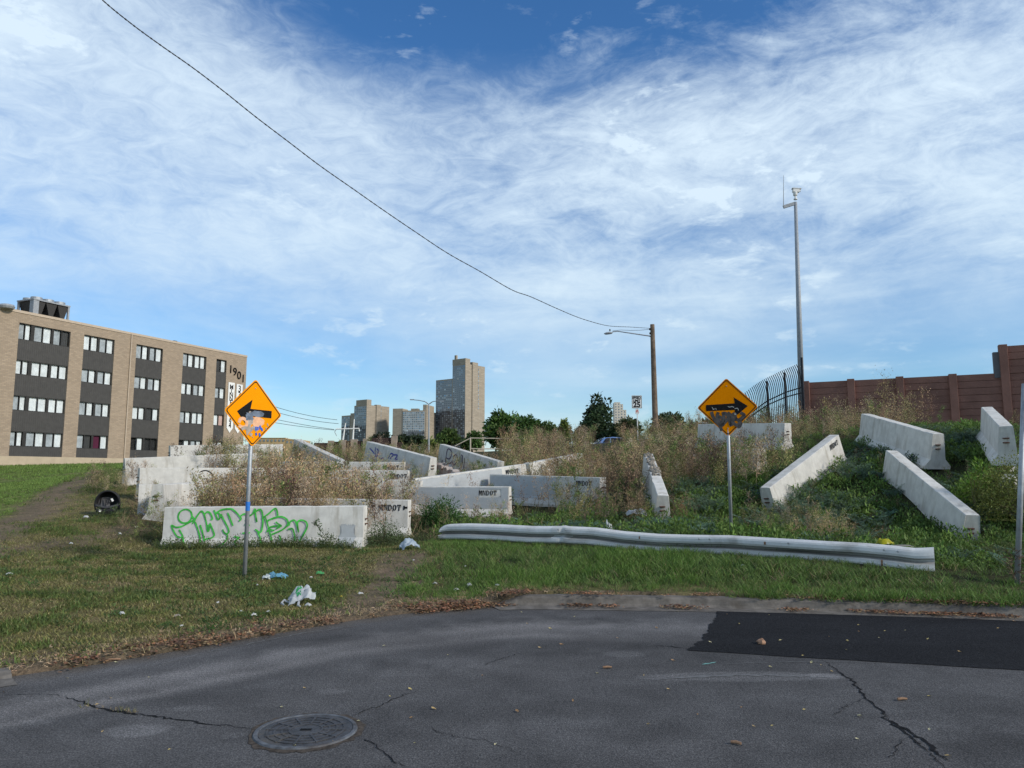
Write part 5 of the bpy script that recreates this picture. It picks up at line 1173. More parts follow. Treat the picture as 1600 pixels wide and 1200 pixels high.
# ---------------------------------------------------------------- plants
def quads_from(cent, ax, bx):                   # arrays (n,3): centre, half-length axis, half-width axis
    n = len(cent); V = np.empty((n, 4, 3)); V[:, 0] = cent - ax * .0 - bx; V[:, 1] = cent - ax * .0 + bx; V[:, 2] = cent + ax + bx * .45; V[:, 3] = cent + ax - bx * .45
    return V.reshape(-1, 3), np.arange(4 * n).reshape(n, 4)
def rnd_unit(n): a = rng.normal(size=(n, 3)); return a / np.linalg.norm(a, axis=1, keepdims=True)
class T_:                                        # template accumulator
    def __init__(s): s.V = []; s.Q = []; s.C = []; s.n = 0
    def add(s, V, Q, C):
        s.V.append(V); s.Q.append(Q + s.n); s.C.append(np.broadcast_to(C, V.shape)); s.n += len(V)
    def blades(s, base, tip, w, C):              # strips base->tip, two quads with a bend in the middle
        n = len(base); d = tip - base; side = np.cross(d, rnd_unit(n)); side /= np.linalg.norm(side, axis=1, keepdims=True) + 1e-9; side *= w[:, None]
        mid = base + d * .55 + np.array([0, 0, 1]) * (np.linalg.norm(d, axis=1) * .10)[:, None]
        V = np.stack([base - side, base + side, mid + side * .8, mid - side * .8, tip + side * .15, tip - side * .15], 1).reshape(-1, 3)
        i = np.arange(n)[:, None] * 6; Q = np.concatenate([i + [[0, 1, 2, 3]], i + [[3, 2, 4, 5]]], 0)
        s.add(V, Q, np.repeat(C, 6, 0) if np.ndim(C) == 2 and len(C) == n else C)
    def out(s): return np.concatenate(s.V), np.concatenate(s.Q), np.concatenate(s.C)
def var(c, n, a=.2): return np.clip(np.array(c)[None] * (1 + rng.uniform(-a, a, (n, 1))) * (1 + rng.uniform(-.06, .06, (n, 3))), 0, 1)
def tuft(n, h, w, spread, col, a=.25, lean=.6):
    t_ = T_(); b_ = rng.normal(size=(n, 3)) * spread; b_[:, 2] = -.01; hh = h * rng.uniform(.45, 1.1, n)
    d_ = rng.normal(size=(n, 3)) * lean; d_[:, 2] = 1; d_ /= np.linalg.norm(d_, axis=1, keepdims=True)
    t_.blades(b_, b_ + d_ * hh[:, None], w * rng.uniform(.6, 1.3, n), var(col, n, a)); return t_.out()
def dry_weed(h=1.0, nb=18, col=(.30, .21, .12), stem=(.22, .15, .10), seed_n=10, spread=.35, seedsz=.012, greenish=None, lean=.25, up=.8):
    """a branching weed gone to seed: bent stem, rising branches, sprays of small seed heads"""
    t_ = T_(); bend = rng.normal(size=2) * lean
    def sp(t): return np.stack([bend[0] * t ** 1.6 * h, bend[1] * t ** 1.6 * h, t * h], -1)
    tt = np.linspace(0, 1, 5); p = sp(tt); t_.blades(p[:-1], p[1:], np.full(4, .005 * (1.2)), np.array(stem)[None] * np.ones((4, 1)))
    tb = rng.uniform(.18, .97, nb); o = sp(tb); a = rng.uniform(0, 2 * PI, nb); ln = h * spread * (1.15 - tb * .7) * rng.uniform(.5, 1.2, nb)
    d_ = np.stack([np.cos(a), np.sin(a), np.full(nb, up) + rng.uniform(-.3, .5, nb)], -1); d_ /= np.linalg.norm(d_, axis=1, keepdims=True)
    tip = o + d_ * ln[:, None]; t_.blades(o, tip, np.full(nb, .0028), var(stem, nb, .2))
    k = seed_n; f = rng.uniform(.25, 1.05, (nb, k)); c = o[:, None] + d_[:, None] * ln[:, None, None] * f[..., None] + rng.normal(size=(nb, k, 3)) * (.022 + .035 * f[..., None]) * h
    c = c.reshape(-1, 3); n = len(c); s_ = seedsz * rng.uniform(.5, 1.6, n); ax = rnd_unit(n) + np.array([0, 0, .8]); ax = ax / np.linalg.norm(ax, axis=1, keepdims=True)
    bx = np.cross(ax, rnd_unit(n)); bx /= np.linalg.norm(bx, axis=1, keepdims=True) + 1e-9
    V, Q = quads_from(c, ax * (s_ * 2.4)[:, None], bx * (s_ * .55)[:, None]); cc = var(col, n, .35)
    if greenish is not None:
        g = rng.random(n) < greenish[0]; cc[g] = var(greenish[1], g.sum(), .3)
    t_.add(V, Q, np.repeat(cc, 4, 0)); return t_.out()
def leafy(h=.25, r=.2, n=60, sz=.03, col=(.045, .095, .025), a=.35, up=.5, aspect=.45):
    t_ = T_(); u = rnd_unit(n); u[:, 2] = np.abs(u[:, 2]); rad = rng.uniform(.3, 1, n) ** .5
    c = u * rad[:, None] * np.array([r, r, h]); ax = u * .6 + rnd_unit(n) * .7 + np.array([0, 0, up * .3]); ax /= np.linalg.norm(ax, axis=1, keepdims=True)
    bx = np.cross(ax, rnd_unit(n) + np.array([0, 0, .3])); bx /= np.linalg.norm(bx, axis=1, keepdims=True) + 1e-9; s_ = sz * rng.uniform(.5, 1.4, n)
    i = 2 * s_[:, None] * ax; w = aspect * s_[:, None] * bx * 2
    V = np.stack([c, c + i * .45 + w * .5 , c + i, c + i * .45 - w * .5], 1).reshape(-1, 3)
    t_.add(V, np.arange(4 * n).reshape(n, 4), np.repeat(var(col, n, a), 4, 0))
    m_ = max(4, n // 12); b_ = np.zeros((m_, 3)); b_[:, :2] = rng.normal(size=(m_, 2)) * r * .2; t_.blades(b_, c[:m_], np.full(m_, .003), np.array(col)[None] * .8 * np.ones((m_, 1)))
    return t_.out()
def ferny(h=.3, r=.25, nf=9, col=(.12, .19, .12)):
    """feathery mugwort or tansy: arching fronds with narrow leaflets"""
    t_ = T_()
    for i in range(nf):
        a = rng.uniform(0, 2 * PI); k = 11; f = np.linspace(.12, 1, k); out_ = np.array([math.cos(a), math.sin(a), 0]); L_ = rng.uniform(.7, 1.1)
        p = out_[None] * (r * L_ * f)[:, None] + np.array([0, 0, 1])[None] * (h * L_ * (f * 1.5 - f ** 2 * .75))[:, None]
        sd_ = np.array([-out_[1], out_[0], 0]); c = np.concatenate([p, p]); ln = (.055 * (1.15 - f)); ax = np.concatenate([sd_[None] * ln[:, None] + out_ * .02, -sd_[None] * ln[:, None] + out_ * .02]); bx = np.tile(out_[None] * .006, (2 * k, 1)) + rng.normal(size=(2 * k, 3)) * .002
        V, Q = quads_from(c, ax, bx); t_.add(V, Q, np.repeat(var(col, 2 * k, .25), 4, 0)); t_.blades(p[:-1], p[1:], np.full(k - 1, .003), np.array(col)[None] * np.ones((k - 1, 1)))
    return t_.out()
def scatter(name, temps, pos, scale, tint=None, mat='leaf', which=None, tilt=None, label=None, kind='stuff', parent=None):
    n = len(pos); which = rng.integers(0, len(temps), n) if which is None else which; rot = rng.uniform(0, 2 * PI, n); scale = np.broadcast_to(scale, (n,)); Vs = []; Qs = []; Cs = []; off = 0
    for k, (V, Q, C) in enumerate(temps):
        m_ = np.where(which == k)[0]
        if len(m_) == 0: continue
        c, s_ = np.cos(rot[m_]), np.sin(rot[m_]); X = V[None, :, 0] * c[:, None] - V[None, :, 1] * s_[:, None]; Y = V[None, :, 0] * s_[:, None] + V[None, :, 1] * c[:, None]
        Z = np.broadcast_to(V[None, :, 2], X.shape); W3 = np.stack([X, Y, Z], -1) * scale[m_][:, None, None] + pos[m_][:, None]
        CC = np.broadcast_to(C[None], W3.shape)
        if tint is not None: CC = CC * tint[m_][:, None]
        Vs.append(W3.reshape(-1, 3)); Cs.append(CC.reshape(-1, 3)); nv = len(V); Qs.append((Q[None] + (np.arange(len(m_)) * nv)[:, None, None]).reshape(-1, 4) + off); off += nv * len(m_)
    o = np_mesh(name, np.concatenate(Vs), np.concatenate(Qs), None, np.clip(np.concatenate(Cs), 0, 1), M[mat], parent)
    if kind: o['kind'] = kind
    if label: o['label'] = label
    return o
segs = np.array([[b['A'].x, b['A'].y, b['B'].x, b['B'].y] for b in BAR.values()])
def bardist(x, y):
    d = np.full(x.shape, 1e9)
    for ax, ay, bx, by in segs: d = np.minimum(d, segd(x, y, [(ax, ay), (bx, by)]))
    return d
def pts_in(n, x0, x1, y0, y1, dens=None, avoid=.33):
    x = rng.uniform(x0, x1, n); y = rng.uniform(y0, y1, n); k = np.ones(n, bool)
    if dens is not None: k &= rng.random(n) < dens(x, y)
    x, y = x[k], y[k]
    if avoid: k = bardist(x, y) > avoid; x, y = x[k], y[k]
    infr = np.abs(x / y) < .80; x, y = x[infr], y[infr]      # only what lies ahead of the photographer
    return np.stack([x, y, hgt(x, y)], -1)
def tints(n, a=.25, b_=.06): return (1 + rng.uniform(-a, a, (n, 1))) * (1 + rng.uniform(-b_, b_, (n, 3)))

# zone functions ------------------------------------------------
# edge of the wild slope: left barriers x>-8.6 behind y 14.6 ; right side wild from the guardrail line upward
def rail_y(x): return RA.y + (RB.y - RA.y) * (x - RA.x) / (RB.x - RA.x)
def wild(x, y):
    left = smooth(y, 14.75, 15.0) * smooth(x, -8.4 - (y - 15) * .10, -7.9 - (y - 15) * .10)
    right = smooth(y - (rail_y(x) + .12), 0, .2) * smooth(x, -1.5, -1.1)
    return np.maximum(left, right)
# 1. lawn: short olive turf with greener lush tufts
lawnT = [tuft(9, .055, .0040, .05, (.165, .162, .058), .6, 1.1), tuft(9, .045, .004, .055, (.225, .195, .09), .55, 1.4), tuft(10, .070, .0045, .045, (.095, .135, .035), .4, .9), tuft(7, .042, .004, .055, (.36, .29, .16), .35, 1.8), tuft(10, .070, .0048, .05, (.135, .205, .045), .35, .9)]
def lawn_d(x, y):
    s = y - curby(x); return (.35 + .9 * smooth(fbm(x * 5, y * 5, 57), .35, .6)) * (1 - wild(x, y)) * smooth(s, .12, .9) * (1 - .9 * (1 - smooth(segd(x, y, trackA), .25, .75))) * (1 - .75 * (1 - smooth(segd(x, y, trackB), .2, .7))) * (1 - .93 * (1 - smooth(segd(x, y, trackC), .25, .75))) * (.45 + .9 * fbm(x * 1.3, y * 1.3, 51)) * (1 - smooth(x, -1.6, -.8) * smooth(y, 9, 9.5))
ps = np.concatenate([pts_in(60000, -11, -.6, 5.8, 15.5, lawn_d), pts_in(26000, -18, -4, 15.5, 30, lawn_d), pts_in(15000, -38, -10, 30, 55, lawn_d)])
g = .45 * fbm(ps[:, 0] * .7, ps[:, 1] * .7, 11) + .55 * fbm(ps[:, 0] * 2.6, ps[:, 1] * 2.6, 12) + .16 * smooth(-ps[:, 0] - ps[:, 1] * .42, .2, 4) * smooth(ps[:, 1], 17, 22); r_ = rng.random(len(ps))
txl = np.interp(ps[:, 1], [p_[1] for p_ in trackA], [p_[0] for p_ in trackA]); g = g + .35 * ((txl - ps[:, 0] > .5) & (ps[:, 1] > 12.5)); wh = np.where(g > .80, 4, np.where(g > .56, np.where(r_ < .7, 2, 0), np.where(g > .49, np.where(r_ < .65, 0, np.where(r_ < .85, 2, 1)), np.where(r_ < .5, 0, np.where(r_ < .86, 1, 3)))))
scatter('lawn_grass', lawnT, ps, rng.uniform(.7, 1.35, len(ps)) * (1 + .6 * smooth(ps[:, 1], 15, 30) + 1.2 * smooth(ps[:, 1], 30, 50)), tints(len(ps), .3), which=wh, label='short olive and green turf of the lawn')
# 2. tall verge grass between curb and guardrail
vT = [tuft(12, .26, .0055, .05, (.100, .175, .035), .4, .5), tuft(12, .20, .0055, .06, (.130, .190, .050), .4, .7), tuft(10, .22, .005, .06, (.070, .125, .030), .35, .6), tuft(8, .22, .004, .05, (.26, .22, .11), .3, .7)]
def verge_d(x, y):
    s = y - curby(x); return smooth(s, .22, .42) * smooth(x + (fbm(x * 2, y * 2, 3) - .5) * 1.0, -1.75, -.9) * (1 - .0 * x)
ps = pts_in(17500, -2.4, 9.5, 8.4, 15.8, lambda x, y: verge_d(x, y) * (1 - smooth(y - rail_y(x), -.05, .3) * .7) * (.6 + .5 * fbm(x * 1.1, y * 1.1, 61)))
k = np.abs(ps[:, 1] - rail_y(ps[:, 0])) > .07; ps = ps[k]; s = ps[:, 1] - curby(ps[:, 0])
sc_ = rng.uniform(.6, 1.1, len(ps)) * (.45 + .55 * smooth(s, .15, 1.6)) * (.7 + .6 * fbm(ps[:, 0] * .8, ps[:, 1] * .8, 63)) * (.72 + .28 * smooth(ps[:, 0], -1, 3))
lim = np.clip((rail_y(ps[:, 0]) - ps[:, 1]), 0, 10); sc_ = sc_ * np.where((lim > 0) & (lim < .9), .62, 1)
r_ = rng.random(len(ps)); g = fbm(ps[:, 0] * .9, ps[:, 1] * .9, 71); wh = np.where(r_ < .07 + .18 * (1 - smooth(s, .2, .7)), 3, np.where(g > .5, np.where(r_ < .6, 0, 1), np.where(r_ < .6, 1, 2)))
scatter('verge_grass', vT, ps, sc_, tints(len(ps), .25), which=wh, label='tall green grass on the verge before the guardrail')
# 3. leafy ground cover on the right-hand slope
gT = [leafy(.18, .20, 75, .026, (.095, .150, .036)), leafy(.28, .22, 80, .030, (.115, .190, .040)), leafy(.16, .2, 80, .020, (.075, .120, .034)), ferny(.24, .24, 10, (.150, .235, .165)), ferny(.26, .26, 10, (.120, .185, .110)), leafy(.2, .2, 55, .020, (.15, .11, .055))]
ps = pts_in(9500, -1.6, 15, 10.6, 27, lambda x, y: wild(x, y) * smooth(y - rail_y(x), .3, .5) * (1 - .75 * smooth(y, 20, 26)) * np.where(x < 1.2, smooth(19 - y, 0, 2), 1.), .21)
g = fbm(ps[:, 0] * .9, ps[:, 1] * .9, 81); g2 = fbm(ps[:, 0] * 1.7, ps[:, 1] * 1.7, 91); wh = np.where(g2 > .60, rng.integers(3, 5, len(ps)), np.where(g > .5, rng.integers(0, 2, len(ps)), rng.integers(0, 3, len(ps)))); wh = np.where((rng.random(len(ps)) < .05) | ((g < .38) & (rng.random(len(ps)) < .4)), 5, wh)
_q = BAR['profile']['bA']; _kk = np.hypot(ps[:, 0] - _q.x + .1, ps[:, 1] - _q.y + .35) ; scatter('ground_cover', gT, ps, rng.uniform(.6, 1.25, len(ps)) * (.75 + .45 * g) * np.where(_kk < .75, .35, 1) * (1 - .5 * smooth(ps[:, 1], 18.2, 21.5)), tints(len(ps), .3), which=wh, label='low leafy green ground cover on the slope')
mg = []
for (u0, v0, n_, su, sv) in ((1290, 800, 46, 45, 22), (1250, 815, 30, 30, 18), (1075, 770, 26, 30, 14), (1330, 745, 22, 25, 14), (1400, 700, 18, 30, 14), (1490, 700, 26, 30, 16), (1090, 800, 16, 25, 10)):
    for _ in range(n_):
        p = hit(u0 + rng.normal() * su * .6, v0 + rng.normal() * sv * .6); mg.append((p.x, p.y, p.z))
mg = np.array(mg); mg = mg[bardist(mg[:, 0], mg[:, 1]) > .3]
mT = [ferny(.34, .28, 14, (.17, .245, .16)), ferny(.40, .26, 15, (.145, .215, .13))]
scatter('mugwort_patch', mT, mg, rng.uniform(.7, 1.2, len(mg)), tints(len(mg), .2), label='feathery blue-green mugwort patches on the slope')
# 4. green weeds hugging the front barrier and between the left stack
lT = [leafy(.20, .16, 45, .020, (.07, .105, .035)), leafy(.30, .16, 50, .020, (.08, .11, .04)), tuft(14, .28, .005, .08, (.11, .135, .045), .3, .6)]
fb = BAR['front']; q_ = []
for i in range(430):
    s_ = rng.beta(.9, 1.1) * 3.7 + .05; p = fb['bA'].lerp(fb['bB'], s_ / BL); side_v = fb['s'] * fb['side']; p = p + side_v * rng.uniform(.30, .50); dens_ = .35 + .65 * (1 if (.3 < s_ < .9 or 2.0 < s_ < 3.3 or s_ > 3.6) else .35)
    if rng.random() < dens_: q_.append((p.x, p.y, H(p.x, p.y)))
for i in range(60):
    q_.append((-6.9 + rng.normal() * .45, 14.9 + rng.normal() * .5, 0)); q_.append((-2.4 + rng.normal() * .35, 15.0 + rng.normal() * .5, 0))
for i in range(110): q_.append((-8.35 - rng.random() * .5, 15.8 + rng.random() * 6.5, 0))
q_ = np.array(q_); q_[:, 2] = hgt(q_[:, 0], q_[:, 1]); q_ = q_[bardist(q_[:, 0], q_[:, 1]) > .26]
scatter('low_weeds', lT, q_, rng.uniform(.35, 1.0, len(q_)) * np.where(np.abs(q_[:, 1] - 14.0) < .5, .95, 1.1), tints(len(q_), .25), label='low dark green weeds along the foot of the barriers')
# broadleaf weeds and clover dotted through the turf
bl = []
for (u0, v0, n_, su, sv) in ((382, 905, 26, 14, 8), (520, 890, 60, 60, 22), (430, 930, 40, 60, 16), (200, 930, 60, 160, 30), (110, 890, 30, 90, 20), (560, 870, 20, 40, 8), (340, 975, 26, 60, 10), (600, 905, 20, 30, 14), (250, 875, 30, 60, 12)):
    for _ in range(n_):
        p = hit(max(5, u0 + rng.normal() * su), v0 + rng.normal() * sv)
        if p.y - float(curby(p.x)) > .12: bl.append((p.x, p.y, p.z))
bl = np.array(bl); scatter('lawn_weeds', [leafy(.07, .10, 34, .014, (.065, .115, .032)), leafy(.05, .12, 30, .016, (.085, .13, .04)), leafy(.09, .08, 30, .012, (.05, .095, .03))], bl, rng.uniform(.6, 1.3, len(bl)), tints(len(bl), .25), label='broadleaf weeds dotted through the turf')
# 5. dry weeds
wT = [dry_weed(1.0, 20, (.40, .30, .165), (.28, .20, .125), 12, .34, .011), dry_weed(1.0, 16, (.34, .24, .14), (.25, .17, .11), 13, .28, .012, lean=.3), dry_weed(1.0, 24, (.29, .195, .115), (.21, .13, .085), 12, .30, .012),
      dry_weed(1.0, 22, (.33, .29, .12), (.22, .19, .10), 14, .24, .012, greenish=(.45, (.17, .20, .07))), dry_weed(1.0, 18, (.20, .22, .08), (.15, .16, .07), 16, .20, .014, greenish=(.6, (.13, .185, .055))),
      dry_weed(1.0, 26, (.44, .34, .235), (.33, .25, .17), 12, .36, .010), dry_weed(1.0, 14, (.13, .085, .06), (.10, .07, .05), 12, .4, .012, lean=.45)]
def mixsel(n, w): w = np.array(w, float); return rng.choice(len(wT), n, p=w / w.sum())
P_all = []; S_all = []; W_all = []
def region(n, x0, x1, y0, y1, h, w, dens=None, avoid=.30, hv=.35):
    p = pts_in(n, x0, x1, y0, y1, dens, avoid); m_ = len(p); pat = fbm(p[:, 0] * .8, p[:, 1] * .8, 101); P_all.append(p); S_all.append(h * rng.uniform(1 - hv, 1 + hv, m_) * (.7 + .6 * pat)); cw_ = np.cumsum(w) / sum(w); sel_ = np.clip((fbm(p[:, 0] * 1.1, p[:, 1] * 1.1, 131) - .5) * 2.6 + .5 + rng.normal(size=m_) * .22, 0, .999); W_all.append(np.searchsorted(cw_, sel_).clip(0, 6))
L1 = lambda x, y: smooth(x, -8.3 - (y - 15) * .1, -7.2 - (y - 15) * .1)
region(85, -6.5, -3.4, 15.3, 18.6, 1.12, (4, 4, 2.5, 2.5, 1.5, 4, .5), lambda x, y: L1(x, y) * (.35 + .65 * smooth(np.abs(x + 5.0), 1.5, .6)))
region(310, -6.6, -2.6, 15.1, 17.2, .95, (4, 4, 2.5, 2.5, 1, 4, .5), lambda x, y: L1(x, y) * np.where(x > -3.5, .5, 1))          # tall dry mass over the front barriers
region(300, -7.2, -2.3, 17.4, 20.5, .95, (4, 4, 2, 3, 1, 4, .3), lambda x, y: L1(x, y) * np.where(x > -3.6, .35, 1))
region(380, -9.2, -2.6, 20.4, 26.0, .66, (3, 3, 1, 4, 3, 2, .3), L1)
region(200, -6.6, -3.2, 20.6, 22.8, .8, (3, 3, 2, 4, 2, 3, .3), L1)
region(170, -10.2, -5.5, 22.4, 24.8, .80, (2, 1, 1, 5, 4, 1, .3), None, .2)
region(260, -8.3, -2.0, 15.4, 25, .42, (2, 2, 1, 4, 4, 2, 0), L1)
region(420, -10.5, -2, 25.5, 34, .42, (3, 3, 1, 4, 3, 3, .3), L1)
region(260, -3.2, 0.2, 19.8, 26, .62, (1, 1, .5, 5, 5, 1, 0), lambda x, y: .75 + 0 * x)
region(60, -3.0, 0.2, 16.2, 19.0, .5, (3, 2, 2, 2, 2, 4, .5), lambda x, y: .55 + 0 * x)
region(760, 0.2, 7.5, 17.6, 25, .85, (3.5, 3, 2.5, 4.5, 2.5, 1.5, 1.0), lambda x, y: smooth(x + (y - 17) * .3, .9, 2.0) * (1 - smooth(x - (y - 17) * .5, 4.3, 5.6) * .55))
region(1000, -.5, 14, 25, 41, .95, (3.5, 3, 1, 5, 3, 2, .3), None)
region(190, 5.6, 12, 19, 27, .70, (3, 2, 2, 4, 3, 1, 1), lambda x, y: smooth(y, 19, 21) * .9 * (1 - .8 * ((x > 4.6) & (x < 7.4) & (y < 20.6))))
region(200, 6.5, 18, 25, 34.5, .70, (3, 1, .5, 5, 4, 1, .3), lambda x, y: (1 - smooth(x, 11, 16) * .75))
region(230, 0.8, 3.7, 15.4, 18.6, .55, (1.5, 1, 3, 2, 2, 1, 6.0), lambda x, y: smooth(y - rail_y(x), .7, 1.4))
region(90, 4.6, 6.2, 13.4, 15.2, .42, (1, 1, 0, 6, 4, 1, .1), lambda x, y: smooth(y - rail_y(x), .2, .5))
region(60, 4, 10, 14, 19, .40, (2, 1, 1, 3, 3, 1, 1), lambda x, y: .5 + 0 * x)
region(300, -18, -8.5, 27, 50, .4, (3, 2, 1, 5, 3, 1, 0), lambda x, y: smooth(x + (y - 27) * .55, -10.5, -9.0))
region(30, -8.1, -7.15, 14.1, 15.7, .55, (1, 2, 4, 5, 3, 0, .3), None, .12)
region(45, -11.2, -10.3, 19.5, 22, .6, (2, 2, 1, 5, 3, 2, .3), None, .2)
region(80, -9.4, -8.2, 16, 21, .45, (2, 1, 1, 5, 4, 1, .3), None)
P_all = np.concatenate(P_all); S_all = np.concatenate(S_all); W_all = np.concatenate(W_all)
k = ~((P_all[:, 0] / P_all[:, 1] < -.505) & (P_all[:, 1] < 18.6)) & ~((P_all[:, 1] < 14.9) & (P_all[:, 0] < -1.5) & (P_all[:, 0] > -6.9)) & ~((P_all[:, 0] > .6) & (P_all[:, 0] < 2.5) & (P_all[:, 1] < 18.9) & (rng.random(len(P_all)) < .72)); P_all, S_all, W_all = P_all[k], S_all[k], W_all[k]; uu_ = P_all[:, 0] / P_all[:, 1] * F * .993 + 800; S_all = S_all * np.where((uu_ > 922) & (uu_ < 972) & (P_all[:, 1] > 23), .42, 1) * np.where((uu_ > 985) & (uu_ < 1004) & (P_all[:, 1] > 30), .7, 1)
tn = tints(len(P_all), .28, .07) * (1 + (fbm(P_all[:, 0] * .6, P_all[:, 1] * .6, 111) - .5) * .9)[:, None]
scatter('dry_weeds', wT, P_all, S_all, tn, 'dry', which=W_all, label='tall dry brown and olive weeds gone to seed between the barriers')
ps = np.concatenate([pts_in(5200, -10, 12, 15, 34, lambda x, y: wild(x, y) * .9, .28)]); uT = [tuft(10, .30, .0045, .07, (.27, .21, .12), .35, .8), tuft(9, .22, .0045, .07, (.14, .16, .06), .35, .8), leafy(.16, .16, 26, .022, (.075, .085, .035))]
k = ps[:, 0] < 4 + (ps[:, 1] - 16) * .5; ps = ps[k]
scatter('undergrowth', uT, ps, rng.uniform(.6, 1.3, len(ps)), tints(len(ps), .3), 'dry', label='matted dry undergrowth beneath the weeds')
# brown litter of leaves and straw along the gutter
def leaf_t(sz, col): 
    t_ = T_(); n = 7; c = rng.normal(size=(n, 3)) * .06; c[:, 2] = rng.uniform(.004, .022, n); a = rng.uniform(0, 2 * PI, n); ax = np.stack([np.cos(a), np.sin(a), rng.uniform(-.2, .5, n)], -1) * sz; bx = np.stack([-np.sin(a), np.cos(a), rng.uniform(-.4, .4, n)], -1) * sz * .5
    V, Q = quads_from(c, ax, bx); t_.add(V, Q, np.repeat(var(col, n, .4), 4, 0)); return t_.out()
liT = [leaf_t(.024, (.24, .115, .06)), leaf_t(.022, (.17, .09, .055)), leaf_t(.021, (.34, .22, .12)), leaf_t(.024, (.15, .09, .06))]
q_ = []
for (u0, u1, dv, n, w_) in ((150, 420, 1, 330, .40), (420, 760, 1, 420, .36), (640, 830, 1, 480, .24), (885, 960, 1, 150, .08), (1030, 1115, 1, 190, .10), (1220, 1600, 1, 560, .08), (60, 200, 1, 60, .3)):
    xa, xb = G(u0, 950).x * .0, 0
    uu = rng.uniform(u0, u1, n)
    for u in uu:
        lo_, hi_ = 880, 1060                       # find the curb point on this photo column
        a = ray(u, 950)[0]; ys_ = np.linspace(5, 10, 60); xx = a * ys_; i = int(np.argmin(np.abs(ys_ - curby(xx)))); q_.append((xx[i] + rng.normal() * .03, ys_[i] + .05 + abs(rng.normal()) * w_ * .8 - (.26 if u > 870 else .12) * rng.random(), 0))
q_ = np.array(q_); q_ = q_[fbm(q_[:, 0] * 3.2, q_[:, 1] * 3.2, 121) > .44]; sdist = q_[:, 1] - curby(q_[:, 0]); q_[:, 2] = np.where(sdist < .0, np.where(q_[:, 0] > -.1, .018, .006), np.maximum(hgt(q_[:, 0], q_[:, 1]), np.where(q_[:, 0] > -.1, np.where(sdist < .17, .13, 0), .01)))
k = ~((q_[:, 0] > -.1) & (sdist > -.02) & (sdist < .03)); q_ = q_[k]
scatter('leaf_litter', liT, q_, rng.uniform(.6, 1.3, len(q_)), tints(len(q_), .3), 'dry', label='drifted brown leaves along the road edge')
sT = [tuft(8, .09, .003, .04, (.30, .22, .13), .3, 1.8), tuft(6, .06, .003, .04, (.36, .28, .18), .3, 2.2)]
ps = pts_in(9000, -7, .5, 5.6, 11, lambda x, y: (1 - smooth(y - curby(x) + (fbm(x * 2, y * 2, 7) - .5) * .8, .4, 1.3)) * smooth(y - curby(x), .04, .12))
scatter('dry_straw', sT, ps, rng.uniform(.6, 1.2, len(ps)), tints(len(ps), .3), 'dry', label='trampled straw on the bare road edge')
ps = pts_in(900, -.2, 9, 8.6, 9.8, lambda x, y: (np.abs(y - curby(x) - .22) < .08) * (.25 + .75 * smooth(x, 3, 4.5)), 0)
ps = np.concatenate([ps, np.array([[*G(u + rng.normal() * 9, v_ + rng.normal() * 2)[:2], .003] for u, v_ in ((190, 1110), (200, 1112), (210, 1113), (175, 1107), (140, 1102), (950, 934), (956, 935), (944, 934), (1075, 936), (1050, 935), (938, 935), (962, 936)) for _ in range(3)])])
scatter('curb_weeds', sT + [tuft(8, .12, .004, .05, (.12, .12, .05), .3, 1.0)], ps, rng.uniform(.7, 1.4, len(ps)) * np.where(ps[:, 2] < .01, .38, 1), tints(len(ps), .3), 'dry', label='brown grass hanging over the curb')

ps = pts_in(5200, 2.6, 9, 8.0, 9.6, lambda x, y: (np.abs(y - curby(x) - .13) < .12) * smooth(x + (fbm(x * 3, y * 0, 9) - .5) * 1.5, 2.9, 3.6), 0)
ps[:, 2] = np.where(ps[:, 1] - curby(ps[:, 0]) < .17, .112, ps[:, 2])
scatter('overhanging_grass', [vT[0], vT[1], tuft(9, .16, .004, .06, (.20, .17, .085), .3, 1.3)], ps, rng.uniform(.35, .8, len(ps)), tints(len(ps), .3), label='grass spilling over the curb')
# single plants one can point to -----------------------------------
def plant(name, label, cat, base, temps_parts, grp=None):
    root = empty(name, base, 0, label, cat, grp)
    for nm, (V, Q, C), mt in temps_parts: np_mesh(nm, V, Q, None, np.clip(C, 0, 1), M[mt], root)
    return root
def bush(h, r, n, sz, col, lump=.35, a=.35):
    t_ = T_(); cl = max(6, n // 90); cc_ = rnd_unit(cl); cc_[:, 2] = np.abs(cc_[:, 2]); cc_ = cc_ * np.array([r, r, h]) * rng.uniform(.45, .9, (cl, 1)); w_ = rng.integers(0, cl, n)
    u = rnd_unit(n) * (rng.random((n, 1)) ** .4); c = cc_[w_] + u * np.array([r, r, h]) * lump; c[:, 2] = np.maximum(c[:, 2], .02)
    ax = u + rnd_unit(n) * .6 + np.array([0, 0, .2]); ax /= np.linalg.norm(ax, axis=1, keepdims=True); bx = np.cross(ax, rnd_unit(n)); bx /= np.linalg.norm(bx, axis=1, keepdims=True) + 1e-9; s_ = sz * rng.uniform(.5, 1.4, n)
    i = 2 * s_[:, None] * ax; ww = .45 * s_[:, None] * bx; V = np.stack([c, c + i * .45 + ww, c + i, c + i * .45 - ww], 1).reshape(-1, 3)
    tintc = (1 + rng.uniform(-.25, .25, cl))[w_][:, None]; t_.add(V, np.arange(4 * n).reshape(n, 4), np.repeat(var(col, n, a) * tintc, 4, 0)); lf = t_.out()
    t2 = T_(); b0 = np.zeros((cl, 3)); b0[:, :2] = rng.normal(size=(cl, 2)) * r * .08; t2.blades(b0, cc_, np.full(cl, .006), np.array([[.12, .10, .06]]) * np.ones((cl, 1)))
    return lf, t2.out()
lf, st = bush(.62, .55, 8500, .024, (.050, .115, .028), .50); plant('leafy_bush', 'dense dark green bush in front of the clean stencilled barrier', 'bush', hit(690, 826), [('foliage', lf, 'leaf'), ('stem', st, 'dry')])
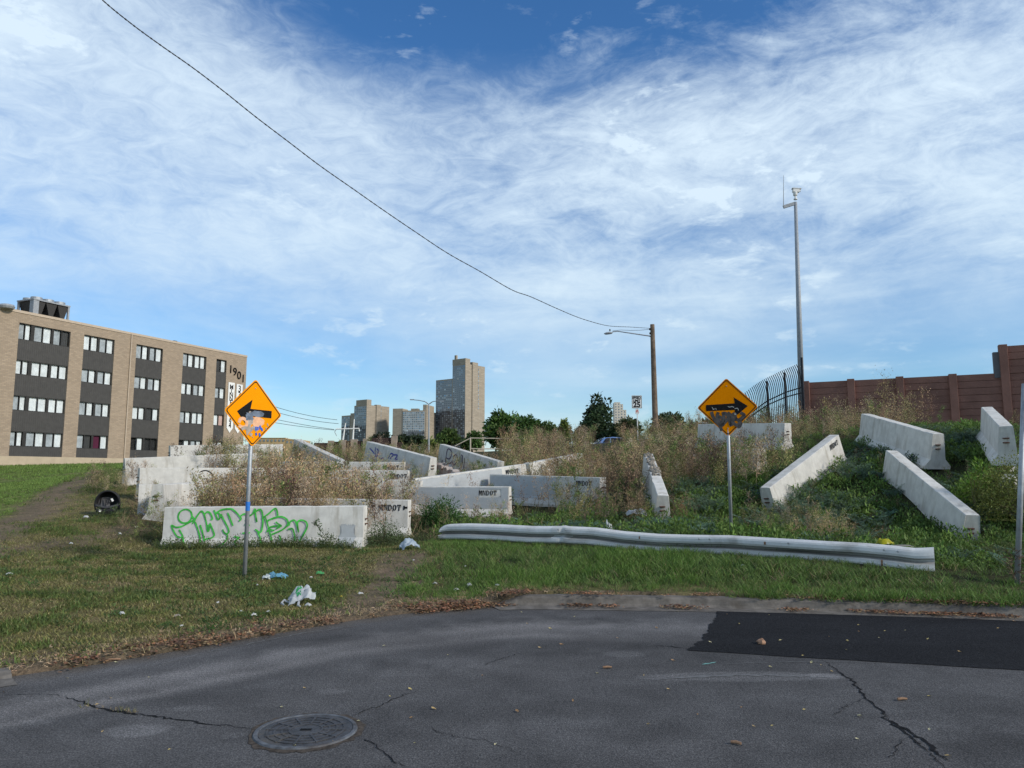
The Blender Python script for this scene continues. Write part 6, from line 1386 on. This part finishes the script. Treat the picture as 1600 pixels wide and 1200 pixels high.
lf, st = bush(.5, .45, 3600, .015, (.085, .12, .05)); plant('leafy_bush', 'grey-green bush at the right end of the green tagged barrier', 'bush', hit(600, 852), [('foliage', lf, 'leaf'), ('stem', st, 'dry')])
lf, st = bush(.38, .36, 2600, .018, (.045, .085, .05)); b_ = BAR['profile']; p_ = b_['bA'].lerp(b_['bB'], .30) + b_['s'] * b_['side'] * .0 
pp = on(1424, 722, 17.4); plant('leafy_bush', 'small dark bluish bush against the barrier with the whole flared end', 'bush', pp, [('foliage', lf, 'leaf'), ('stem', st, 'dry')])
lf, st = bush(1.2, .95, 9000, .020, (.150, .170, .040), a=.45); pp = on(1600, 800, 13.6); plant('yellow_green_bush', 'large yellow-green bush covering the barriers at the picture edge', 'bush', pp, [('foliage', lf, 'leaf'), ('stem', st, 'dry')])
lf, st = bush(.95, .55, 5200, .018, (.17, .19, .045), a=.45); pp = on(1560, 790, 14.0); plant('yellow_green_bush', 'smaller yellow-green bush between the seedling and the leaning post', 'bush', pp, [('foliage', lf, 'leaf'), ('stem', st, 'dry')])
lf, st = bush(.34, .50, 4200, .010, (.150, .165, .060)); pp = hit(1580, 878); plant('feathery_shrub', 'low feathery olive shrub at the lower end of the blue-grey tipped barrier', 'bush', pp, [('foliage', lf, 'leaf'), ('stem', st, 'dry')])
lf, st = bush(.75, .35, 420, .040, (.14, .23, .035)); pp = on(1521, 752, 14.2); st2 = T_(); st2.blades(np.array([[0, 0, 0.], [0, 0, 0]]), np.array([[.02, 0, .8], [-.05, .02, .7]]), np.array([.012, .008]), np.array([[.2, .15, .1]] * 2)); lf = (lf[0] + np.array([0, 0, .25]), lf[1], lf[2])
plant('tree_seedling', 'bright yellow-green seedling tree above the olive shrub', 'seedling', pp, [('foliage', lf, 'leaf'), ('stem', st2.out(), 'dry')])
# brown dock in front of the tagged barrier
def dock(h, n=26, col=(.17, .075, .045)):
    t_ = T_(); z = np.linspace(.12, 1, n) * h; a = np.arange(n) * 2.4; base = np.stack([z * 0, z * 0, z], -1); ln = .14 * np.where(z > h * .62, .8, .9); up = np.where(z > h * .62, .5, -.15)
    tip = base + np.stack([np.cos(a), np.sin(a), up], -1) * ln[:, None]; t_.blades(base, tip, np.full(n, .010), var(col, n, .3)); t_.blades(np.array([[0, 0, 0.]]), np.array([[0, 0, h]]), np.array([.018]), np.array([[.14, .06, .04]]))
    V, Q = quads_from(np.concatenate([tip] * 6) + rng.normal(size=(6 * n, 3)) * .03, rnd_unit(6 * n) * .022, rnd_unit(6 * n) * .008); t_.add(V, Q, np.repeat(var(col, 6 * n, .35), 4, 0)); return t_.out()
plant('dead_dock_plant', 'dead rust-brown dock stalk standing before the plain end of the tagged barrier', 'plant', hit(548, 853), [('stalk', dock(.52), 'dry')])
plant('dead_dock_plant', 'rust-coloured wilted stalk beside the clean stencil lettering', 'plant', hit(783, 806), [('stalk', dock(.58, 24, (.26, .11, .06)), 'dry')])
def tallstalk(h, col, lean): 
    t_ = T_(); k = 9; f = np.linspace(0, 1, k); p = np.stack([lean * f ** 2, f * 0, f * h], -1); t_.blades(p[:-1], p[1:], np.full(k - 1, .012), np.array([col]) * np.ones((k - 1, 1))); n = 60; c = p[rng.integers(4, k, n)] + rng.normal(size=(n, 3)) * .035; V, Q = quads_from(c, rnd_unit(n) * .03, rnd_unit(n) * .008); t_.add(V, Q, np.repeat(var(col, n, .3), 4, 0)); return t_.out()
plant('dried_mullein_stalk', 'single tall tan seed stalk rising over the stencil behind the tagged barrier', 'plant', hit(601, 850), [('stalk', tallstalk(1.15, (.27, .19, .09), .02), 'dry')])
plant('dark_leafed_weed', 'dark spindly weed leaning on the tagged barrier right of the lettering', 'plant', hit(512, 856), [('foliage', dry_weed(.50, 13, (.07, .10, .045), (.06, .07, .04), 7, .30, .017), 'leaf')])
for (u, v_, h_, lab) in ((1380, 664, 2.6, 'wispy airy seeding weed rising above the brown wall, the taller'), (1300, 690, 1.6, 'wispy seeding weed against the first post of the brown wall')):
    plant('wispy_weed', lab, 'plant', on(u, v_ + 20, 30), [('stalk', dry_weed(h_, 50, (.33, .26, .12), (.28, .2, .12), 14, .30, .016, lean=.05), 'dry')])

# ---------------------------------------------------------------- trees on the crest
M['bark'] = weathered('tree_bark', (.09, .07, .055), .95, .3, 6)
def tree(name, label, u, D, v_top, width_px, n, col, sz, lumps=14, base_v=705, gap=.3, seed=0, low=.15, grp='trees behind the crest'):
    global rng
    rng = np.random.default_rng(1000 + seed); k = D / F; Wd = width_px * k; base = P(u, base_v, D); base.z = min(base.z, 3.3); Ht = P(u, v_top, D).z - base.z
    root = empty(name, base, 0, label, 'tree', grp); m_ = MB(); r0 = max(.12, Ht * .03); m_.tube([(0, 0, -.5), (.05, 0, Ht * .3), (-.05, .1, Ht * .7)], [r0, r0 * .75, r0 * .3], 8)
    cl = rnd_unit(lumps); cc_ = cl * np.array([Wd * .33, Wd * .33, Ht * (1 - low) * .33]) * rng.uniform(.55, 1.05, (lumps, 1)) + np.array([0, 0, Ht * (low + (1 - low) * .52)])
    for c in cc_[:8]: m_.tube([(0, 0, Ht * .25), tuple(c * np.array([.4, .4, .7])), tuple(c)], [r0 * .5, r0 * .3, r0 * .12], 5)
    m_.build('trunk', M['bark'], root)
    lr = np.stack([Wd * rng.uniform(.13, .24, lumps), Wd * rng.uniform(.13, .24, lumps), Ht * (1 - low) * rng.uniform(.13, .22, lumps)], -1)
    w_ = rng.integers(0, lumps, n); uu = rnd_unit(n); rad = rng.uniform(gap, 1.08, (n, 1)) ** .5; c = cc_[w_] + uu * lr[w_] * rad + rng.normal(size=(n, 3)) * sz * .5
    ax = uu * .5 + rnd_unit(n); ax /= np.linalg.norm(ax, axis=1, keepdims=True); bx = np.cross(ax, rnd_unit(n)); bx /= np.linalg.norm(bx, axis=1, keepdims=True) + 1e-9; s_ = sz * rng.uniform(.5, 1.3, n); i = 2 * s_[:, None] * ax; ww = .5 * s_[:, None] * bx
    V = np.stack([c, c + i * .45 + ww, c + i, c + i * .45 - ww], 1).reshape(-1, 3); t_ = (1 + rng.uniform(-.3, .3, lumps))[w_][:, None]
    np_mesh('crown', V, np.arange(4 * n).reshape(n, 4), None, np.clip(np.repeat(var(col, n, .3) * t_, 4, 0), 0, 1), M['leaf'], root); return root
GRN = (.065, .120, .030); DK = (.038, .065, .028); YG = (.13, .165, .04)
tree('leafy_tree', 'broad bright green tree standing right of the tallest tower', 782, 92, 643, 62, 5200, (.075, .14, .030), .26, 18, seed=1)
tree('leafy_tree', 'wide dark green tree in the middle of the clump right of the tallest tower', 824, 90, 646, 66, 5200, GRN, .25, 18, seed=2)
tree('leafy_tree', 'lower rounded tree at the right of the clump, before the gap of sky', 858, 88, 659, 40, 2600, (.075, .12, .032), .22, 12, seed=3)
tree('leafy_tree', 'small yellowish tree just left of the tall dark tree', 881, 82, 656, 22, 1300, YG, .18, 8, seed=4)
tree('dark_tree', 'tall rounded dark tree standing alone beside the pale condominium tower', 936, 66, 617, 62, 3900, DK, .20, 20, gap=.5, seed=5, low=.12)
tree('dark_tree', 'dark shrubby tree at the foot of the tall dark tree', 912, 68, 652, 44, 2400, DK, .20, 10, seed=6)
tree('dark_tree', 'small dark tree under the condominium tower', 962, 64, 664, 34, 1600, (.028, .048, .02), .18, 9, seed=7)
tree('crest_shrub', 'dark bushy crown between the speed limit sign and the wooden pole', 984, 58, 655, 44, 2400, (.06, .075, .03), .17, 12, seed=8)
tree('crest_shrub', 'bushy dark crown just right of the wooden pole', 1048, 58, 643, 66, 3400, (.05, .07, .03), .17, 14, seed=9)
tree('crest_shrub', 'dark bushy crown behind the amber arrow sign', 1102, 56, 652, 60, 3000, (.05, .07, .03), .17, 12, seed=10)
tree('crest_shrub', 'dark growth seen through the curved picket fence', 1185, 56, 664, 80, 2600, (.045, .065, .03), .17, 12, seed=11)
tree('leafy_tree', 'small green tree before the foot of the tallest tower', 700, 84, 672, 40, 2200, (.075, .12, .03), .20, 10, base_v=712, seed=12)
tree('leafy_tree', 'small green tree at the right foot of the tallest tower', 736, 84, 674, 42, 2400, GRN, .20, 10, base_v=712, seed=13)
tree('dark_tree', 'low dark tree below the broad gridded tower', 640, 84, 677, 52, 2400, (.028, .045, .02), .2, 10, base_v=712, seed=14)
tree('dark_tree', 'low dark tree below the leftmost stepped tower', 598, 80, 677, 44, 2000, (.026, .04, .022), .18, 10, base_v=708, seed=15)
tree('leafy_tree', 'low green shrub tree between the street light and the tower base', 672, 80, 684, 30, 1200, YG, .18, 8, base_v=712, seed=16)
rng = np.random.default_rng(99)

# ---------------------------------------------------------------- small things
# manhole
mc = G(478, 1143); M['iron'] = weathered('cast_iron', (.052, .052, .056), .62, .35, 12, metal=.25, dirt=(.12, .10, .075), dirt_amt=.6, bmp=.6, grit=70, spec=.5)
mh = empty('manhole_cover', (mc.x, mc.y, 0), 0, 'round iron manhole cover sunk in the asphalt, rimmed with dead leaves', 'manhole')
m_ = MB(); m_.lathe([(.284, .003), (.284, .009), (.15, .010), (.002, .010)], 48); 
m_.build('lid', M['iron'], mh)
m_ = MB(); m_.lathe([(.318, .0035), (.312, .012), (.290, .013), (.285, .006)], 48, cap=False); o = m_.build('rim', M['galv'], mh); o.data.materials[0] = weathered('worn_rim_steel', (.11, .118, .13), .7, .4, 14, metal=.2, dirt=(.06, .05, .045), dirt_amt=.8)
for rr_, w_ in ((.235, .006), (.19, .006), (.145, .006), (.10, .006)):
    m_ = MB(); m_.lathe([(rr_ + w_, .010), (rr_ + w_, .0135), (rr_ - w_, .0135), (rr_ - w_, .010)], 48, cap=False); m_.build('raised_ring', M['iron'], mh)
for i in range(12):
    a = i * PI / 6; m_ = MB(); m_.bar((math.cos(a) * .11, math.sin(a) * .11, .012), (math.cos(a) * .25, math.sin(a) * .25, .012), .012, .006); m_.build('raised_spoke', M['iron'], mh)
m_ = MB(); m_.box(-.035, .035, -.012, .012, .0135, .0145); m_.build('pick_hole', M['crack'], mh)
gt = MB(); n_ = 60
vs = []
for i in range(n_):
    a = 2 * PI * i / n_; r0 = .319; r1 = .345 + rng.uniform(-.012, .03); vs += [(mc.x + math.cos(a) * r0, mc.y + math.sin(a) * r0, .004), (mc.x + math.cos(a) * r1, mc.y + math.sin(a) * r1, .003)]
gt.add(vs, [(2 * i, 2 * i + 1, (2 * i + 3) % (2 * n_), (2 * i + 2) % (2 * n_)) for i in range(n_)]); o = gt.build('manhole_dirt', weathered('gritty_joint_dirt', (.062, .050, .040), .95, .5, 30)); tag(o, kind='structure')
# baby car seat
M['padgrey'] = weathered('grey_seat_fabric', (.085, .085, .09), .95, .2, 20)
sp0 = hit(167, 806); cs = empty('infant_car_seat', (sp0.x, sp0.y, sp0.z + .05), R(20), 'discarded black infant car seat sitting on the lawn', 'car seat')
def shell(name, mat, rx, ry, rz, thick, tilt, cut, par, loc=(0, 0, 0)):
    m_ = MB(); nu, nv_ = 24, 12; Mt = Matrix.Translation(loc) @ Matrix.Rotation(tilt, 4, 'X')
    for sgn, s_ in ((1, 1.0), (-1, 1 - thick)):
        vs = [Mt @ Vector((rx * s_ * math.sin(th) * math.cos(ph), ry * s_ * math.sin(th) * math.sin(ph), -rz * s_ * math.cos(th))) for th in [cut * i / nv_ for i in range(nv_ + 1)] for ph in [2 * PI * j / nu for j in range(nu)]]
        m_.add(vs, [(i * nu + j, i * nu + (j + 1) % nu, (i + 1) * nu + (j + 1) % nu, (i + 1) * nu + j)[::sgn] for i in range(nv_) for j in range(nu)])
    k = (nv_ + 1) * nu; m_.add([], []); 
    b0 = nv_ * nu; m_.f += [(b0 + j, b0 + (j + 1) % nu, k + b0 + (j + 1) % nu, k + b0 + j) for j in range(nu)]
    return m_.build(name, mat, par, smooth_=True)
shell('shell', M['black'], .24, .27, .24, .12, R(62), R(96), cs, (0, .10, .25))
shell('padding', M['darkgrey'], .205, .235, .20, .12, R(62), R(90), cs, (0, .085, .255))
m_ = MB(); m_.tube([Vector((.245 * math.cos(a), -.03 - .05 * math.sin(a), .20 + .30 * math.sin(a))) for a in [PI * i / 16 for i in range(-2, 19)]], .020, 8); m_.build('carry_handle', M['black'], cs, smooth_=True)
m_ = MB(); n_ = 16; vs = []
for i in range(n_ + 1):
    a = PI * i / n_
    for j in range(6):
        y_ = -.04 + j * .055; s_ = 1 - .07 * j; vs.append((.235 * math.cos(a) * s_, y_, .235 + .265 * math.sin(a) * s_))
m_.add(vs, [(i * 6 + j, i * 6 + j + 1, (i + 1) * 6 + j + 1, (i + 1) * 6 + j) for i in range(n_) for j in range(5)]); m_.build('sun_hood', M['black'], cs, smooth_=True)
m_ = MB(); m_.tube([(.21 * math.cos(a), -.10 + .10 * math.sin(a), .13 + .05 * abs(math.cos(a))) for a in [PI + PI * i / 14 for i in range(15)]], .028, 8); m_.build('front_rim', M['darkgrey'], cs, smooth_=True)
m_ = MB(); m_.box(-.12, .07, -.02, .02, -.13, .12, Matrix.Translation((-.03, .08, .25)) @ Matrix.Rotation(R(-28), 4, 'X')); m_.build('seat_pad', M['padgrey'], cs, bevel=.015)
for x_ in (-.06, .02):
    m_ = MB(); m_.bar((x_, .02, .34), (x_ * .4, -.06, .20), .022, .008); m_.build('harness_strap', M['black'], cs)
m_ = MB(); m_.box(-.20, .20, -.20, .05, .02, .13); m_.build('lower_shell', M['black'], cs, bevel=.04)
m_ = MB(); m_.box(-.02, .02, -.01, .0, -.035, .035, Matrix.Translation((.09, -.02, .30)) @ Matrix.Rotation(R(-30), 4, 'Y')); m_.build('white_label', M['white'], cs); m_ = MB(); m_.box(-.13, -.09, -.215, -.204, .05, .10); m_.build('white_label', M['white'], cs)
m_ = MB(); m_.box(-.16, .16, -.18, .26, 0.0, .05); m_.build('foot_rail', M['black'], cs, bevel=.015)
# crumpled bags and scraps
M['bag'] = foliage_mat('thin_plastic', .35, .35)
def crumple(name, label, cat, p, sx, sy, sz, col, seed, rot=0, nn=14, grp=None, amp=.35, dz=0.0):
    r = np.random.default_rng(seed); u = np.linspace(-1, 1, nn); X, Y = np.meshgrid(u, u); n0 = fbm(X * 2.2 + seed, Y * 2.2, seed, 3); n1 = fbm(X * 5 + seed, Y * 5, seed + 3, 2)
    rr_ = 1 + .25 * (fbm(np.arctan2(Y, X) * 1.5 + 9, X * 0 + seed, 5, 3) - .5) * 2; Z = np.clip((1 - (np.abs(X) ** 3 + np.abs(Y) ** 3) * .5), 0, 1) * (.35 + 1.3 * n0) + amp * (n1 - .5)
    Z = np.maximum(Z, .02); V = np.stack([X * sx * rr_ * (1 + .3 * (n1 - .5)), Y * sy * rr_, Z * sz], -1).reshape(-1, 3); i = np.arange(nn * nn).reshape(nn, nn); Q = np.stack([i[:-1, :-1], i[:-1, 1:], i[1:, 1:], i[1:, :-1]], -1).reshape(-1, 4)
    c, s_ = math.cos(rot), math.sin(rot); V = V @ np.array([[c, s_, 0], [-s_, c, 0], [0, 0, 1]])
    Cc = np.array(col)[None] * (.88 + .24 * n1.reshape(-1, 1)); o = np_mesh(name, V, Q, None, np.clip(Cc, 0, 1), M['bag']); o.location = (p.x, p.y, p.z + dz); tag(o, label, cat, grp); return o
pb = hit(470, 946); bag = crumple('plastic_bag', 'crumpled white shopping bag with green print lying by the road edge', 'plastic bag', pb, .15, .10, .16, (.55, .58, .60), 4, R(20), 18)
for v_ in bag.data.vertices: v_.co.z += .35 * max(0, v_.co.x) 
def bag_patch(cx_, cy_, rx_, ry_, seed):
    r = random.Random(seed); import bisect
    co = np.array([v_.co for v_ in bag.data.vertices]); vs = []
    for i in range(14):
        a = 2 * PI * i / 14; k_ = 1 + r.uniform(-.2, .2); x, y = cx_ + rx_ * math.cos(a) * k_, cy_ + ry_ * math.sin(a) * k_; d = np.hypot(co[:, 0] - x, co[:, 1] - y); w = 1 / (d[np.argsort(d)[:4]] + 1e-3); z = (co[np.argsort(d)[:4], 2] * w).sum() / w.sum(); vs.append((x, y, z + .006))
    d = np.hypot(co[:, 0] - cx_, co[:, 1] - cy_); vs.append((cx_, cy_, co[np.argmin(d), 2] + .010)); mm = MB(); mm.add(vs, [(14, i, (i + 1) % 14) for i in range(14)]); mm.build('green_print', M['gprint'], bag)
M['gprint'] = weathered('green_ink', (.04, .26, .10), .6, .2, 20); bag_patch(-.02, -.02, .04, .035, 1); bag_patch(.06, .0, .025, .02, 2)
m_ = MB(); m_.tube([(-.12, -.05, .03), (-.19, -.04, .06), (-.21, -.07, .03), (-.16, -.11, .01)], [.012, .016, .016, .01], 6, col=(.52, .54, .56)); m_.build('bag_handle', M['bag'], bag)
m_ = MB(); m_.tube([(.0, -.09, .05), (.01, -.16, .02), (.05, -.19, .01)], [.014, .016, .01], 6, col=(.52, .54, .56)); m_.build('bag_handle', M['bag'], bag)
crumple('plastic_bag', 'clear bluish plastic bag caught in the grass left of the guardrail', 'plastic bag', hit(639, 859), .15, .11, .15, (.42, .50, .57), 9, .4, 18)
crumple('food_wrapper', 'blue and white wrapper lying in the grass behind the bag with green print', 'wrapper', hit(433, 905), .15, .06, .08, (.18, .42, .58), 12, .1)
crumple('food_wrapper', 'pale wrapper touching the blue one in the grass', 'wrapper', hit(416, 907), .06, .05, .06, (.62, .68, .68), 13, .3)
crumple('plastic_scrap', 'bright green plastic scrap in the grass right of the blue wrapper', 'scrap', hit(500, 899), .06, .03, .05, (.12, .45, .16), 14)
crumple('grocery_bag', 'twisted white bag snagged in the weeds beside the dirty-topped barrier', 'plastic bag', on(995, 781, 15.7), .20, .05, .12, (.55, .58, .62), 15, -.25, 14, dz=.18)
crumple('grocery_bag', 'small upright white bag just behind the bent guardrail', 'plastic bag', on(951, 829, 14.2), .06, .05, .22, (.66, .68, .70), 16, .4, 12, dz=.05)
crumple('yellow_wrapper', 'yellow wrapper resting behind the right part of the bent guardrail', 'wrapper', on(1383, 848, 11.2), .12, .07, .10, (.42, .40, .02), 17, .1, 12, dz=.22)
crumple('grey_board', 'flat grey scrap of board lying behind the guardrail splice', 'scrap', on(1408, 852, 11.1), .14, .06, .02, (.30, .27, .23), 18, .1, 10, dz=.24)
whites = [(134, 811, .09, 'white styrofoam scrap on the lawn near the car seat'), (213, 826, .06, 'white scrap at the weeds left of the tagged barrier'), (187, 838, .07, 'white and dark scrap on the upper dirt patch of the lawn'), (111, 852, .05, 'small white scrap on the lawn track'),
          (14, 901, .07, 'pale crumpled paper at the far edge of the lawn'), (190, 964, .06, 'white tissue on the lawn by the road edge'), (277, 967, .05, 'pale stone-like scrap near the leaf drift'), (340, 946, .035, 'white scrap left of the thin grey post base'),
          (377, 959, .03, 'tiny white scrap below the thin grey post'), (396, 966, .05, 'torn white paper below the thin grey post'), (419, 961, .04, 'white paper bit left of the bag with green print'), (482, 950, .06, 'small white scrap touching the bag with green print'),
          (563, 931, .05, 'pale paper lying on the bare patch right of the bag'), (533, 936, .03, 'yellow scrap right of the printed bag'), (680, 915, .05, 'pale blue plastic scrap at the verge corner'), (713, 926, .06, 'white paper at the start of the leaf drift'),
          (733, 918, .07, 'upright white paper at the grassy corner of the leaf drift'), (777, 918, .05, 'white feather-like scrap right of the leaf drift'), (727, 888, .03, 'small white flower-like scrap in the verge grass'), (646, 878, .04, 'white scrap on the worn path by the verge'),
          (1161, 887, .04, 'white scrap deep in the verge grass below the guardrail'), (283, 983, .03, 'white scrap in the leaf drift near the stick'), (402, 917, .03, 'white fragment beside the blue wrapper'), (486, 905, .035, 'white fragment between the blue wrapper and the green scrap')]
for i, (u, v_, s_, lab) in enumerate(whites):
    colr = (.66, .66, .64) if 'yellow' not in lab else (.62, .45, .03)
    if 'stone' in lab: colr = (.38, .33, .27)
    crumple('litter_scrap', lab, 'scrap', hit(u, v_), s_ * .62, s_ * .42, s_ * .5, colr, 20 + i, i * 1.1, 7, 'scraps of litter on the grass', dz=.02)
# loose leaves on the asphalt
leafm = []
for k in range(5):
    col_ = [(.50, .40, .16), (.42, .30, .14), (.55, .50, .30), (.33, .20, .10), (.48, .42, .22)][k]
    m_ = MB(); L_ = .018; vs = [(-L_, 0, .004), (-L_ * .3, L_ * .55, .010), (L_ * .6, L_ * .4, .007), (L_ * 1.15, 0, .013), (L_ * .5, -L_ * .45, .012), (-L_ * .4, -L_ * .5, .006), (0, 0, .004)]
    m_.add(vs, [(6, i, (i + 1) % 6) for i in range(6)], col_); o = m_.build('fallen_leaf', M['dry']); leafm.append(o.data); bpy.data.objects.remove(o)
LP = [(815, 957), (898, 964), (1026, 982), (877, 929), (844, 1013), (919, 1015), (878, 1008), (824, 975), (725, 986), (1136, 961), (1202, 962), (1321, 950), (1354, 957), (1389, 962), (1342, 978), (1342, 988), (1295, 996), (1220, 1002), (1383, 987), (1415, 986), (1374, 998), (1324, 1003), (1322, 1017), (1585, 972), (1155, 976), (1560, 983),
      (1204, 1043), (1268, 1037), (1283, 1040), (933, 1053), (1045, 1078), (1090, 1117), (1159, 1106), (1452, 1089), (1257, 1110), (1178, 1136), (1207, 1135), (1343, 1120), (754, 1056), (609, 1089), (476, 1076), (641, 1078), (643, 1123), (678, 1109), (233, 1059), (105, 1061), (5, 1082), (173, 1092), (160, 1144), (265, 1172), (648, 1162), (774, 1164), (560, 1128), (522, 1160), (460, 1167), (808, 1113), (1013, 1133), (1340, 1156), (1452, 1141), (1481, 1183), (152, 1102), (440, 1106), (895, 1096), (1052, 1033), (1006, 1056), (1255, 1026), (20, 1048), (65, 1044), (182, 1036), (545, 1048), (700, 1024), (600, 1010), (860, 983), (965, 998), (1110, 1005), (1450, 1000), (1500, 1020), (1060, 956), (1300, 1050)]
rl = random.Random(17)
for i, (u, v_) in enumerate(LP):
    p = G(u, v_); o = bpy.data.objects.new('fallen_leaf', leafm[rl.randrange(5)]); COL.objects.link(o); z = .006 if (u > 1085 and v_ < 1040) else .002
    o.location = (p.x, p.y, z); o.rotation_euler = (rl.uniform(-.1, .1), rl.uniform(-.1, .1), rl.uniform(0, 6.28)); k_ = rl.uniform(.55, 1.15); o.scale = (k_, k_, k_)
    zn = 'the fresh black patch' if (u > 1090 and v_ < 1035) else 'the asphalt on the manhole side' if u < 660 else 'the old asphalt in the road centre' if u < 1085 else 'the old asphalt below the fresh patch'
    tag(o, 'small pale dry leaf lying loose on ' + zn, 'leaf', 'loose leaves on ' + zn)
m_ = MB(); rr_ = random.Random(2); m_.lathe([(.0, 0), (.035, .004), (.042, .02), (.03, .04), (.012, .05), (0, .052)], 7); 
m_.v = [(x * rr_.uniform(.7, 1.3), y * rr_.uniform(.8, 1.2), z * rr_.uniform(.8, 1.1)) for x, y, z in m_.v]
o = m_.build('curled_leaf', weathered('tan_curled_leaf', (.34, .20, .13), .9, .3, 30), label='large curled tan leaf on the fresh black patch', cat='leaf'); p = G(1190, 1007); o.location = (p.x, p.y, .005)
M['stick'] = weathered('dry_twig', (.26, .16, .10), .9, .3, 20)
for (u, v_, L_, a_, lab) in ((949, 1045, .075, .05, 'short brown twig on the asphalt in the middle of the road'), (1150, 1164, .06, -.5, 'short tan twig on the asphalt near the lower edge'), (172, 1033, .16, .25, 'dark stick at the road edge beside the leaf drift'), (1410, 1095, .07, 0.1, 'thin straw near the long crack'), (718, 939, .17, .02, 'flat grey lath lying in the gutter leaves')):
    p = G(u, v_); m_ = MB(); m_.tube([(-L_ / 2, 0, .01), (0, .004, .012), (L_ / 2, 0, .010)], [.009, .010, .008], 6); o = m_.build('twig', M['stick'], label=lab, cat='twig'); o.location = (p.x, p.y, .003 if v_ > 945 else .04); o.rotation_euler = (0, 0, a_)
# vines round the right-hand post
q0 = P(1587, 905, 9.7); q0.z = H(q0.x, q0.y); t_ = T_(); n = 90; a = rng.uniform(0, 2 * PI, n); z = rng.uniform(0, .42, n); b0 = np.stack([np.cos(a) * .04, np.sin(a) * .04, z], -1); d_ = np.stack([np.cos(a + .8), np.sin(a + .8), rng.uniform(-.6, .9, n)], -1) * rng.uniform(.05, .16, (n, 1)); t_.blades(b0, b0 + d_, np.full(n, .005), var((.13, .09, .06), n, .4))
plant('dead_vine', 'tangle of dead grey-brown vine around the foot of the leaning post', 'vine', (q0.x, q0.y - .02, q0.z), [('stems', t_.out(), 'dry')])
